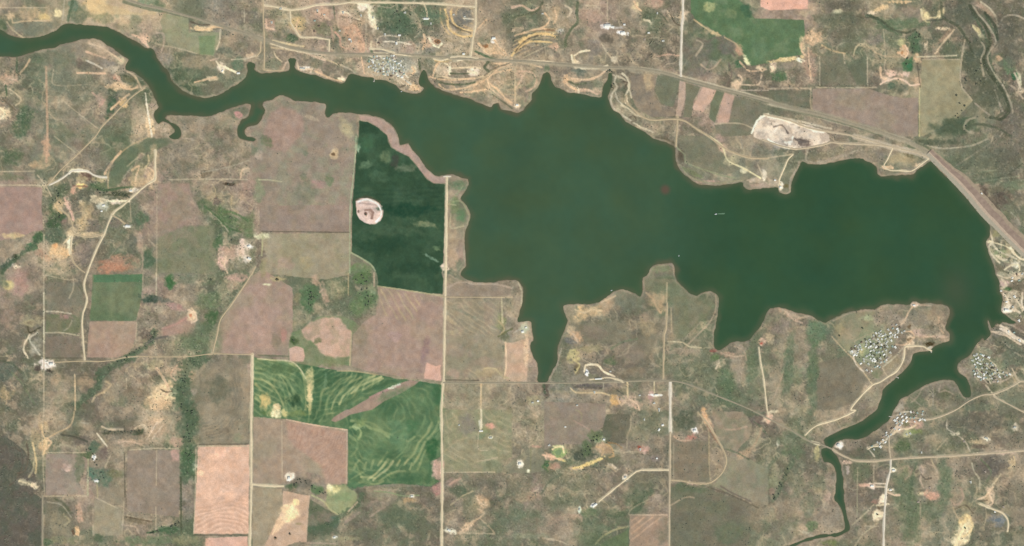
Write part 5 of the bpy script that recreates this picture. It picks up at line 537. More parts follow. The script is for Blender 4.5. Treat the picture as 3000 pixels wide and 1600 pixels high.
# sandy trails, gullies and bare rims of the north shore and the farmsteads
CRM, SND, GLD, OLV, DKB = (220,202,168), (204,172,136), (208,176,124), (100,106,82), (104,94,78)
for c, r, wd, col, a, s in [
 (1,0,4,SND,.9,"1780,760 1800,700 1830,640 1880,610 1960,590"),(1,0,3,CRM,.9,"1900,640 1950,660 1950,750"),(1,0,3,OLV,.8,"1960,740 2060,745 2140,740"),(1,0,3,CRM,.8,"1990,620 2100,600 2240,600"),(1,0,3.5,GLD,.8,"1800,610 1900,620 1960,610"),(1,0,6,CRM,.9,"2140,720 2220,740"),
 (1,0,4,SND,.9,"1740,770 1800,790 1860,800 2000,805 2200,790"),(1,0,4,OLV,.8,"1850,830 1960,850 2100,850 2200,830"),(1,0,3.5,SND,.9,"1840,850 1900,900 2000,900 2120,880 2260,830 2340,780 2430,700 2576,640"),(1,0,3.5,SND,.9,"2060,930 2200,920 2350,880 2330,800 2400,740 2576,700"),(1,0,3,DKB,.6,"2300,760 2400,690 2540,640"),
 (1,0,4,SND,.85,"2380,640 2500,640 2576,600"),(1,0,4,SND,.9,"2340,840 2430,900 2500,980 2576,1040"),(1,0,3,OLV,.6,"2380,950 2480,1020 2576,1090"),(1,0,6,OLV,.8,"2340,620 2300,680 2340,720"),(1,0,5,(96,112,84),.8,"2210,520 2300,560 2400,600"),
 (1,0,4,GLD,.85,"1900,100 1930,180 1930,260 1980,330 2080,370 2190,360"),(1,0,4,GLD,.85,"1960,120 1980,220 2060,290 2180,310"),(1,0,3,DKB,.6,"1950,230 2040,290 2160,335"),(1,0,3,SND,.8,"2200,330 2260,260 2320,200"),(1,0,5,SND,.85,"2240,440 2290,500 2340,540 2440,530 2500,560"),(1,0,4,SND,.85,"2400,400 2440,470 2500,520 2530,560"),
 (1,0,4,SND,.85,"1690,350 1700,430 1680,500"),(1,0,4,CRM,.8,"1740,380 1780,450 1840,480 1870,440"),(1,0,5,CRM,.85,"1030,40 1120,60 1150,120 1140,180 1180,220 1210,290"),(1,0,5,CRM,.8,"1150,160 1190,190 1200,240"),(1,0,4,(198,160,132),.8,"960,250 1020,290 1040,350 1080,420 1090,500"),(1,0,4,(192,152,128),.8,"800,330 850,380 850,460 940,500"),
 (1,0,4,SND,.8,"430,200 400,290 440,350"),(1,0,5,(200,168,140),.8,"100,200 110,280 180,300"),(1,0,4,(200,172,144),.8,"620,100 680,160 740,200"),(1,0,3,OLV,.7,"780,60 800,200 820,300"),(1,0,4,CRM,.7,"860,120 920,130 960,170 1040,200"),(1,0,3.5,DKB,.6,"860,170 960,190 1060,220"),
 (1,0,4,(200,178,150),.85,"410,620 430,690 560,700 550,730"),(1,0,4,SND,.85,"600,720 680,760 780,800 860,815"),(1,0,5,CRM,.9,"830,790 890,800"),(1,0,4,(190,164,138),.8,"270,700 300,640 340,610"),(1,0,4,SND,.8,"1480,790 1540,850 1600,900 1650,900 1670,870"),(1,0,4,DKB,.6,"1440,880 1500,860"),(1,0,3,(190,184,164),.7,"1380,600 1400,700 1440,760 1560,850"),
 (1,0,4,SND,.8,"1570,680 1600,720 1580,740"),(1,0,4,OLV,.8,"1640,620 1660,720 1700,760"),(1,0,5,(98,112,84),.8,"1160,500 1170,560 1130,620"),(1,0,4,(174,160,136),.7,"860,660 920,680 980,720"),(1,0,3,LT,.6,"1600,380 1660,300 1640,200"),(1,0,3,LT,.6,"1560,420 1620,480 1560,540"),(1,0,3,LT,.5,"1220,60 1360,80 1420,40 1420,110"),
 (2,0,5,GLD,.95,"0,560 60,480 130,400 220,350 330,340 430,370"),(2,0,4,GLD,.9,"20,540 90,470 180,420 280,420 400,430"),(2,0,3,DKB,.7,"30,530 100,440 180,385 260,360"),(2,0,4,(150,120,90),.7,"200,310 300,300 430,310"),(2,0,4,SND,.85,"30,360 130,330 230,300 340,290"),(2,0,4,SND,.8,"330,140 380,200 340,260 280,290"),(2,0,4,SND,.8,"430,110 450,180 420,240"),
 (2,0,5,(196,166,140),.8,"0,80 100,60 200,110 300,60"),(2,0,5,OLV,.7,"0,180 90,160 250,110 310,30"),(2,0,7,(104,112,86),.8,"660,30 650,130 660,230 600,290 540,400 540,470"),(2,0,4,(196,176,146),.7,"540,60 600,110 560,170"),(2,0,3,LT,.6,"700,60 840,60 880,90"),(2,0,4,CRM,.9,"600,560 620,640 680,680 860,690 960,660"),(2,0,4,CRM,.8,"630,560 700,520 780,510"),
 (2,0,5,CRM,.9,"700,690 880,682"),(2,0,5,(206,172,136),.85,"530,760 540,830 620,890 700,910"),(2,0,4,(196,168,138),.8,"560,780 660,800 790,800 880,760 960,700"),(2,0,4,(190,162,136),.8,"640,920 740,900 860,950"),(2,0,4,OLV,.7,"570,820 640,850 740,840"),(2,0,3,CRM,.7,"660,880 670,930"),(2,0,3.5,LT,.7,"900,440 950,520 1000,580 1060,620"),
 (2,0,4,(190,160,134),.7,"60,720 200,730 250,800 220,880 140,920"),(2,0,4,(186,158,132),.7,"40,740 100,760 80,830 40,880"),(2,0,4,SND,.7,"0,620 200,650 300,680"),(2,0,5,(150,132,114),.6,"120,880 160,960 130,1020"),(2,0,4,SND,.8,"1230,20 1260,80 1300,110"),(2,0,4,(190,168,138),.8,"1560,110 1600,170 1700,180 1720,240"),
 (2,0,4,CRM,.7,"1330,200 1380,210 1400,240"),(2,0,3,OLV,.7,"1330,110 1400,150 1480,130 1560,220"),(2,0,3,DKB,.7,"1600,150 1640,230 1700,260"),(2,0,4,(190,172,144),.7,"1390,380 1480,380 1530,410"),(2,0,4,(190,170,142),.7,"1540,230 1620,270 1560,320"),(2,0,5,OLV,.7,"1350,340 1400,300 1460,310"),(2,0,3,(190,158,134),.7,"1460,570 1560,550 1680,560"),
 (2,0,4,(188,176,150),.8,"1050,760 1030,830 1060,870 1000,960 1010,1080 1100,1150 1200,1220 1280,1270"),(2,0,4,(196,184,156),.8,"1110,740 1160,790 1180,880 1140,960"),(2,0,3,DKB,.7,"1120,820 1160,830 1130,890"),(2,0,3,DKB,.6,"1180,1180 1230,1160 1250,1210 1200,1230"),(2,0,4,(192,178,148),.8,"1100,1060 1180,1100 1230,1150 1290,1170"),(2,0,4,(192,178,148),.7,"1240,1280 1320,1290 1420,1330"),
 (2,0,4,(206,178,148),.85,"2220,860 2280,850 2320,800 2280,760"),(2,0,5,(200,172,142),.8,"2220,940 2250,880"),(2,0,3.5,(192,164,134),.8,"2290,620 2360,700 2400,720 2560,700"),(2,0,3,(122,108,96),.7,"2180,640 2210,760 2160,850"),(2,0,3,(176,156,132),.7,"1900,650 1960,700 2020,690 2100,600"),(2,0,3,(120,110,96),.6,"1860,380 1960,420 2060,380 2160,470 2240,560"),(2,0,4,(176,160,136),.6,"1860,410 1920,440 1850,560"),
 (2,0,4,(232,216,186),.95,"2410,1340 2480,1200 2576,1150"),(3,0,5,(232,214,188),.95,"0,1170 130,1200 300,1250 460,1310"),(3,0,5,(230,212,190),.9,"460,1320 560,1330"),(3,0,3,(212,198,178),.7,"0,1230 100,1260 60,1330"),(3,0,3,(120,108,98),.8,"60,1280 140,1260 200,1340"),(3,1,5,(230,212,188),.9,"0,30 60,70 150,105 280,122"),(3,1,3,(230,216,196),.8,"170,60 240,50 250,0"),(3,1,3,(112,104,96),.8,"270,20 330,60 400,50"),
 (3,0,4,(206,174,140),.8,"340,430 340,520 380,560"),(3,0,3,(206,174,140),.8,"400,480 410,600 430,800"),(3,0,3,(120,106,88),.7,"530,490 560,480"),(3,0,3.5,(214,184,158),.8,"1130,850 1180,820 1300,790 1400,830 1430,860 1520,850"),(3,0,4,(210,178,146),.8,"1130,680 1140,780 1190,800"),(3,0,3.5,(212,178,146),.8,"1380,460 1410,520 1380,580 1340,560"),(3,0,3,(180,164,132),.7,"860,560 880,480 960,440 1010,470"),
 (3,0,4,(196,172,140),.8,"1680,540 1760,430 1840,340 1870,300"),(3,0,4,(204,186,144),.8,"1540,100 1560,200 1600,180 1720,170 1760,100"),(3,0,3,(90,94,80),.7,"1600,210 1740,200 1780,180"),(3,0,4,(190,176,136),.8,"2060,270 2110,330 2150,400"),(3,0,6,(94,100,78),.7,"2180,250 2220,420 2150,560 2230,700 2330,900 2400,1100 2300,1180"),(3,0,4,(150,140,122),.7,"2300,830 2360,950 2420,1100"),(3,0,3,(166,148,128),.7,"2330,300 2440,230 2530,260"),
 (3,0,5,(90,104,80),.7,"1960,1300 1960,1200 2060,1200"),(3,0,3,(150,142,118),.6,"1980,1290 1990,1210 2080,1190"),(3,0,4,(198,180,154),.7,"2480,740 2520,830 2540,920"),(3,0,4,(176,158,134),.7,"2300,750 2380,830 2470,880 2560,990"),
 (0,0,5,SND,.9,"1150,850 1230,880 1320,900 1380,880"),(0,0,4,(196,168,140),.85,"1160,750 1200,800 1240,850"),(0,0,4,(190,168,136),.8,"1280,720 1350,760 1400,840 1430,900"),(0,0,3,OLV,.8,"1250,760 1320,790 1360,830"),(0,0,5,SND,.85,"1120,1100 1220,1010 1300,950"),(0,0,3.5,(214,200,174),.9,"1465,940 1480,1080 1500,1200 1530,1374"),(0,0,4,(190,162,136),.8,"870,520 950,550 1060,580"),(0,0,4,(196,172,142),.8,"900,440 1000,470 1150,560 1230,620"),
 (0,0,5,(196,160,140),.8,"930,930 980,980 1030,1050"),(0,0,4,SND,.7,"200,740 260,670 300,600"),(0,0,4,(192,160,134),.7,"60,760 110,790 180,820"),(0,0,4,(98,114,84),.8,"60,860 70,960"),(0,0,3,(190,172,140),.7,"100,900 180,960 220,1010 160,1060"),(0,0,5,CRM,.8,"0,1090 60,1130 20,1190"),(0,0,3,(110,100,80),.6,"30,1000 90,1050 160,1110"),(0,0,4,(214,180,138),.85,"1970,300 2080,300 2160,270 2240,280"),(0,0,3,DKB,.7,"1920,220 2010,250 2110,250"),
 (0,0,4,CRM,.95,"2180,620 2220,680 2250,730"),(0,0,4,CRM,.9,"2200,650 2290,690 2380,730"),(0,0,4,SND,.8,"1960,830 2080,800 2170,780"),(0,0,3,(190,164,140),.7,"2120,610 2200,590"),(0,0,4,(180,160,138),.7,"1580,330 1640,340 1650,440 1620,520"),(0,0,4,(204,170,142),.8,"1330,350 1420,390 1490,470"),
 (0,1,5,CRM,.9,"700,370 720,340 800,345 890,350"),(0,1,5,SND,.8,"1050,380 1080,330 1150,230 1220,150"),(0,1,4,SND,.8,"1330,340 1400,300 1370,400 1360,450"),(0,1,4,(206,176,140),.8,"1480,300 1540,350 1560,400 1520,450"),(0,1,4,(196,174,134),.7,"1490,190 1500,260 1460,320"),(0,1,4,(206,174,128),.8,"560,700 590,740 620,770"),(0,1,5,(206,168,144),.8,"650,620 680,690 720,760 740,840"),(0,1,4,(176,160,130),.8,"800,650 840,700 880,770 850,860 810,930"),
 (0,1,3,(128,92,82),.8,"740,500 790,500 880,500"),(0,1,5,(220,176,128),.9,"530,1100 560,1150 620,1180 690,1190"),(0,1,4,(212,188,150),.85,"640,1080 690,1030"),(0,1,4,CRM,.8,"1080,650 1200,650 1300,650"),(0,1,3,CRM,.7,"980,620 1080,640"),(0,1,4,(84,90,68),.5,"1040,590 1160,590 1280,600"),(0,1,5,(92,110,80),.8,"920,480 1040,540 1200,520 1330,510"),(0,1,4,(170,128,104),.8,"1000,1320 1120,1300 1260,1330"),
 (0,1,3,(172,140,116),.7,"1120,1270 1160,1210 1220,1180"),(0,1,3,(160,142,120),.7,"1380,970 1400,1100 1440,1200 1430,1340"),(0,1,3,(166,150,126),.7,"1500,1040 1560,1100"),(0,1,3,(190,164,138),.7,"2260,1160 2200,1180 2260,1300"),(0,1,4,(206,180,150),.8,"2280,1200 2260,1300 2290,1374"),(0,1,4,(94,116,80),.8,"2060,700 2200,820 2300,920 2430,960"),(0,1,5,(100,122,84),.7,"2200,760 2330,760 2500,850"),(0,1,3,(176,158,124),.7,"2140,480 2170,560 2100,620"),
 (0,1,3,(176,158,124),.7,"2340,600 2330,720 2400,760"),(0,1,4,(196,170,140),.7,"2420,430 2440,340 2500,320"),(0,1,3.5,(172,156,134),.7,"1760,70 1840,20 1940,30"),
 (0,2,6,(206,174,140),.8,"1580,960 1660,1080 1700,1180 1640,1240"),(0,2,5,(212,186,146),.8,"1500,1250 1600,1230 1760,1260"),(0,2,4,(192,160,132),.7,"1780,930 1720,1020 1770,1080"),(0,2,3,(120,106,84),.7,"1620,1170 1680,1200 1730,1190"),(0,2,4,(190,168,132),.6,"1060,1090 1120,1120 1050,1200"),(0,2,4,(190,168,132),.6,"930,1300 960,1240 1040,1200"),(0,2,5,(150,134,112),.5,"1330,1080 1200,1180 1180,1300"),
 (0,2,3.5,(206,190,160),.8,"300,620 240,760 290,860"),(0,2,4,(190,180,156),.7,"380,600 300,660 360,760 400,820"),(0,2,3,(84,80,60),.7,"280,540 300,600 400,550"),(0,2,4,(160,150,118),.7,"330,470 250,500 330,540"),(0,2,4,(120,126,98),.7,"120,1000 200,1080 280,1200 350,1320"),(0,2,4,(96,104,82),.6,"0,880 120,910 220,1000"),(0,2,3,(176,152,120),.7,"60,1200 80,1260 60,1320"),(0,2,4,(206,178,148),.8,"1900,370 1960,400 1980,470 1930,500"),
 (0,2,4,(172,134,120),.7,"1640,560 1760,520 1880,450"),(0,2,4,(150,136,116),.6,"1400,600 1470,560 1450,640"),(0,2,4,(112,108,98),.7,"1470,720 1560,660 1690,640"),(0,2,4,(128,120,100),.6,"2010,1010 2020,1130 1980,1230"),(0,2,4,(160,146,120),.6,"2060,940 1980,1040 1920,1080"),
 (0,3,4,(196,172,128),.8,"330,330 350,420 370,560 360,640"),(0,3,3,(112,100,84),.7,"270,330 290,470 250,620 180,640"),(0,3,4,(168,156,124),.7,"290,680 330,620 350,500"),(0,3,3,(106,96,82),.7,"130,380 210,420 230,560 170,700 100,760"),(0,3,4,(206,188,152),.8,"200,720 280,740 350,760 370,790"),(0,3,4,(200,174,134),.8,"420,150 440,260 470,330 440,450"),(0,3,5,(206,174,136),.8,"480,290 520,330 460,400"),(0,3,4,(160,150,124),.7,"570,380 640,350 760,400"),
 (0,3,4,(96,94,80),.8,"620,250 740,270 880,320"),(0,3,4,(88,92,72),.6,"1040,240 1100,240"),(0,3,4,(88,98,76),.6,"1340,250 1430,230 1440,200"),(0,3,4,(196,176,148),.7,"1030,170 1100,200 1240,200"),(0,3,4,(196,176,146),.7,"1360,190 1440,150 1480,190"),(0,3,3,(206,184,158),.6,"1480,300 1540,200 1580,130"),(0,3,3,(200,178,150),.6,"1540,290 1600,210 1640,160"),(0,3,4,(190,164,138),.7,"1200,330 1300,320 1420,350"),
 (0,3,4,(104,106,84),.7,"560,900 640,940 700,1020"),(0,3,4,(166,154,122),.7,"640,1050 700,1120 650,1160"),(0,3,3,(110,96,76),.7,"1270,1080 1400,1100 1530,1130"),(0,3,4,(176,156,134),.7,"1240,1160 1360,1180 1400,1240"),(0,3,4,(84,106,76),.8,"1480,1240 1600,1220 1700,1190 1780,1200"),
 (2,3,5,(214,186,126),.9,"620,590 700,570 780,540 900,495"),(2,3,4,(220,196,150),.85,"410,400 440,380 510,375 520,430"),(2,3,4,(214,176,144),.85,"330,460 400,480 500,500"),(2,3,4,(190,160,122),.8,"850,370 920,400 900,460"),(2,3,4,(182,152,112),.8,"950,350 1000,380 1020,470 980,480"),(2,3,3,(150,120,84),.7,"960,330 1040,340 1100,380"),(2,3,4,(176,156,124),.6,"940,560 1000,580 1040,620"),(2,3,3,(160,146,120),.6,"560,640 640,660 580,720"),
 (2,3,4,(104,112,90),.6,"300,840 380,720 500,650"),(2,3,4,(160,142,118),.6,"40,900 120,860 200,860"),(2,3,4,(170,146,122),.6,"600,1060 700,1080 700,1120"),(2,3,4,(160,140,116),.5,"380,1110 500,1060"),(2,3,3,(110,104,84),.5,"860,740 940,820 1000,860"),(2,3,5,(98,108,84),.6,"960,1060 1060,1080 1140,1060"),(2,3,4,(196,164,134),.7,"1920,20 1950,100 2010,200 2060,290"),(2,3,3,(150,118,94),.6,"1960,150 2020,260 2090,360"),
 (2,3,3,(164,148,120),.6,"1990,500 2060,560 2050,640 1990,700"),(2,3,4,(170,146,118),.7,"2330,450 2420,380 2480,280 2510,180"),(2,3,4,(176,148,126),.6,"2360,170 2250,200 2150,200"),(2,3,3,(118,106,94),.6,"2100,770 2220,840 2400,920"),
 (3,3,5,(210,182,148),.85,"2110,900 2180,880 2220,820 2260,780"),(3,3,4,(206,178,146),.8,"2200,980 2260,940 2230,870"),(3,3,3,(120,104,84),.7,"2130,920 2200,910"),(3,3,4,(190,172,140),.8,"2250,760 2300,700 2340,650"),(3,3,4,(116,126,96),.6,"2140,500 2240,620 2200,720"),(3,3,6,(222,200,158),.9,"1880,1374 1930,1260 1980,1160"),(3,3,5,(214,188,142),.8,"2060,1160 2020,1240 1960,1280"),(3,3,3,(170,152,122),.7,"1860,980 1900,1080 1960,1100"),
 (3,3,4,(170,146,124),.7,"1830,900 1880,960 1960,900 1940,800"),(3,3,3,(110,100,80),.6,"1880,1000 1980,960 2060,1040"),(3,3,4,(182,160,136),.7,"1540,560 1560,620 1530,700 1560,780"),(3,3,3,(110,100,86),.7,"1540,650 1580,700 1640,690"),(3,3,4,(176,156,132),.7,"1600,540 1680,580 1700,640"),(3,3,4,(222,202,172),.9,"1120,940 1160,880 1180,860"),(3,3,5,(222,200,166),.9,"1060,1100 1090,1040 1150,1040"),(3,3,3,(122,104,80),.7,"1100,975 1120,1000"),
 (3,3,4,(206,178,148),.8,"1200,830 1270,860 1320,860"),(3,3,3.5,(212,196,166),.85,"1190,815 1260,800"),(3,3,3,(160,142,118),.7,"1340,600 1400,560 1440,640 1380,700"),(3,3,4,(206,184,150),.8,"1250,250 1320,200 1420,190 1480,160"),(3,3,4,(196,166,142),.8,"1300,120 1420,120 1520,140"),(3,3,3,(190,176,150),.8,"1260,230 1200,290 1160,340"),(3,3,3,(196,184,160),.8,"1280,110 1300,60 1340,30 1440,20"),
 (3,2,4,(206,186,158),.85,"2380,220 2400,270 2440,330 2480,380"),(3,2,4,(196,178,148),.8,"2500,190 2470,250 2520,300 2560,380"),(3,2,3,(120,108,88),.7,"2440,210 2500,220 2540,260"),(3,2,5,(216,196,172),.85,"2340,560 2400,590 2450,640 2570,690"),(3,2,4,(196,176,150),.8,"2290,600 2350,620 2440,640"),(3,2,4,(112,108,96),.6,"2450,560 2500,620 2576,650"),(3,2,3,(170,152,132),.6,"1560,1150 1500,1250 1440,1300"),(3,2,3,(170,152,132),.6,"1740,1110 1720,1200 1780,1180 1860,1220"),
 (3,2,4,(186,160,136),.7,"1460,300 1540,320 1640,330"),(3,2,4,(178,152,124),.7,"1720,440 1720,540 1760,600"),(3,2,4,(188,162,138),.7,"1560,640 1680,640 1800,640"),(3,2,4,(180,160,134),.7,"150,370 230,420 320,450 420,430"),(3,2,4,(186,160,136),.7,"200,410 260,470 340,500"),(3,2,3,(170,152,126),.6,"660,480 800,410 940,380 1080,360 1200,330"),
 (2,2,4,(196,172,136),.8,"640,370 720,400 800,370 900,380"),(2,2,4,(190,166,134),.8,"900,290 980,260 1040,230"),(2,2,4,(190,166,138),.8,"570,570 620,620 660,690"),(2,2,4,(186,172,124),.7,"580,800 620,870 680,920 640,1000"),(2,2,3,(190,166,140),.7,"2150,820 2250,840 2330,830"),(2,2,3.5,(196,178,150),.8,"2050,960 2090,900 2150,860"),(2,2,3,(170,150,124),.7,"2240,740 2330,780 2360,880"),(2,2,4,(118,126,98),.6,"1000,760 1100,700 1260,660"),
 (2,2,5,(118,114,98),.6,"1000,820 900,900 1000,960"),(2,2,3,(160,146,124),.6,"1060,840 1160,800 1180,720"),(2,2,4,(176,152,120),.7,"1350,200 1420,260 1450,340 1500,400"),(2,2,4,(158,142,112),.7,"1290,440 1350,530 1400,600"),(2,2,4,(190,164,134),.8,"1060,1250 1100,1330 1150,1270"),(2,2,3.5,(206,178,148),.8,"1180,1270 1260,1320 1280,1374"),(2,2,3,(110,104,90),.7,"620,1150 760,1150 900,1160"),(2,2,3,(96,96,84),.7,"1060,1180 1120,1220"),
 (1,2,4,(176,160,124),.7,"2300,960 2400,960 2480,1040 2540,1060"),(1,2,3.5,(172,156,122),.7,"2440,480 2500,560 2440,640"),(1,2,4,(110,112,80),.7,"2440,640 2520,590 2576,560"),(1,3,4,(196,170,138),.8,"2220,880 2260,940 2320,960"),(1,3,4,(190,164,132),.7,"2230,1000 2300,1040 2200,1120 2080,1190"),(1,3,3,(170,152,124),.6,"2250,1090 2330,1160 2400,1240"),(1,3,3,(170,156,124),.7,"1960,960 2060,880 2180,820"),
 (1,3,4,(176,146,126),.7,"1940,760 2000,720 2060,690"),(1,3,3,(166,152,120),.6,"1900,420 2000,330 2120,280"),(1,3,3,(166,152,120),.6,"1940,100 2020,70 1960,180"),(1,3,3,(172,156,128),.7,"2230,520 2350,500 2430,480"),(1,3,4,(160,142,124),.6,"1150,1080 1260,1000 1300,980"),(1,3,4,(110,114,92),.6,"1240,1200 1400,1120 1560,1180"),(1,3,4,(150,134,116),.6,"1120,980 1200,920 1330,960")]:
    stroke(T(c, r, s), wd, col, a, wob=1.2, brk=.22, soft=1.8)

# the wide graded corridor of the highway and its frontage tracks
for c, r, wd, col, a, s in [
 (2,0,15,(156,145,122),.6,"1200,700 1550,738 1700,785 1900,840 2150,905 2400,970 2600,1025"),(3,0,16,(152,143,120),.6,"-20,1025 200,1085 500,1150 800,1235 1100,1320 1260,1374"),(3,1,14,(160,148,126),.7,"1180,-20 1420,55 1560,130 1640,185"),(3,1,14,(172,158,136),.8,"870,0 1000,35 1150,80 1300,120 1480,160 1620,215"),
 (3,0,3,(182,170,144),.6,"0,1050 300,1130 700,1240 1100,1350"),(2,0,3,(190,176,148),.6,"1300,680 1700,765 2100,870 2576,1000"),(2,0,3,(110,112,92),.5,"1500,750 1900,860 2300,960 2576,1040"),(3,0,3,(112,114,92),.6,"100,1090 500,1180 900,1290 1150,1374"),(3,0,4,(196,182,156),.6,"-20,1160 300,1220 640,1300"),
 (0,0,8,(112,118,94),.6,"1250,20 1500,90 1640,110 1800,150"),(1,0,10,(150,142,118),.5,"0,395 300,470 740,560 1100,560 1500,560 2000,610"),(2,0,10,(160,150,126),.5,"0,625 600,660 1000,700"),(1,0,3,(206,188,156),.7,"150,440 400,515 700,560"),(2,0,4,(206,188,156),.7,"0,612 300,620 540,650"),
 (3,2,5,(200,180,152),.8,"2350,60 2400,120 2340,160"),(3,2,5,(214,196,170),.85,"2370,210 2420,280 2400,340"),(3,2,4,(112,112,90),.7,"2480,60 2540,90 2576,60"),(3,2,4,(196,178,150),.8,"2450,200 2500,260 2470,340 2530,400"),(3,2,4,(112,108,90),.6,"2450,230 2480,300 2440,360"),(3,2,4,(206,188,162),.8,"2560,200 2550,300 2576,380"),
 (3,2,5,(208,190,164),.85,"2340,530 2390,560 2460,620 2576,700"),(3,2,4,(196,176,150),.8,"2250,590 2350,600 2430,650 2540,720"),(3,2,4,(180,164,140),.7,"2380,500 2480,540 2576,600"),(3,2,4,(104,106,88),.7,"2260,640 2380,740 2500,790 2576,800"),
 (3,1,4,(200,186,156),.8,"2230,960 2260,1060 2220,1110 2260,1200 2330,1270"),(3,1,4,(190,178,150),.8,"2250,1070 2330,1160 2430,1200 2500,1230"),(3,1,4,(210,194,162),.85,"2440,1120 2490,1190 2540,1230 2576,1240"),(3,1,4,(112,110,88),.6,"2280,1280 2340,1340 2420,1374"),(3,1,5,(206,190,160),.8,"2300,1200 2360,1240 2400,1240"),
 (3,1,4,(190,170,144),.8,"2250,880 2330,960 2420,1050 2500,1130 2576,1200"),(3,1,3,(110,108,90),.6,"2350,880 2440,960 2530,1060"),(3,1,6,(110,100,86),.6,"2110,520 2170,590 2280,700 2330,740"),(3,1,6,(112,112,92),.6,"2380,600 2460,680 2540,780")]:
    stroke(T(c, r, s), wd, col, a, wob=1.0, brk=.15, soft=2.2)
for a in [(3,0,2000,120,140,120,(100,104,86),.7),(3,0,2120,480,110,160,(96,102,84),.7),(3,0,2420,260,130,120,(104,102,88),.7),(3,0,2450,560,90,160,(110,106,92),.6),(3,0,2200,900,180,150,(100,104,84),.6),(3,0,1900,1290,240,90,(90,102,80),.7),(3,0,700,180,240,60,(102,106,86),.6),(3,0,850,330,140,90,(112,112,92),.6),(3,0,2450,1200,120,120,(116,108,96),.6),
 (3,1,1700,60,240,40,(92,100,80),.7),(3,1,2150,200,300,120,(106,108,90),.6),(3,1,2420,300,130,130,(110,108,92),.6),(3,1,2150,420,150,60,(100,110,88),.6),(3,2,2500,30,70,40,(196,178,150),.7),(3,2,2440,240,60,60,(196,178,150),.6),(3,2,2540,560,60,40,(140,124,108),.6)]: tb(*a)

for c, r, wd, col, a, s in [(1,1,5,(150,122,108),.8,"1100,742 1150,738 1182,770 1165,822"),(1,1,4,(176,154,142),.8,"1040,672 1120,676 1240,692"),(1,1,3,(184,164,152),.7,"1040,760 1080,730 1180,720 1230,760"),(1,1,3,(236,218,206),.8,"1020,660 1120,635 1230,690 1262,780 1210,860"),(1,1,4,(96,92,70),.6,"1005,640 1110,605 1250,660"),
 (3,0,7,(86,92,72),.75,"2030,60 2080,150 2180,260 2240,430 2170,560 2200,700 2320,860 2400,1020 2420,1120 2340,1200 2240,1180"),(3,0,3,(170,158,134),.7,"2060,60 2120,150 2220,270 2290,420 2210,560 2250,700 2360,860 2440,1030 2460,1140"),(3,0,6,(84,92,74),.7,"2180,130 2280,260 2310,400"),(3,0,4,(164,152,128),.7,"2150,430 2180,500 2140,600 2170,760"),
 (3,0,6,(88,94,74),.6,"1740,30 1760,180 1900,260 2010,420 2060,560"),(3,0,5,(88,94,74),.6,"1000,150 1120,200 1260,300 1400,330 1480,300"),(3,0,5,(92,98,78),.6,"1960,1300 2100,1250 2300,1290 2440,1374"),(3,0,4,(160,150,126),.6,"2080,1180 2000,1220 1970,1300 2060,1340")]:
    stroke(T(c, r, s), wd, col, a, wob=1.2, brk=.15, soft=2)
# broad damp green swales and grey thicket patches of the southern and eastern pastures
for a in [(2,2,2160,1130,70,240,(100,116,90),.55),(2,2,2420,900,60,260,(104,120,92),.5,8),(3,2,200,900,60,320,(102,120,92),.55,6),(3,2,440,1100,50,300,(100,118,90),.5),(3,2,560,560,90,110,(110,128,100),.5),(2,2,2000,1050,120,90,(116,122,98),.5),(3,3,1440,1150,80,260,(102,116,88),.5),(3,3,1780,720,70,240,(108,122,94),.5),
 (3,3,250,300,160,90,(104,118,90),.5),(3,3,420,980,80,110,(106,118,92),.45),(3,3,900,200,110,70,(120,126,98),.5),(2,3,1250,830,200,70,(106,114,90),.5,-28),(2,3,60,800,120,160,(120,122,98),.5),(2,3,850,1300,160,60,(106,118,90),.5),(2,3,1700,1200,200,150,(112,114,94),.5),(1,3,1500,1100,240,110,(104,114,90),.5),(1,3,1100,1250,200,60,(110,116,92),.5),
 (0,1,1800,150,160,110,(132,124,108),.4),(0,1,950,250,160,110,(134,124,110),.4),(0,0,900,900,240,110,(128,126,106),.4),(0,0,600,600,220,70,(116,122,98),.5),(0,2,2100,650,170,160,(112,124,94),.5),(2,0,1500,330,130,150,(112,114,92),.4),(2,1,1850,150,140,110,(116,118,96),.5),(3,0,650,750,160,110,(116,116,96),.4)]: tb(*a)
# pale and reddish bare soil round the left farmsteads, and the lots of the north shore village
for a in [(0,1,600,680,60,60,(200,172,132),.7),(0,1,880,720,60,90,(184,162,124),.6),(0,1,980,640,90,40,(196,180,148),.7),(0,1,1400,470,80,60,(196,168,130),.7),(0,1,1540,420,60,90,(200,172,134),.7),(0,1,740,960,60,50,(204,180,142),.7),(0,1,900,990,130,26,(206,180,142),.75),(0,1,830,900,60,80,(190,166,126),.6),(0,1,620,1180,90,50,(208,174,132),.75),
 (0,1,1150,1310,170,60,(176,130,104),.75),(0,1,1250,1240,120,60,(164,132,110),.6),(0,1,1000,430,60,30,(190,170,126),.6),(0,1,560,450,80,40,(168,150,120),.6),(0,1,2450,1180,70,100,(206,184,160),.6),(0,1,2300,1200,90,70,(188,160,136),.6),(0,0,1200,870,110,40,(206,174,136),.7),(0,0,1150,700,90,40,(188,172,146),.6),(0,0,60,1130,70,50,(216,192,154),.7),
 (1,0,1250,560,130,24,(206,192,166),.7),(1,0,1480,480,110,60,(172,156,136),.6),(1,0,1340,460,90,40,(180,166,142),.5),(1,0,700,560,130,40,(186,164,138),.6),(1,0,1460,700,110,70,(172,168,150),.5),(1,0,1250,690,110,50,(168,160,138),.5),(1,0,1560,480,60,80,(180,150,130),.5),(1,0,960,470,110,50,(200,170,140),.6),(1,0,900,200,120,60,(186,158,134),.6)]: tb(*a)
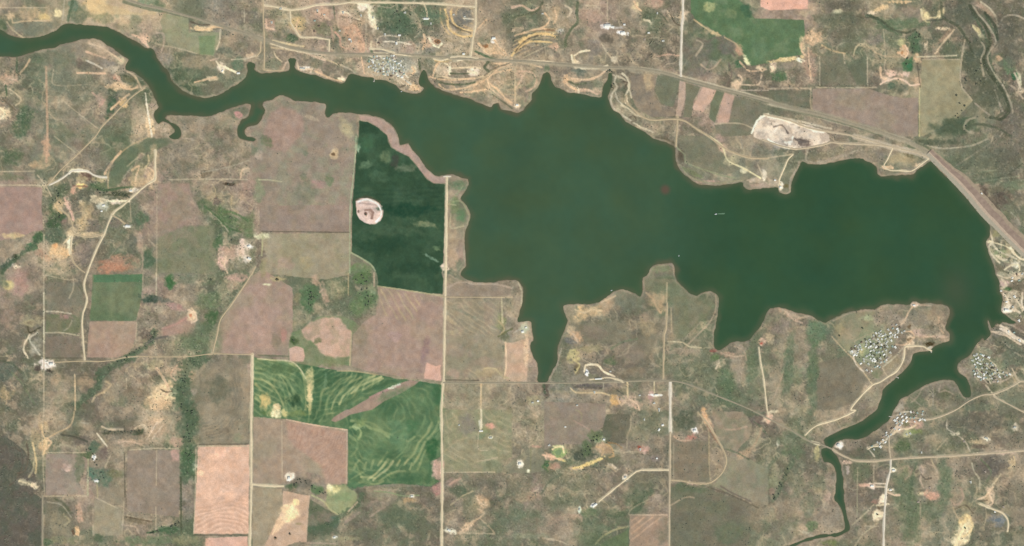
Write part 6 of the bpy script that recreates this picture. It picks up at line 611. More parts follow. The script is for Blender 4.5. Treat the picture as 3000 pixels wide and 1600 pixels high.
for c, r, wd, col, a, s in [(1,0,3,(206,196,174),.8,"1150,600 1250,640 1350,700 1440,770"),(1,0,3,(206,196,174),.8,"1250,570 1340,650 1460,720 1530,780"),(1,0,3,(206,196,174),.7,"1200,720 1290,650 1400,590"),(1,0,3,(206,196,174),.7,"1300,760 1380,680 1480,610"),(1,0,3,(210,196,170),.7,"1280,420 1440,425 1560,450"),(1,0,3,(200,184,156),.6,"1220,480 1230,380 1340,360 1420,370")]:
    stroke(T(c, r, s), wd, col, a, wob=1, brk=.2, soft=1.6)
for a in [(3,2,2200,960,170,110,(126,134,104),.55),(3,2,2120,880,70,60,(118,132,98),.5),(1,0,1320,660,180,90,(138,140,114),.4)]: tb(*a)
for c, r, wd, col, a, s in [(3,2,3,(196,184,156),.7,"2120,870 2240,960 2340,1010 2460,1030"),(3,2,3,(196,184,156),.7,"2100,960 2200,1060 2240,1110"),(3,2,3,(196,184,156),.7,"2200,860 2260,900 2300,960 2220,1080")]:
    stroke(T(c, r, s), wd, col, a, wob=.6, brk=.15)
# ---------------------------------------------------------------- road lines (photo pixels)
ROADS = [
 ('dirt_road','cream',6.2,0,T(1,3,"1868,1560 1868,1374 1875,700 1865,0")+T(1,2,"1882,1110")),
 ('dirt_road','cream',6.6,0,T(1,2,"1890,1085 1897,600 1905,250 1908,0")+T(1,1,"1912,1100 1917,700 1920,400")),
 ('dirt_road','cream',6.2,0,T(0,3,"2515,1560 2515,1374 2530,800 2530,0")+T(0,2,"2540,1100 2540,822")),
 ('dirt_road','cream',6,0,T(1,3,"-50,748 30,758 150,768 282,770")),
 ('gravel_road','white',6.4,0,T(2,0,"1722,-200 1720,0 1718,180 1708,285 1700,600 1698,778")),
 ('farm_road','tan',5,0,T(2,0,"1665,1165 1655,1374")+T(2,1,"1648,100")),
 ('highway','grey',7,1,T(0,0,"1100,-200 1250,-30 1420,45 1600,85 1800,140 1950,180 2100,225 2260,275 2400,315 2576,370")+T(1,0,"180,430 430,500 740,540 1100,548 1500,552 1900,580 2200,596 2576,612")+T(2,0,"300,630 600,655 900,680 1300,695 1550,738 1700,785 1900,840 2150,905 2400,970 2576,1020")+T(3,0,"200,1085 500,1150 800,1235 1100,1320 1260,1374")+T(3,1,"1420,55 1560,130 1640,185")),
 ('gravel_road','pale',5,1,T(3,0,"-40,1150 200,1210 400,1285 600,1325 760,1350")+T(3,1,"870,0 1000,35 1150,80 1300,120 1480,160 1620,215")),
 ('dirt_road','cream',5.6,1,T(1,0,"90,55 200,70 350,100 480,85 620,52 840,42 940,28 1500,30 1900,45 2100,65 2208,72")),
 ('dirt_road','cream',5.6,0,T(1,0,"2213,-200 2213,0 2210,250 2185,380 2160,565")),
 ('dirt_road','cream',4,0,T(1,0,"345,110 350,230 390,300 440,370 480,380 600,378 740,402 736,520")),
 ('dirt_road','cream',4.6,1,T(1,0,"1780,590 1870,610 1960,580 2080,572 2240,590")),
 ('dirt_road','tan',4,0,T(1,0,"70,-60 75,200 85,400 85,560 78,700 170,712 275,708")),
 ('dirt_road','tan',4,0,T(1,0,"0,570 45,520 50,420")),
 ('dirt_road','cream',5.5,1,T(1,0,"1150,492 1260,495 1330,515 1400,535")),
 ('dirt_road','cream',5,1,T(1,0,"1200,535 1400,548 1560,560")),
 ('dirt_road','tan',3.6,1,T(0,1,"480,490 640,310 760,200 960,0")+T(0,0,"1030,1270 1130,1170 1300,1000 1400,920 1460,880")),
 ('dirt_road','cream',5,1,T(0,1,"1565,140 1562,300 1560,430 1500,470 1400,550 1310,630 1230,700 1150,760 1100,850 1050,980 980,1120 930,1240 880,1374")+T(0,2,"870,30 848,110 860,190 878,260 860,340 838,400 828,500 832,600 840,700 855,875")),
 ('dirt_road','white',4.4,1,T(0,1,"500,490 600,440 690,375 740,345 880,350 940,385 1000,405 1070,412")),
 ('dirt_road','tan',4,1,T(0,1,"600,730 680,790 730,880 730,950 780,990 900,1010 1000,995 1055,970")),
 ('dirt_road','cream',5.5,1,T(0,1,"725,1000 715,1090 710,1180")),
 ('dirt_road','tan',3.4,1,T(0,1,"715,1185 740,1260 790,1320 860,1374")),
 ('dirt_road','tan',3.6,1,T(0,1,"1130,795 1190,825 1260,880")),
 ('section_road','tan',2.8,1,T(0,2,"560,898 700,890 860,885 1000,890 1140,875 1250,850 1400,838 1560,842 1900,838 2150,812 2400,818 2545,815")),
 ('gravel_road','grey',4.6,0,T(0,3,"430,860 430,1374 428,1560")),
 ('dirt_road','tan',4.2,1,T(0,1,"2570,1310")+T(0,2,"2500,60 2400,210 2320,330 2220,470 2185,620 2160,720 2140,800")),
 ('dirt_road','tan',2.8,0,T(1,2,"1860,240 2040,242 2576,242")),
 ('highway','grey',3.9,1,T(1,2,"1885,1102 2100,1104 2576,1104")+T(2,2,"300,1106 620,1104 1000,1094 1300,1084 1480,1082 1650,1090 1800,1130 2000,1210 2200,1290 2380,1365")+T(2,3,"2480,40 2576,90")+T(3,3,"120,150 260,225 400,310 528,350")),
 ('highway','pale',6,1,T(3,3,"642,396 720,445 800,485 880,512 1050,518 1230,500 1500,482 1900,462 2200,440 2576,412 2800,395")),
 ('dirt_road','white',7.4,0,T(2,2,"1592,1095 1592,1374")+T(2,3,"1594,220")),
 ('dirt_road','pale',5,0,T(2,3,"1592,225 1585,700 1580,1374 1580,1560")),
 ('farm_road','tan',4.6,0,T(2,2,"1560,300 1550,560 1530,620 1520,1060")),
 ('dirt_road','cream',4.2,1,T(2,2,"2480,745 2500,900 2530,1060 2550,1250 2565,1374")+T(3,3,"5,60")),
 ('dirt_road','cream',4.6,0,T(2,3,"870,925 1040,785 1250,620 1300,606 1578,606")),
 ('dirt_road','tan',4.2,1,T(2,3,"1870,30 1960,130 2060,290 2130,420 2155,500 2140,580 2100,650 2000,730 1900,745")),
 ('dirt_road','tan',3.8,1,T(2,3,"1600,708 1720,718 1800,735 1960,748")),
 ('dirt_road','cream',4.4,1,T(3,3,"375,255 430,200 500,155 690,98 880,8")+T(3,2,"830,1374 930,1240 1050,1125 1130,1095 1210,1040 1290,990 1350,900 1370,820 1375,745 1400,735 1560,738 1600,760 1650,785")),
 ('dirt_road','pale',4.2,1,T(3,3,"1230,500 1215,300 1235,220 1290,160 1350,110 1480,80 1560,100 1700,80 1900,-5")+T(3,2,"2000,1300 2150,1230 2270,1215 2400,1165 2500,1110 2530,1090 2620,1095")),
 ('dirt_road','pale',3.8,0,T(3,2,"2450,955 2500,1060 2530,1095")),
 ('dirt_road','pale',3.8,1,T(3,2,"2270,1240 2400,1310 2576,1400 2700,1450")),
 ('dirt_road','white',5,1,T(3,3,"1235,500 1230,600 1205,700 1188,780 1180,900 1165,1100 1158,1360 1155,1560")),
 ('dirt_road','cream',4.2,1,T(3,3,"1150,365 1060,370 1000,395")),
 ('sandy_track','cream',5.2,1,T(3,3,"2125,945 2200,975 2270,1005 2350,1035 2400,1090 2415,1150 2405,1230")),
 ('dirt_road','cream',3.8,1,T(3,1,"1250,120 1200,230 1165,300 1230,340 1340,342 1445,345 1530,285 1610,228")),
 ('dirt_road','cream',4.4,1,T(3,1,"250,180 200,230 165,310 130,390 110,450 125,520")),
 ('gravel_road','pale',5,1,T(3,1,"-60,30 60,75 160,105 280,125 420,110 560,80 630,60 700,65 900,75 1100,85 1250,105")),
 ('gravel_road','tan',4.8,1,T(2,0,"1150,960 1150,1030 1220,1100 1290,1160 1390,1205 1640,1200 1740,1220 1860,1300 1980,1374")+T(2,1,"2110,100 2220,160 2400,215 2576,222")),
 ('dirt_road','cream',4,1,T(2,2,"780,1070 870,1062 970,1052 1040,1065 1120,1095")),
 ('gravel_road','white',3.6,1,T(1,1,"1885,402 1920,400 1960,402")),
]
BR_A, BR_B = T(3,3,"526,349")[0], T(3,3,"644,397")[0]
DAM = T(3,1,"1585,190 1640,245 1850,458 2000,620 2130,780 2235,890 2400,1060 2576,1235 2760,1420")
# ---------------------------------------------------------------- verges worn beside the roads, and fine speckle
RC = dict(cream=(222,206,172), white=(226,216,196), pale=(194,178,150), tan=(190,172,140), grey=(158,149,127))
roadm = np.zeros(X.shape)
for nm, cm, wd, sm, pts in ROADS:
    line = smooth_line(pts, 8) if sm else pts
    c, D = line_dist(line, wd * 2.2 + 6)
    mixc(c, (.45 + .9 * ss(-.4, .5, noise(26, 96, X[c], Y[c]))) * (1 - ss(wd * .35, wd * 1.15, D + .8 * noise(8, 95, X[c], Y[c]))) * .5, RC[cm])
    roadm[c] = np.maximum(roadm[c], 1 - ss(wd * .6, wd * 1.3, D))
    dens[c] = dens[c] * (1 - roadm[c])
wc, wsd = poly_sd(smooth_line(SHORE + [SHORE[0]], 6)[:-1], 70)
wsd = wsd + 1.5 * noise(13, 97, X[wc], Y[wc]) + .8 * noise(6, 98, X[wc], Y[wc])
SDW = np.full(X.shape, -70.0); SDW[wc] = wsd      # photo pixels, positive inside the water
dens *= (SDW < -3)
# pale drying rim above the waterline
rim = ss(-9, -2.5, SDW) * (0.25 + 0.35 * ss(-.2, .5, noise(24, 99)))
C = C * (1 - rim[..., None]) + np.array((166, 150, 128)) * rim[..., None]
mud = ss(-3.5, -.5, SDW) * (.35 + .3 * noise(18, 100))
C = C * (1 - mud[..., None]) + np.array((112, 101, 82)) * mud[..., None]
dd = np.clip(dens, 0, 1); live = (1 - roadm) * (1 - .55 * calm)
n1 = noise(4.2, 101); n2 = noise(3.1, 102); n3 = noise(8, 103); n4 = noise(17, 104)
C *= (1 + (.035 * n4 + .03 * n3) * (1 - roadm))[..., None]
C *= (1 + (.045 * n1 + .05 * n2) * live * (.35 + dd))[..., None]
m = ss(.18, .8, n1 * .7 + n3 * .5) * np.clip(dd * 1.25 - .12, 0, 1) * .26
C = C * (1 - m[..., None]) + np.array((84, 84, 66)) * m[..., None]
m = ss(.3, .85, n2 * .6 - n3 * .55) * np.clip(dd * 1.1 - .1, 0, 1) * .34 * live
C = C * (1 - m[..., None]) + np.array((206, 188, 156)) * m[..., None]
hue = .02 * fbm(14, 105, 3)
C[..., 0] *= 1 + hue; C[..., 2] *= 1 - hue
lm = C[..., :].mean(-1, keepdims=True) / 122.0
C = C * np.clip(lm, .6, 1.6) ** .30 * np.array((1.025, 1.035, 1.045))
C = np.clip(C, 20, 246)
# ---------------------------------------------------------------- ground height in metres
dist = -SDW * S
relief = 11 + 7.5 * fbm(230, 111, 3) + 1.1 * fbm(40, 112, 3) + (.35 * noise(9, 113) + .25 * noise(5, 114)) * (.25 + dd) * (1 - roadm)
Z = np.where(dist > 0, np.minimum(dist * .12, 1.2) + np.maximum(relief, 2) * ss(0, 190, dist), np.maximum(dist * .12, -5))
dc, dD = line_dist(DAM, 110)
flat = 1 - ss(45, 100, dD)
Z[dc] = Z[dc] * (1 - flat) + np.minimum(Z[dc], 1.2) * flat
for ax_, ay_, r_ in [(2338, 400, 26)]:
    c = crop(ax_ - 90, ay_ - 60, ax_ + 90, ay_ + 60)
    q = 1 - ss(.3, 1.0, np.hypot((X[c] - 2322) / 95, (Y[c] - 388) / 38))
    Z[c] -= 7 * q
c = crop(1030, 560, 1140, 680)
q = 1 - ss(.2, 1.05, np.hypot((X[c] - 1082) / 40, (Y[c] - 619) / 38)); Z[c] += 3.5 * q
PONDS = [(1636, 1325, 10, 8, 'pale green stock pond beside the sandy bare patches'), (2923, 1523, 9, 6, 'dull blue stock pond inside the curve of the sandy track'),
         (1603, 1362, 5, 6, 'dark green stock pond'), (2663, 193, 8, 7, 'small green pond')]
for px, py, rx, ry, _ in PONDS:
    c = crop(px - 40, py - 40, px + 40, py + 40); q = 1 - ss(1.0, 2.6, np.hypot((X[c] - px) / rx, (Y[c] - py) / ry))
    zc = Z[np.searchsorted(ay, py), np.searchsorted(ax, px)]; Z[c] = Z[c] * (1 - q) + zc * q
def ground(px, py):
    i = int(np.clip(np.searchsorted(ax, px) - 1, 0, NX - 2)); j = int(np.clip(np.searchsorted(ay, py) - 1, 0, NY - 2))
    u = (px - ax[i]) / (ax[i + 1] - ax[i]); v = (py - ay[j]) / (ay[j + 1] - ay[j])
    return float(Z[j, i] * (1-u) * (1-v) + Z[j, i+1] * u * (1-v) + Z[j+1, i] * (1-u) * v + Z[j+1, i+1] * u * v)
def wet(px, py):
    i = int(np.clip(np.searchsorted(ax, px), 0, NX - 1)); j = int(np.clip(np.searchsorted(ay, py), 0, NY - 1))
    return SDW[j, i]
# ---------------------------------------------------------------- materials
def new_mat(name):
    m = bpy.data.materials.new(name); m.use_nodes = True
    return m, m.node_tree, m.node_tree.nodes['Principled BSDF']
def soil_material():
    m, t, b = new_mat('soil_and_grass'); N = t.nodes.new; L = t.links.new
    at = N('ShaderNodeAttribute'); at.attribute_name = 'albedo'
    tc = N('ShaderNodeNewGeometry')
    n1 = N('ShaderNodeTexNoise'); n1.inputs['Scale'].default_value = .11; n1.inputs['Detail'].default_value = 6; n1.inputs['Roughness'].default_value = .65
    n2 = N('ShaderNodeTexNoise'); n2.inputs['Scale'].default_value = .9; n2.inputs['Detail'].default_value = 4
    L(tc.outputs['Position'], n1.inputs['Vector']); L(tc.outputs['Position'], n2.inputs['Vector'])
    r = N('ShaderNodeMapRange'); r.inputs[1].default_value = .3; r.inputs[2].default_value = .7; r.inputs[3].default_value = .84; r.inputs[4].default_value = 1.16
    L(n1.outputs['Fac'], r.inputs[0])
    r2 = N('ShaderNodeMapRange'); r2.inputs[1].default_value = .3; r2.inputs[2].default_value = .7; r2.inputs[3].default_value = .9; r2.inputs[4].default_value = 1.1
    L(n2.outputs['Fac'], r2.inputs[0])
    mu = N('ShaderNodeMath'); mu.operation = 'MULTIPLY'; L(r.outputs[0], mu.inputs[0]); L(r2.outputs[0], mu.inputs[1])
    vm = N('ShaderNodeVectorMath'); vm.operation = 'SCALE'; L(at.outputs['Color'], vm.inputs[0]); L(mu.outputs[0], vm.inputs['Scale'])
    L(vm.outputs[0], b.inputs['Base Color']); b.inputs['Roughness'].default_value = 1.0; b.inputs['Specular IOR Level'].default_value = 0.0
    bp = N('ShaderNodeBump'); bp.inputs['Strength'].default_value = .25; bp.inputs['Distance'].default_value = .4
    L(n2.outputs['Fac'], bp.inputs['Height']); L(bp.outputs[0], b.inputs['Normal'])
    return m
def water_material():
    m, t, b = new_mat('lake_water'); N = t.nodes.new; L = t.links.new
    at = N('ShaderNodeAttribute'); at.attribute_name = 'albedo'; L(at.outputs['Color'], b.inputs['Base Color'])
    b.inputs['Roughness'].default_value = .3; b.inputs['IOR'].default_value = 1.33; b.inputs['Specular IOR Level'].default_value = .5
    tc = N('ShaderNodeNewGeometry'); n1 = N('ShaderNodeTexNoise'); n1.inputs['Scale'].default_value = .12; n1.inputs['Detail'].default_value = 3
    L(tc.outputs['Position'], n1.inputs['Vector'])
    bp = N('ShaderNodeBump'); bp.inputs['Strength'].default_value = .12; bp.inputs['Distance'].default_value = .3
    L(n1.outputs['Fac'], bp.inputs['Height']); L(bp.outputs[0], b.inputs['Normal'])
    return m
def plain(name, col, var=.12, scale=.3, rough=.9, spec=.2, raw=False, metal=0.0):
    m, t, b = new_mat(name); N = t.nodes.new; L = t.links.new
    base = col if raw else alb(col)
    tc = N('ShaderNodeNewGeometry'); n = N('ShaderNodeTexNoise'); n.inputs['Scale'].default_value = scale; n.inputs['Detail'].default_value = 5
    L(tc.outputs['Position'], n.inputs['Vector'])
    cr = N('ShaderNodeValToRGB'); cr.color_ramp.elements[0].position = .3; cr.color_ramp.elements[1].position = .7
    cr.color_ramp.elements[0].color = (*[v * (1 - var) for v in base], 1); cr.color_ramp.elements[1].color = (*[min(.95, v * (1 + var)) for v in base], 1)
    L(n.outputs['Fac'], cr.inputs[0]); L(cr.outputs[0], b.inputs['Base Color'])
    b.inputs['Roughness'].default_value = rough; b.inputs['Specular IOR Level'].default_value = spec; b.inputs['Metallic'].default_value = metal
    return m
SOIL, WATER = soil_material(), water_material()
# ---------------------------------------------------------------- mesh helpers
col = scene.collection
def link(name, me, parent=None, loc=None):
    o = bpy.data.objects.new(name, me); col.objects.link(o)
    if parent: o.parent = parent
    if loc is not None: o.location = loc
    return o
def tag(o, label=None, cat=None, group=None, kind=None):
    if label: o['label'] = label
    if cat: o['category'] = cat
    if group: o['group'] = group
    if kind: o['kind'] = kind
    return o
def np_mesh(name, co, quads, mat, colors=None, smooth=True):
    me = bpy.data.meshes.new(name)
    n = len(quads); k = quads.shape[1]
    me.vertices.add(len(co)); me.vertices.foreach_set('co', np.ascontiguousarray(co, np.float32).ravel())
    me.loops.add(n * k); me.loops.foreach_set('vertex_index', np.ascontiguousarray(quads, np.int32).ravel())
    me.polygons.add(n); me.polygons.foreach_set('loop_start', np.arange(0, n * k, k, dtype=np.int32))
    try: me.polygons.foreach_set('loop_total', np.full(n, k, np.int32))
    except Exception: pass
    me.update(calc_edges=True)
    if smooth: me.polygons.foreach_set('use_smooth', np.ones(n, bool))
    me.materials.append(mat)
    if colors is not None:
        a = me.attributes.new('albedo', 'FLOAT_COLOR', 'POINT')
        a.data.foreach_set('color', np.ascontiguousarray(np.concatenate([colors, np.ones((len(colors), 1))], 1), np.float32).ravel())
    return me
class MB:                                        # collects faces, then one mesh
    def __init__(s): s.v, s.f, s.m = [], [], []
    def add(s, vs, fs, mi=0):
        n = len(s.v); s.v += [tuple(v) for v in vs]; s.f += [tuple(n + i for i in f) for f in fs]; s.m += [mi] * len(fs)
    def box(s, x0, x1, y0, y1, z0, z1, mi=0):
        s.add([(x0,y0,z0),(x1,y0,z0),(x1,y1,z0),(x0,y1,z0),(x0,y0,z1),(x1,y0,z1),(x1,y1,z1),(x0,y1,z1)],
              [(0,3,2,1),(4,5,6,7),(0,1,5,4),(1,2,6,5),(2,3,7,6),(3,0,4,7)], mi)
    def tube(s, p, q, r0, r1, n=8, mi=0):
        p, q = np.array(p, float), np.array(q, float); d = q - p; d /= np.linalg.norm(d) + 1e-9
        a = np.cross(d, (0, 0, 1) if abs(d[2]) < .9 else (1, 0, 0)); a /= np.linalg.norm(a); b = np.cross(d, a)
        vs = [p + r0 * (a * math.cos(t) + b * math.sin(t)) for t in np.linspace(0, 2*math.pi, n, endpoint=False)]
        vs += [q + r1 * (a * math.cos(t) + b * math.sin(t)) for t in np.linspace(0, 2*math.pi, n, endpoint=False)]
        s.add(vs, [(i, (i+1) % n, n + (i+1) % n, n + i) for i in range(n)] + [tuple(range(n-1, -1, -1)), tuple(range(n, 2*n))], mi)
    def mesh(s, name, mats, smooth=False):
        me = bpy.data.meshes.new(name); me.from_pydata(s.v, [], s.f)
        for m in mats: me.materials.append(m)
        me.polygons.foreach_set('material_index', np.array(s.m, np.int32))
        if smooth: me.polygons.foreach_set('use_smooth', np.ones(len(s.f), bool))
        me.update(); return me
# ---------------------------------------------------------------- ground: rangeland sheet plus each field as its own patch
A = np.minimum(lin(C) / K, .85)
idx = np.arange(NX * NY).reshape(NY, NX)
q = np.stack([idx[:-1, :-1], idx[1:, :-1], idx[1:, 1:], idx[:-1, 1:]], -1).reshape(-1, 4)
fr = region[:-1, :-1].ravel(); deep = (SDW[:-1, :-1] > 14).ravel()
co = np.stack([(X - 1500) * S, (800 - Y) * S, Z], -1).reshape(-1, 3); Af = A.reshape(-1, 3)
for k, nm in enumerate(REG):
    sel = q[(fr == k) & ~deep]
    if len(sel) < 12: continue
    u, inv = np.unique(sel, return_inverse=True)
    o = link(nm, np_mesh(nm, co[u], inv.reshape(-1, 4), SOIL, Af[u])); tag(o, kind='structure')
# ---------------------------------------------------------------- water
st = 2
wx_, wy_ = X[wc][::st, ::st], Y[wc][::st, ::st]; ws = SDW[wc][::st, ::st]
e = ss(1650, 2350, wx_ + 160 * noise(260, 121, wx_, wy_) + .25 * (wy_ - 500))
lw = np.array((69.,93,70))[None, None] * (1 - e[..., None]) + np.array((55.,84,60))[None, None] * e[..., None]
lw = lw * (1 + .042 * fbm(130, 122, 4, wx_, wy_)[..., None] + .012 * noise(14, 123, wx_, wy_)[..., None])
tint = .035 * fbm(75, 124, 4, wx_, wy_); lw[..., 0] *= 1 + tint * 1.3; lw[..., 2] *= 1 - tint
sh = 0
for bx, by, br in [(1530,830,60),(2790,880,90),(1370,720,60),(1990,445,60),(1310,285,50),(1500,300,50),(1960,780,40),(2250,800,60),(1450,300,50),(520,250,80),(2480,900,60),(1340,520,30),(740,340,40),(2080,545,60),(2640,500,50),(400,120,50)]:
    sh = np.maximum(sh, np.exp(-((wx_ - bx)**2 + (wy_ - by)**2) / br**2))
m = (1 - ss(0, 16, ws + 5 * noise(20, 125, wx_, wy_))) * np.clip(.42 + .9 * sh, 0, .85)
lw = lw * (1 - m[..., None]) + np.array((98, 92, 74)) * m[..., None]
m = (1 - ss(2, 26, ws + 8 * noise(40, 126, wx_, wy_))) * .3
lw = lw * (1 - m[..., None]) + np.array((86, 100, 74)) * m[..., None]
m = (1 - ss(5, 21, np.hypot(wx_ - 1949, wy_ - 556))) * .75
lw = lw * (1 - m[..., None]) + np.array((108, 82, 72)) * m[..., None]
m = np.exp(-((wx_ - 2800)**2 / 45**2 + (wy_ - 850)**2 / 60**2)) * .5
lw = lw * (1 - m[..., None]) + np.array((82, 86, 68)) * m[..., None]
h, w2 = wx_.shape; ii = np.arange(h * w2).reshape(h, w2)
qq = np.stack([ii[:-1, :-1], ii[1:, :-1], ii[1:, 1:], ii[:-1, 1:]], -1).reshape(-1, 4)
mx = np.maximum.reduce([ws[:-1, :-1], ws[1:, :-1], ws[1:, 1:], ws[:-1, 1:]]).ravel()
sel = qq[mx > -5]; u, inv = np.unique(sel, return_inverse=True)
wco = np.stack([(wx_ - 1500) * S, (800 - wy_) * S, np.zeros(wx_.shape)], -1).reshape(-1, 3)
KW = np.array([1.0, 1.0, 1.0]); W0 = np.array([0.0049, 0.0049, 0.0079])
o = link('lake_water', np_mesh('lake_water', wco[u], inv.reshape(-1, 4), WATER, np.clip((lin(lw).reshape(-1, 3)[u] - W0) / K, .002, .8))); tag(o, kind='structure')
def disc(px, py, rx, ry, z, n=40, seed=1):
    rr = np.random.RandomState(seed); ph = rr.uniform(0, 6.28, 4); vs = [(*W(px, py), z)]
    for k in range(n):
        t = 2 * math.pi * k / n; r = 1 + .12 * math.sin(2*t + ph[0]) + .08 * math.sin(3*t + ph[1]) + .05 * math.sin(5*t + ph[2])
        x, y = W(px + rx * r * math.cos(t), py + ry * r * math.sin(t)); vs.append((x, y, z))
    return vs, [(0, 1 + (k + 1) % n, 1 + k) for k in range(n)]
PM = [plain('pond_green', (132,152,108), .06, .05, .3, .4), plain('pond_blue', (112,122,124), .06, .05, .3, .4), plain('pond_dark', (80,112,74), .06, .05, .3, .4), plain('pond_teal', (72,116,80), .06, .05, .3, .4)]
for k, (px, py, rx, ry, lb) in enumerate(PONDS):
    b = MB(); vs, fs = disc(px, py, rx, ry, ground(px, py) + .5, seed=k); b.add(vs, fs)
    tag(link('pond_water', b.mesh('pond_water', [PM[k]])), kind='structure')
# ---------------------------------------------------------------- roads
RM = {k: plain('road_' + k, RC[k], .10, .06, .95, .1) for k in RC}
for rk, (nm, cm, wd, sm, pts) in enumerate(ROADS):
    line = smooth_line(pts, 3.0)
    if not sm:
        line = []
        for p, r in zip(pts[:-1], pts[1:]):
            n = max(1, int(math.hypot(r[0]-p[0], r[1]-p[1]) / 3)); line += [(p[0]+(r[0]-p[0])*k/n, p[1]+(r[1]-p[1])*k/n) for k in range(n)]
        line.append(pts[-1])
    P = np.array(line); t = np.gradient(P, axis=0); t /= np.linalg.norm(t, axis=1)[:, None] + 1e-9; nr = np.stack([-t[:, 1], t[:, 0]], 1)
    jit = 1 + .16 * noise(9, 131 + rk % 20, P[:, 0], P[:, 1]) + .12 * noise(30, 132, P[:, 0], P[:, 1])
    wob = .35 * noise(12, 133, P[:, 0], P[:, 1])[:, None] * nr
    vs = []
    for s_ in (-.5, -.38, 0, .38, .5):
        Q = P + wob + nr * (s_ * wd * jit)[:, None]
        zz = np.array([ground(a, b) for a, b in Q]); vs.append((Q, zz))
    ztop = np.maximum.reduce([v[1] for v in vs]); ztop = np.maximum(ztop, 1.0) + .45 + .012 * rk
    co_, n = [], len(P)
    for k, (Q, zz) in enumerate(vs):
        z_ = ztop if 0 < k < 4 else zz - .3
        if k == 2: z_ = ztop + .12
        co_.append(np.stack([(Q[:, 0]-1500)*S, (800-Q[:, 1])*S, z_], -1))
    co_ = np.concatenate(co_); qs = np.array([[k*n+i, k*n+i+1, (k+1)*n+i+1, (k+1)*n+i] for k in range(4) for i in range(n-1)])
    me = np_mesh(nm, co_, qs, RM[cm]); tag(link(nm, me), kind='structure')
# ---------------------------------------------------------------- the earth dam
dm = link('earth_dam', None); dm.location = (*W(2880, 640), 0)
tag(dm, 'long straight earth dam with pale riprap face holding the lake at the upper right', 'dam')
P = np.array(smooth_line(DAM, 5)); t = np.gradient(P, axis=0); t /= np.linalg.norm(t, axis=1)[:, None]
nr = np.stack([t[:, 1], -t[:, 0]], 1)                   # towards the dry side
wfac = ss(0, 40, np.arange(len(P))) * .55 + .45
wn = 1 + .05 * noise(14, 141, P[:, 0], P[:, 1])
def strip(name, prof, mat, amp=.25):
    vs, n = [], len(P)
    for o_, z in prof:
        ww = wfac if o_ > 12 else 1.0
        Q = P + nr * ((o_ if o_ <= 12 else 12 + (o_ - 12) * ww) * wn)[:, None] if o_ > 12 else P + nr * o_
        vs.append(np.stack([(Q[:, 0]-1500)*S - dm.location.x, (800-Q[:, 1])*S - dm.location.y, z + amp * noise(3, 142, Q[:, 0], Q[:, 1])], -1))
    m_ = len(prof); v = np.concatenate(vs); qs = np.array([[(k+1)*n+i, (k+1)*n+i+1, k*n+i+1, k*n+i] for k in range(m_-1) for i in range(n-1)])
    return link(name, np_mesh(name, v, qs, mat), dm)
strip('riprap_slope', [(-9, -3.2), (-3, -1.0), (1, .8), (6, 3.6), (12, 7.0)], plain('riprap', (174,166,146), .22, .25), .3)
strip('crest_road', [(12, 7.05), (12.6, 7.3), (16, 7.45), (19.4, 7.3), (20, 7.0)], plain('crest_gravel', (192,172,150), .1, .08), 0)
strip('earth_slope', [(20, 6.9), (26, 5.4), (33, 3.8), (38, 2.5)], plain('bare_red_earth', (155,136,121), .16, .03), .3)
strip('toe_berm', [(38, 2.48), (43, 2.3), (47, 1.9), (51, .4)], plain('berm_soil', (164,148,126), .14, .04), .25)
bo = MB(); bo.box(-9, 9, -7, 7, 0, 6); bo.add([(-10,-8,6),(10,-8,6),(10,8,6),(-10,8,6),(0,-8,8),(0,8,8)], [(0,1,4),(2,3,5),(1,2,5,4),(3,0,4,5),(3,2,1,0)], 1)
# ---------------------------------------------------------------- road bridge over the narrow arm
M_CONC = plain('concrete', (196,188,170), .08, .2, .85); M_STEEL = plain('galvanised_steel', (150,150,146), .05, .5, .5)
ax0, ay0 = W(*BR_A); ax1, ay1 = W(*BR_B); L_ = math.hypot(ax1-ax0, ay1-ay0); ang = math.atan2(ay1-ay0, ax1-ax0)
zb = max(ground(*BR_A), ground(*BR_B), 1.2) + .9
br = link('road_bridge', None); br.location = ((ax0+ax1)/2, (ay0+ay1)/2, 0); br.rotation_euler = (0, 0, ang)
tag(br, 'pale concrete road bridge crossing the narrow neck of the green river', 'bridge')
b = MB(); b.box(-L_/2-4, L_/2+4, -7, 7, zb-1.1, zb); link('deck', b.mesh('deck', [RM['grey']]), br)
for s_ in (-1, 1):
    b = MB(); b.box(-L_/2-4, L_/2+4, s_*6.9-.2, s_*6.9+.2, zb+.55, zb+.85)
    for k in range(25): x = -L_/2 + L_*k/24; b.box(x-.12, x+.12, s_*6.9-.12, s_*6.9+.12, zb+.003, zb+.55)
    link('railing', b.mesh('railing', [M_STEEL]), br)
for k in (-1, 0, 1):
    b = MB(); b.box(k*L_*.26-.8, k*L_*.26+.8, -6, 6, -6, zb-1.103); link('pier', b.mesh('pier', [M_CONC]), br)
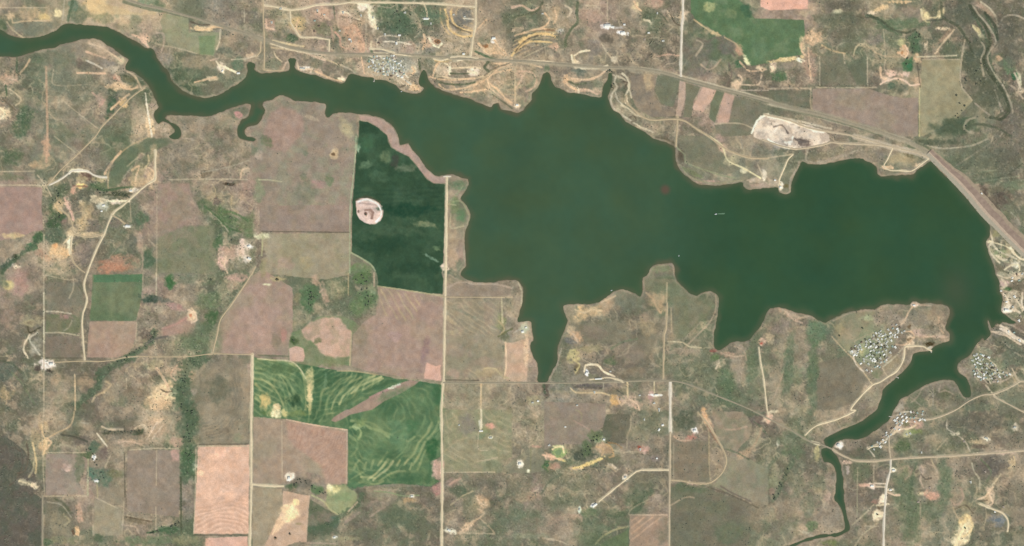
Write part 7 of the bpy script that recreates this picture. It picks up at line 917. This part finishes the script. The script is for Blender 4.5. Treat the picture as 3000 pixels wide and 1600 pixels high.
# ---------------------------------------------------------------- buildings
M_WALL = [plain('wall_cream', (214,200,172), .05, .6), plain('wall_grey', (168,164,152), .05, .6), plain('wall_tan', (186,160,132), .05, .6)]
M_ROOF = [plain('roof_white_metal', (.73,.725,.62), .06, .3, .5, .4, True), plain('roof_pale_grey', (.48,.485,.405), .08, .3, .8, .2, True), plain('roof_tan_shingle', (.36,.30,.23), .12, .8, .9, .1, True),
          plain('roof_green_grey', (.30,.38,.31), .1, .8, .8, .1, True), plain('roof_brown_shingle', (.16,.12,.09), .15, .8, .9, .1, True)]
M_GLASS = plain('window_glass', (.05,.06,.07), .1, .5, .15, .5, True); M_DOOR = plain('door_paint', (.22,.14,.09), .1, .5, .6, .3, True)
def wall_mb(L, D, H, rise):
    b = MB(); x, y = L/2, D/2
    b.add([(-x,-y,-1.5),(x,-y,-1.5),(x,y,-1.5),(-x,y,-1.5),(-x,-y,H),(x,-y,H),(x,y,H),(-x,y,H),(-x,0,H+rise),(x,0,H+rise)],
          [(0,1,5,4),(2,3,7,6),(1,2,6,9,5),(3,0,4,8,7),(0,3,2,1)])
    return b
def roof_into(b, L, D, H, rise, mi=0, e=.6, th=.22):
    x, y = L/2 + e, D/2 + e; z0 = H - e * rise / (D/2) + .04; z1 = H + rise + .04
    for s_ in (-1, 1):
        b.add([(-x,s_*y,z0),(x,s_*y,z0),(x,0,z1),(-x,0,z1),(-x,s_*y,z0+th),(x,s_*y,z0+th),(x,0,z1+th),(-x,0,z1+th)],
              [(0,1,2,3),(4,7,6,5),(0,4,5,1),(1,5,6,2),(3,7,4,0)] if s_ > 0 else [(3,2,1,0),(5,6,7,4),(1,5,4,0),(2,6,5,1),(0,4,7,3)], mi)
def small_house(L, D, wm, rm, wing=False):
    b = wall_mb(L, D, 2.7, D * .16)
    for x in (-L*.3, L*.12, L*.34):
        for s_ in (-1, 1): b.box(x-.6, x+.6, s_*(D/2+.03)-.04, s_*(D/2+.03)+.04, .9, 2.0, 2)
    b.box(-L*.1-.5, -L*.1+.5, D/2, D/2+.08, 0, 2.1, 3)
    roof_into(b, L, D, 2.7, D * .16, 1)
    if wing:
        b.box(L*.1, L*.42, D/2+.003, D/2+5, -1.5, 2.5); b.add([(L*.1-.4,D/2-.5,2.75),(L*.42+.4,D/2-.5,2.75),(L*.42+.4,D/2+5.5,2.55),(L*.1-.4,D/2+5.5,2.55),(L*.1-.4,D/2-.5,2.95),(L*.42+.4,D/2-.5,2.95),(L*.42+.4,D/2+5.5,2.75),(L*.1-.4,D/2+5.5,2.75)],
              [(3,2,1,0),(4,5,6,7),(0,1,5,4),(1,2,6,5),(2,3,7,6),(3,0,4,7)], 1)
    return b.mesh('house', [M_WALL[wm], M_ROOF[rm], M_GLASS, M_DOOR])
HM = {0: [small_house(19,12,0,0), small_house(15,10,1,0), small_house(22,13,0,0,True)], 1: [small_house(17,11,1,1), small_house(20,12,0,1,True)], 2: [small_house(18,12,2,2,True)], 3: [small_house(17,12,1,3)], 4: [small_house(18,12,2,4)]}
LOOK = {0: 'white roofed', 1: 'pale grey roofed', 2: 'tan roofed', 3: 'grey green roofed', 4: 'brown roofed'}
used = []
def clear_of(px, py, r):
    return all((px-a)**2 + (py-b)**2 > (r+c)**2 for a, b, c in used)
def house(px, py, kind, ang, place, group, k=None):
    me = HM[kind][(k if k is not None else random.randrange(9)) % len(HM[kind])]
    o = link('house', me); x, y = W(px, py); o.location = (x, y, ground(px, py) + .3); o.rotation_euler = (0, 0, R(ang))
    tag(o, 'small %s house %s' % (LOOK[kind], place), 'house', '%s houses %s' % (LOOK[kind], group)); used.append((px, py, 4)); return o
def hamlet(polys, spots, n, ang, place, group, wts, gap=3.2):
    for (px, py, kd) in spots: house(px, py, kd, ang + random.choice((0, 90)) + random.uniform(-6, 6), place, group)
    xs = [p[0] for p in polys]; ys = [p[1] for p in polys]; tries = 0; done = 0
    while done < n and tries < 6000:
        tries += 1; px, py = random.uniform(min(xs), max(xs)), random.uniform(min(ys), max(ys))
        ins = False
        for (a, b), (c, d) in zip(polys, polys[1:] + polys[:1]):
            if (b > py) != (d > py) and px < (c-a)*(py-b)/(d-b)+a: ins = not ins
        if not ins or wet(px, py) > -3.5 or not clear_of(px, py, gap): continue
        house(px, py, random.choices((0,1,2,3,4), wts)[0], ang + random.choice((0, 90)) + random.uniform(-8, 8), place, group); done += 1
sp = lambda c, r, s, k: [(p[0], p[1], k) for p in T(c, r, s)]
hamlet(T(3,2,"830,770 900,700 1060,600 1290,510 1400,600 1300,700 1260,850 1130,960 1000,1010"),
       sp(3,2,"1085,605 1230,605 1150,632 1297,560 1300,645 1010,750 1030,735 1140,722 1085,745 845,790 865,825 932,910 1040,985 1100,935 1030,860 1240,680 1165,820 1075,885 1190,875 940,770",0)
       + sp(3,2,"1180,660 1120,690 1065,715 990,690 1200,740 1150,790 1230,800 900,800 960,865 1010,915 1130,860 1345,600 1290,520 1210,570",1), 56, 32,
       'packed into the dense grid of streets on the peninsula', 'on the peninsula estate', (.22,.34,.16,.19,.09), 2.3)
hamlet(T(3,2,"2050,830 2130,800 2240,860 2300,960 2440,1000 2420,1080 2200,1110 2080,1050 2060,950"),
       sp(3,2,"2080,920 2220,850 2080,1015 2140,1050 2330,1045",0) + sp(3,2,"2100,820 2200,960 2195,1000 2250,1060 2310,1090 2160,870",1), 40, -28,
       'in the lakeside estate by the right edge', 'in the lakeside estate by the right edge', (.2,.38,.16,.18,.08), 2.4)
hamlet(T(3,3,"1040,370 1130,300 1200,220 1260,110 1330,30 1560,10 1580,110 1350,140 1260,220 1180,330 1060,440"),
       sp(3,3,"1190,230 1155,305 1130,375 1435,25 1525,105 1390,80 1275,110 1320,200",0) + sp(3,3,"1330,45 1380,45 1290,105 1430,240 1395,250 1210,270 1065,400 1100,330",1), 26, 35,
       'along the riverbank lane at the lower right', 'along the riverbank lane at the lower right', (.25,.4,.15,.15,.05), 2.8)
hamlet(T(1,0,"1130,570 1400,560 1480,640 1500,760 1440,800 1250,740 1130,700"),
       sp(1,0,"1430,765 1180,630 1170,605 1385,715 1400,620 1440,640 1290,590",0) + sp(1,0,"1240,650 1300,670 1210,690 1350,650 1410,680 1380,740 1340,720 1440,690 1460,620",1), 44, 8,
       'in the lakeside village on the north shore', 'in the north shore village', (.18,.45,.13,.18,.06), 2.3)
# farm buildings and other single structures: parts of their own
def building(name, cat, label, px, py, L, D, H, ang, rm, wm=0, rise=.14, door=True, group=None):
    root = link(name, None); x, y = W(px, py); root.location = (x, y, ground(px, py) + .4); root.rotation_euler = (0, 0, R(ang))
    tag(root, label, cat, group); used.append((px, py, max(L, D) / S / 2 + 1))
    link('wall', wall_mb(L, D, H, D*rise).mesh('wall', [M_WALL[wm]]), root)
    b = MB(); roof_into(b, L, D, H, D*rise); link('roof', b.mesh('roof', [M_ROOF[rm]]), root)
    if door:
        b = MB(); b.box(-2, 2, D/2+.003, D/2+.12, 0, min(H-.4, 3.2)); link('door', b.mesh('door', [M_DOOR]), root)
    for s_ in (-1, 1):
        b = MB(); b.box(L*.3*s_-.8, L*.3*s_+.8, D/2+.003, D/2+.1, 1, min(H-.6, 2.2)); link('window', b.mesh('window', [M_GLASS]), root)
    return root
def BL(c, r, x, y): return c*750 + x/TS, r*400 + y/TS
for args in [
 ('barn','barn','large white metal barn on the pale yard left of the upper road junction',2,0,960,262,52,26,7,3,0),
 ('barn','barn','long white barn at the right end of the big white yard near the top',2,0,1010,275,30,20,6,-8,0),
 ('shed','shed','small white shed at the upper right corner of the big white yard near the top',2,0,1130,250,18,14,5,0,0),
 ('barn','barn','white metal barn on the lower pale pad of the big white yard',2,0,1115,330,34,18,6,10,0),
 ('farmhouse','house','lone pale house between the top pasture and the white gravel road',2,0,1520,412,22,14,4,10,1),
 ('cottage','house','pale cottage at the tip of the straight track ending on the north shore point',2,0,52,1058,22,16,4,0,0),
 ('lodge','house','white lodge on the sandy point of the north shore inlet',0,0,2400,738,26,15,5,5,0),
 ('farmhouse','house','white house on the pale lane beside the north shore creek mouth',0,0,2240,715,18,12,4,50,0),
 ('longhouse','house','long white building in the green lot below the top cream road',1,0,1712,192,44,16,5,0,0),
 ('shed','shed','white shed north of the lakeside village at the end of a lane',1,0,1445,358,22,14,5,0,0),
 ('barn','barn','white barn just left of the end of the lane north of the village',1,0,1415,440,22,16,5,90,0),
 ('farmhouse','house','white house in the orange soil lots left of the village',1,0,945,400,20,14,4,0,0),
 ('barn','barn','white barn on the sandy clearing right of the long cream road',1,0,2392,388,30,20,6,8,0),
 ('church','church','white hall beside the junction of the cream road and the shore loop',1,0,2090,545,20,16,6,0,0),
 ('boat_shed','boat shed','pale boat shed on the white landing west of the village',1,0,470,690,46,12,4,-6,1),
 ('farmhouse','house','white roofed ranch house by the grove at the left crossroads',0,1,1045,695,24,16,4,10,0),
 ('shed','shed','small pale shed just below the white ranch house at the left',0,1,1025,752,16,12,4,0,0),
 ('barn','barn','bright white barn alone at the end of a short spur lane',0,1,1288,903,40,18,6,-5,0),
 ('shed','shed','white shed right of the dark grove at the left crossroads',0,1,1318,547,26,12,4,0,0),
 ('barn','barn','white barn in the trees right of the pink strip field',0,1,2505,1105,22,16,5,20,0),
 ('barn','barn','larger white barn in the farmyard right of the pink strip field',0,1,2512,1230,28,20,6,-20,0),
 ('barn','barn','white barn on the bare yard beside the left county crossroads',0,2,520,915,30,22,6,0,0),
 ('boat_house','boat house','white boat house on the little point west of the deep bay',2,2,108,590,22,18,5,10,0),
 ('shed','shed','small white shed beside the boat house on the west point of the bay',2,2,142,548,15,11,4,10,0),
 ('barn','barn','white silo barn at the upper left corner of the lakeside farmyard',2,2,755,1005,22,16,6,0,0),
 ('long_barn','barn','long bright white barn along the farmyard north of the highway',2,2,870,1064,58,12,5,4,0),
 ('farmhouse','house','pale farmhouse at the right end of the farmyard north of the highway',2,2,990,990,16,12,4,0,1),
 ('barn','barn','white barn in the lot just left of the wide white road',2,2,1450,1225,30,12,5,0,0),
 ('shed','shed','upper white shed of the pair in the green pasture by the bay road',2,2,262,1288,18,14,4,0,0),
 ('shed','shed','lower pale shed of the pair in the green pasture by the bay road',2,2,208,1303,18,12,4,0,1),
 ('farmhouse','house','small pale house alone in the brown pasture below the lakeside farmyard',2,2,655,1330,16,12,4,0,1),
 ('farmhouse','house','upper white house of the pair left of the white road',2,3,1515,155,20,15,4,20,0),
 ('farmhouse','house','lower white house of the pair left of the white road',2,3,1478,202,22,14,4,60,0),
 ('barn','barn','white barn on the round pink pad right of the white road',2,3,1838,213,22,20,6,0,0),
 ('farmhouse','house','white house above the yellow gullied ground',2,3,925,300,18,14,4,0,0),
 ('farmhouse','house','small white house by the road south of the red soil yard',2,3,1457,490,14,12,4,0,0),
 ('barn','barn','white barn on the pale pad at the left end of the lower pasture',2,3,82,545,20,24,5,0,0),
 ('barn','barn','white barn on the pale pad beside the slanting cream road',2,3,1140,680,18,18,5,0,1),
 ('barn','barn','long white barn at the lower end of the slanting cream road',2,3,832,960,44,16,6,32,0),
 ('shed','shed','narrow pale shed left of the long barn at the slanting road',2,3,680,1005,10,22,4,0,1),
 ('barn','barn','pale barn on the white spot beside the terraced field corner',1,3,335,690,18,26,6,0,0),
 ('farmhouse','house','white farmhouse under the terraced green field',1,3,1572,872,20,12,4,0,0),
 ('shed','shed','white shed in the brush at the bottom edge',1,3,792,1285,18,14,4,0,0),
 ('barn','barn','white barn right of the long section road at the bottom',1,3,1945,1215,26,16,5,-30,0),
 ('farmhouse','house','white house at the foot of the narrow white lane',1,3,2265,215,32,12,4,0,0),
 ('shed','shed','pale shed below the pink pad in the swirled pasture',1,3,2362,282,22,12,4,5,1),
 ('shed','shed','tiny pale shed alone left of the narrow white lane',1,3,2045,155,13,11,3,0,1),
 ('farmhouse','house','white farmhouse in the grove of the lower left farm',0,3,957,475,20,16,4,90,0),
 ('shed','shed','bright white shed below the grove of the lower left farm',0,3,975,713,20,13,4,0,0),
 ('barn','barn','white barn right of the junction south of the highway',3,3,1262,612,24,14,5,0,0),
 ('farmhouse','house','white house halfway down the white road at the lower right',3,3,1232,808,20,12,4,0,0),
 ('barn','barn','white barn on the pink pad left of the white road at the lower right',3,3,1045,768,26,16,5,0,0),
 ('farmhouse','house','pale house in the open woodland by the right edge',3,3,2480,178,22,16,4,0,1),
 ('farmhouse','house','pale house up the lane in the open woodland at the lower right',3,3,2195,288,28,14,4,-20,1),
 ('gatehouse','outlet building','white outlet building on the dry side of the dam',3,1,2150,575,16,10,5,-45,0),
 ('lodge','house','white lodge at the tip of the small cape with the cream road',3,1,125,510,16,18,4,0,0),
 ('cottage','house','white cottage at the bend just above the tip of the small cape',3,1,70,440,16,13,4,0,0),
 ('cottage','house','pale cottage on the shore at the north end of the peninsula',3,2,1470,325,20,13,4,0,0),
 ('boat_house','boat house','white floating boat house in the cove by the right shore',3,2,2345,180,15,10,3,0,0),
 ('lodge','house','large pale lodge on the white landing by the right shore',3,2,2400,372,34,18,5,0,0)]:
    nm, cat, lb, c_, r_, x_, y_, L2, D2, H2, an, rm = args
    px, py = BL(c_, r_, x_, y_); o = building(nm, cat, lb, px, py, L2, D2, H2, an, rm)
    if o.location.z < .8: o.location.z = .8
# scattered homesteads, one small house each
hamlet([(770,15),(1280,15),(1280,150),(770,140)], sp(1,0,"880,130 960,420 1180,180 1500,130 1060,160 1760,240 1300,350 1990,150 2100,170 250,90 620,110 690,150 160,230",1), 6, 0, 'among the yards below the top cream road', 'in the yards below the top cream road', (.2,.4,.15,.15,.1), 12)
hamlet([(1570,1130),(1950,1130),(1950,1340),(1580,1340)], sp(2,3,"1330,100 1480,10 1290,400",1) + sp(2,2,"830,1200 1430,1310 1480,1365",1), 4, 0, 'in the block left of the white road', 'south of the highway', (.25,.4,.15,.1,.1), 14)
hamlet([(2935,800),(2998,800),(2998,990),(2945,990)], sp(3,2,"2480,240 2420,590 2530,680 2400,290",0), 9, 20, 'on the pale yards along the right shore', 'on the right shore yards', (.3,.4,.15,.1,.05), 3.5)
hamlet([(1560,2),(1950,2),(1950,120),(1560,120)], [], 5, 0, 'in the brush left of the white gravel road', 'in the top brush', (.2,.4,.2,.1,.1), 14)
hamlet([(2590,1260),(2990,1260),(2990,1500),(2590,1500)], [], 8, 0, 'in the open woodland at the lower right', 'in the lower right woodland', (.2,.4,.2,.1,.1), 12)
# storage tank
px, py = BL(3,3,712,360); x, y = W(px, py); tk = link('storage_tank', None); tk.location = (x, y, ground(px, py) + .2)
tag(tk, 'round white storage tank beside the road bridge', 'tank'); used.append((px, py, 8))
b = MB(); b.tube((0,0,-1), (0,0,7), 15, 15, 40); link('shell', b.mesh('shell', [M_ROOF[1]]), tk)
b = MB(); b.tube((0,0,7.003), (0,0,8.6), 15.4, .8, 40); link('lid', b.mesh('lid', [M_ROOF[0]]), tk)
# docks
M_PLANK = plain('weathered_planks', (188,184,172), .1, .8)
def dock(px, py, ang, L, label):
    d = link('dock', None); d.location = (*W(px, py), 0); d.rotation_euler = (0, 0, R(ang)); tag(d, label, 'dock')
    b = MB(); b.box(-L/2, L/2, -3, 3, .8, 1.2); b.box(L/2-6, L/2, -9, -3.003, .8, 1.2); link('deck', b.mesh('deck', [M_PLANK]), d)
    n = 0
    for k in range(5):
        for s_ in (-1, 1):
            b = MB(); x = -L/2 + 1.5 + (L-3)*k/4; b.tube((x, s_*3.2, -5), (x, s_*3.2, 2), .25, .25, 8); link('pile', b.mesh('pile', [M_PLANK]), d)
px, py = BL(3,2,1630,780); dock(px, py, -42, 44, 'pale ramp dock running down the hooked spit of the peninsula')
px, py = BL(3,3,1235,72); dock(px, py, -8, 34, 'narrow dock reaching into the river by the riverbank lane')
px, py = BL(3,2,1300,1050); dock(px, py, -15, 26, 'grey dock on the river side below the peninsula estate')
px, py = BL(1,0,1190,812); dock(px, py, -90, 22, 'short pale dock below the north shore village')
# boats
M_HULL = plain('white_gelcoat', (.75,.76,.76), .03, .5, .3, .5, True)
def boat(px, py, ang, L, label):
    o = link('boat', None); o.location = (*W(px, py), .1); o.rotation_euler = (0, 0, R(ang)); tag(o, label, 'boat')
    b = MB(); B2 = L*.17; st_ = [(-.5,.85,.9),(-.2,1,.95),(.15,.95,1.0),(.36,.6,1.15),(.5,.05,1.35)]
    vs = []
    for u_, w_, h_ in st_: x = u_*L; vs += [(x,-B2*w_,h_*L*.1),(x,-B2*w_*.55,-.4),(x,B2*w_*.55,-.4),(x,B2*w_,h_*L*.1)]
    fs = [(4*k+a, 4*k+4+a, 4*k+5+a, 4*k+1+a) for k in range(4) for a in range(3)] + [(4*k+3,4*k+7,4*k+4,4*k) for k in range(4)] + [(0,1,2,3),(19,18,17,16)]
    b.add(vs, fs); link('hull', b.mesh('hull', [M_HULL]), o)
    b = MB(); z = L*.1; b.box(-L*.15, L*.12, -B2*.6, B2*.6, z-.1, z+1.5); link('cabin', b.mesh('cabin', [M_ROOF[0]]), o)
    b = MB(); b.box(L*.123, L*.14, -B2*.5, B2*.5, z+.6, z+1.3); link('windscreen', b.mesh('windscreen', [M_GLASS]), o)
for c_, r_, x_, y_, an, L3, lb in [(2,1,2050,782,188,20,'white motorboat under way in the open lake, trailing a wake'),(2,1,1680,1200,80,13,'small pale boat alone north of the rounded cape'),(2,2,1003,175,20,14,'white boat moored off the middle cape'),(1,0,1465,922,10,13,'small white boat off the tip of the village shore')]:
    px, py = BL(c_, r_, x_, y_); boat(px, py, an, L3, lb)
px, py = BL(2,1,2085,780); b = MB(); x, y = W(px, py)
b.add([(x-14,y-2,.05),(x+42,y-3,.05),(x+50,y+9,.05),(x-14,y+3,.05)], [(0,1,2,3)]); tag(link('boat_wake', b.mesh('boat_wake', [plain('foam', (104,134,108), .2, .2, .5)])), kind='structure')
# ---------------------------------------------------------------- trees
M_LEAF = [plain('leaves_green', (.20,.225,.15), .3, .25, .8, .1, True), plain('leaves_dark', (.155,.18,.125), .3, .25, .8, .1, True), plain('leaves_olive', (.24,.225,.16), .3, .25, .8, .1, True)]
M_BARK = plain('bark', (.12,.09,.065), .2, .8, .9, .1, True)
def crown_mesh(seed, mat, n=230):
    rr = np.random.RandomState(seed); b = MB(); lobes = [(rr.normal(0, .36, 2), rr.uniform(.62, 1.0), rr.uniform(.34, .52)) for _ in range(8)]
    for k in range(n):
        (c0, zc, r) = lobes[k % 8]; d = rr.normal(size=3); d /= np.linalg.norm(d); p = np.array([c0[0], c0[1], zc]) + d * r * rr.uniform(.55, 1.08)
        a = rr.normal(size=3); a /= np.linalg.norm(a); c_ = np.cross(a, d); c_ /= np.linalg.norm(c_) + 1e-9; s_ = rr.uniform(.10, .22)
        b.add([p + s_*(a+c_*.3), p + s_*(c_-a*.4)+d*.06, p - s_*(a*.9-c_*.2), p - s_*c_*.9+d*.03], [(0,1,2,3)])
    return b.mesh('crown', [mat])
def trunk_mesh(seed):
    rr = np.random.RandomState(seed); b = MB(); b.tube((0,0,-.3), (.02,0,.5), .07, .045, 7)
    for k in range(5):
        t = 6.28*k/5 + rr.uniform(-.4,.4); b.tube((.02,0,.42+.02*k), (.4*math.cos(t), .4*math.sin(t), .8+rr.uniform(-.1,.15)), .035, .012, 5)
    return b.mesh('trunk', [M_BARK])
CR = [crown_mesh(k, M_LEAF[k % 3]) for k in range(9)]; TR = [trunk_mesh(k) for k in range(3)]
def tree(px, py, r, label, group, kind=None):
    k = random.randrange(9) if kind is None else kind + 3 * random.randrange(3)
    o = link('tree', None); x, y = W(px, py); o.location = (x, y, ground(px, py)); o.rotation_euler = (0, 0, random.uniform(0, 6.28)); o.scale = (r, r, r * random.uniform(.8, 1.0))
    tag(o, label, 'tree', group); link('trunk', TR[k % 3], o); link('crown', CR[k], o); used.append((px, py, r / S * .6))
def along(line, n, spread):
    P = smooth_line(line, 5); out = []; tries = 0
    while len(out) < n and tries < n * 30:
        tries += 1; p = random.choice(P); px, py = p[0] + random.gauss(0, spread), p[1] + random.gauss(0, spread)
        if wet(px, py) < -2 and clear_of(px, py, 1.6): out.append((px, py)); used.append((px, py, 1.6))
    return out
for cc, rr_, s_, n, spd, lb, gp, kd in [
 (0,2,"2030,860 1900,930 1850,1080 1790,1180 1820,1280 1900,1374",18,9,'dark green tree in the wooded creek bottom left of the long cream road','creek trees left of the cream road',1),
 (0,3,"1900,0 1920,120 1900,300 1900,400 1890,600 1880,680",15,7,'green tree in the straight wooded draw beside the bare pink field','draw trees beside the pink field',0),
 (0,2,"1560,580 1540,670 1400,780 1200,900 1060,980",16,4,'dark tree in the winding draw that crosses under the pale section road','draw trees crossing the section road',1),
 (0,1,"1000,560 1180,575 1290,600",16,4,'dark green tree in the grove at the left crossroads','grove at the left crossroads',1),
 (0,1,"560,540 600,800 560,900",14,8,'dark green tree in the thicket right of the pink square field at the left edge','thicket by the left pink field',1),
 (0,3,"1030,230 1230,225 1430,215",14,2,'dark tree in the straight hedgerow of the lower left farm','hedgerow trees of the lower left farm',1),
 (0,3,"890,420 960,560 900,620 1050,690",14,6,'green tree in the grove round the lower left farmhouse','grove of the lower left farm',0),
 (0,3,"1450,1250 1700,1200 1780,1160",12,4,'green tree at the bend of the draw by the bottom left pink field','trees at the draw bend',0),
 (1,2,"540,180 560,330",14,6,'green tree in the grassy hollow above the pale pink field','trees in the hollow above the pink field',0),
 (1,2,"1060,60 1150,250 1080,330",16,8,'green tree in the thicket at the corner of the dark wheat field','thicket at the wheat field corner',0),
 (1,3,"330,780 480,730 620,800 700,850",14,4,'dark tree on the bank between the pink fields and the pale meadow','trees by the pale meadow',1),
 (2,0,"990,720 980,800 1000,860",10,4,'dark tree in the wooded gully at the north shore inlet','gully trees at the inlet',1),
 (1,0,"1380,140 1480,200 1540,340",8,16,'dark green tree in the leafy lots below the top cream road','trees in the leafy lots',1),
 (3,0,"1480,300 1480,420 1420,640",12,6,'green tree in the wooded hollow left of the olive field','hollow trees left of the olive field',0),
 (3,0,"2080,500 2060,680 1980,1250",20,16,'dark green tree in the bottomland right of the olive field','bottomland trees right of the olive field',1),
 (2,3,"700,450 760,400 860,260",12,6,'dark green tree above the yellow gullied ground','trees above the yellow gullies',1),
 (3,3,"200,600 100,820 60,900",12,3,'dark tree in the slanting draw left of the river channel','slanting draw trees',1),
 (3,2,"1000,700 1150,760 1080,860 1230,640",22,9,'shade tree among the houses of the peninsula estate','shade trees of the peninsula estate',2),
 (3,2,"2150,900 2300,1060 2120,1000",10,8,'shade tree among the houses of the estate by the right edge','shade trees of the right edge estate',2)]:
    for px, py in along(T(cc, rr_, s_), n, spd): tree(px, py, random.uniform(5, 8.5), lb, gp, kd)
for cc, rr_, x_, y_, lb in [(0,1,2300,482,'dark round tree clump alone in the middle left pasture'),(0,1,2330,1045,'dark tree above the farmyard right of the pink strip field'),(1,3,195,1290,'lone dark tree at the bottom left of the sandy pink field'),
 (1,3,340,1250,'lone dark tree in the lower middle of the sandy pink field'),(1,2,210,65,'lone dark tree above the middle hollow'),(1,2,380,680,'round green tree clump left of the pale pink field'),(3,2,720,630,'lone tree on the west side of the peninsula'),
 (3,2,950,555,'lone tree on the peninsula above the estate'),(3,3,1098,1052,'dark tree in the middle of the white clearing by the white road'),(3,3,1982,1190,'dark tree in the middle of the yellow clearing'),(1,1,1105,785,'dark brown bush in the middle of the round bare mound'),
 (0,2,2130,65,'dark tree near the top of the middle left pasture'),(2,2,640,975,'dark tree left of the lakeside farmyard')]:
    px, py = BL(cc, rr_, x_, y_); tree(px, py, 8.5, lb, None, 1)
# scrub too many to count: one object of low crowns
rr = np.random.RandomState(5); NT = 15000
ico = np.array([(0,0,1)] + [(math.cos(t)*.89, math.sin(t)*.89, .45) for t in np.linspace(0,6.283,6)[:5]] + [(math.cos(t+.63)*.8, math.sin(t+.63)*.8, -.35) for t in np.linspace(0,6.283,6)[:5]])
icf = [(0,1+k,1+(k+1)%5) for k in range(5)] + [(1+k,6+k,1+(k+1)%5) for k in range(5)] + [(1+(k+1)%5,6+k,6+(k+1)%5) for k in range(5)]
vs, fs, ms, cnt = [], [], [], 0; icf = np.array(icf)
cand = rr.uniform((-MX, -MY), (3000+MX, 1600+MY), (260000, 2))
ci = np.searchsorted(ax, cand[:, 0]).clip(0, NX-1); cj = np.searchsorted(ay, cand[:, 1]).clip(0, NY-1)
clump = ss(-.15, .5, noise(14, 151, cand[:, 0], cand[:, 1]))
pr = np.clip(dens[cj, ci], 0, 1) ** 2 * clump * (SDW[cj, ci] < -3.5) * (roadm[cj, ci] < .1)
keep = cand[rr.uniform(0, 1, len(cand)) < pr * .42][:NT]
occ = {}
for a, b_, c_ in used: occ.setdefault((int(a // 12), int(b_ // 12)), []).append((a, b_, c_))
for px, py in keep:
    kx, ky = int(px // 12), int(py // 12)
    if any((px-a)**2+(py-b_)**2 < (c_+1)**2 for dx in (-1,0,1) for dy in (-1,0,1) for a, b_, c_ in occ.get((kx+dx, ky+dy), [])): continue
    z = ground(px, py); x, y = W(px, py); r = rr.uniform(2.2, 4.6)
    mi = int(rr.choice(3, p=(.3, .3, .4)))
    for k in range(2):
        v = ico * rr.uniform(.7, 1.25, (11, 1)) * (r, r, r*.75) * (1 if k == 0 else .7); t = rr.uniform(0, 6.28)
        v = np.stack([v[:,0]*math.cos(t)-v[:,1]*math.sin(t), v[:,0]*math.sin(t)+v[:,1]*math.cos(t), v[:,2]], 1)
        v += (x + (k and rr.uniform(-r, r)*.8), y + (k and rr.uniform(-r, r)*.8), z + r*.55)
        vs.append(v); fs.append(icf + cnt); cnt += 11; ms.append(np.full(15, mi))
me = np_mesh('scrub_woodland', np.concatenate(vs), np.concatenate(fs), M_LEAF[0], smooth=False)
me.materials.append(M_LEAF[1]); me.materials.append(M_LEAF[2]); me.polygons.foreach_set('material_index', np.concatenate(ms).astype(np.int32))
tag(link('scrub_woodland', me), 'scattered low scrub and small trees dotting the rangeland', 'scrub', kind='stuff')
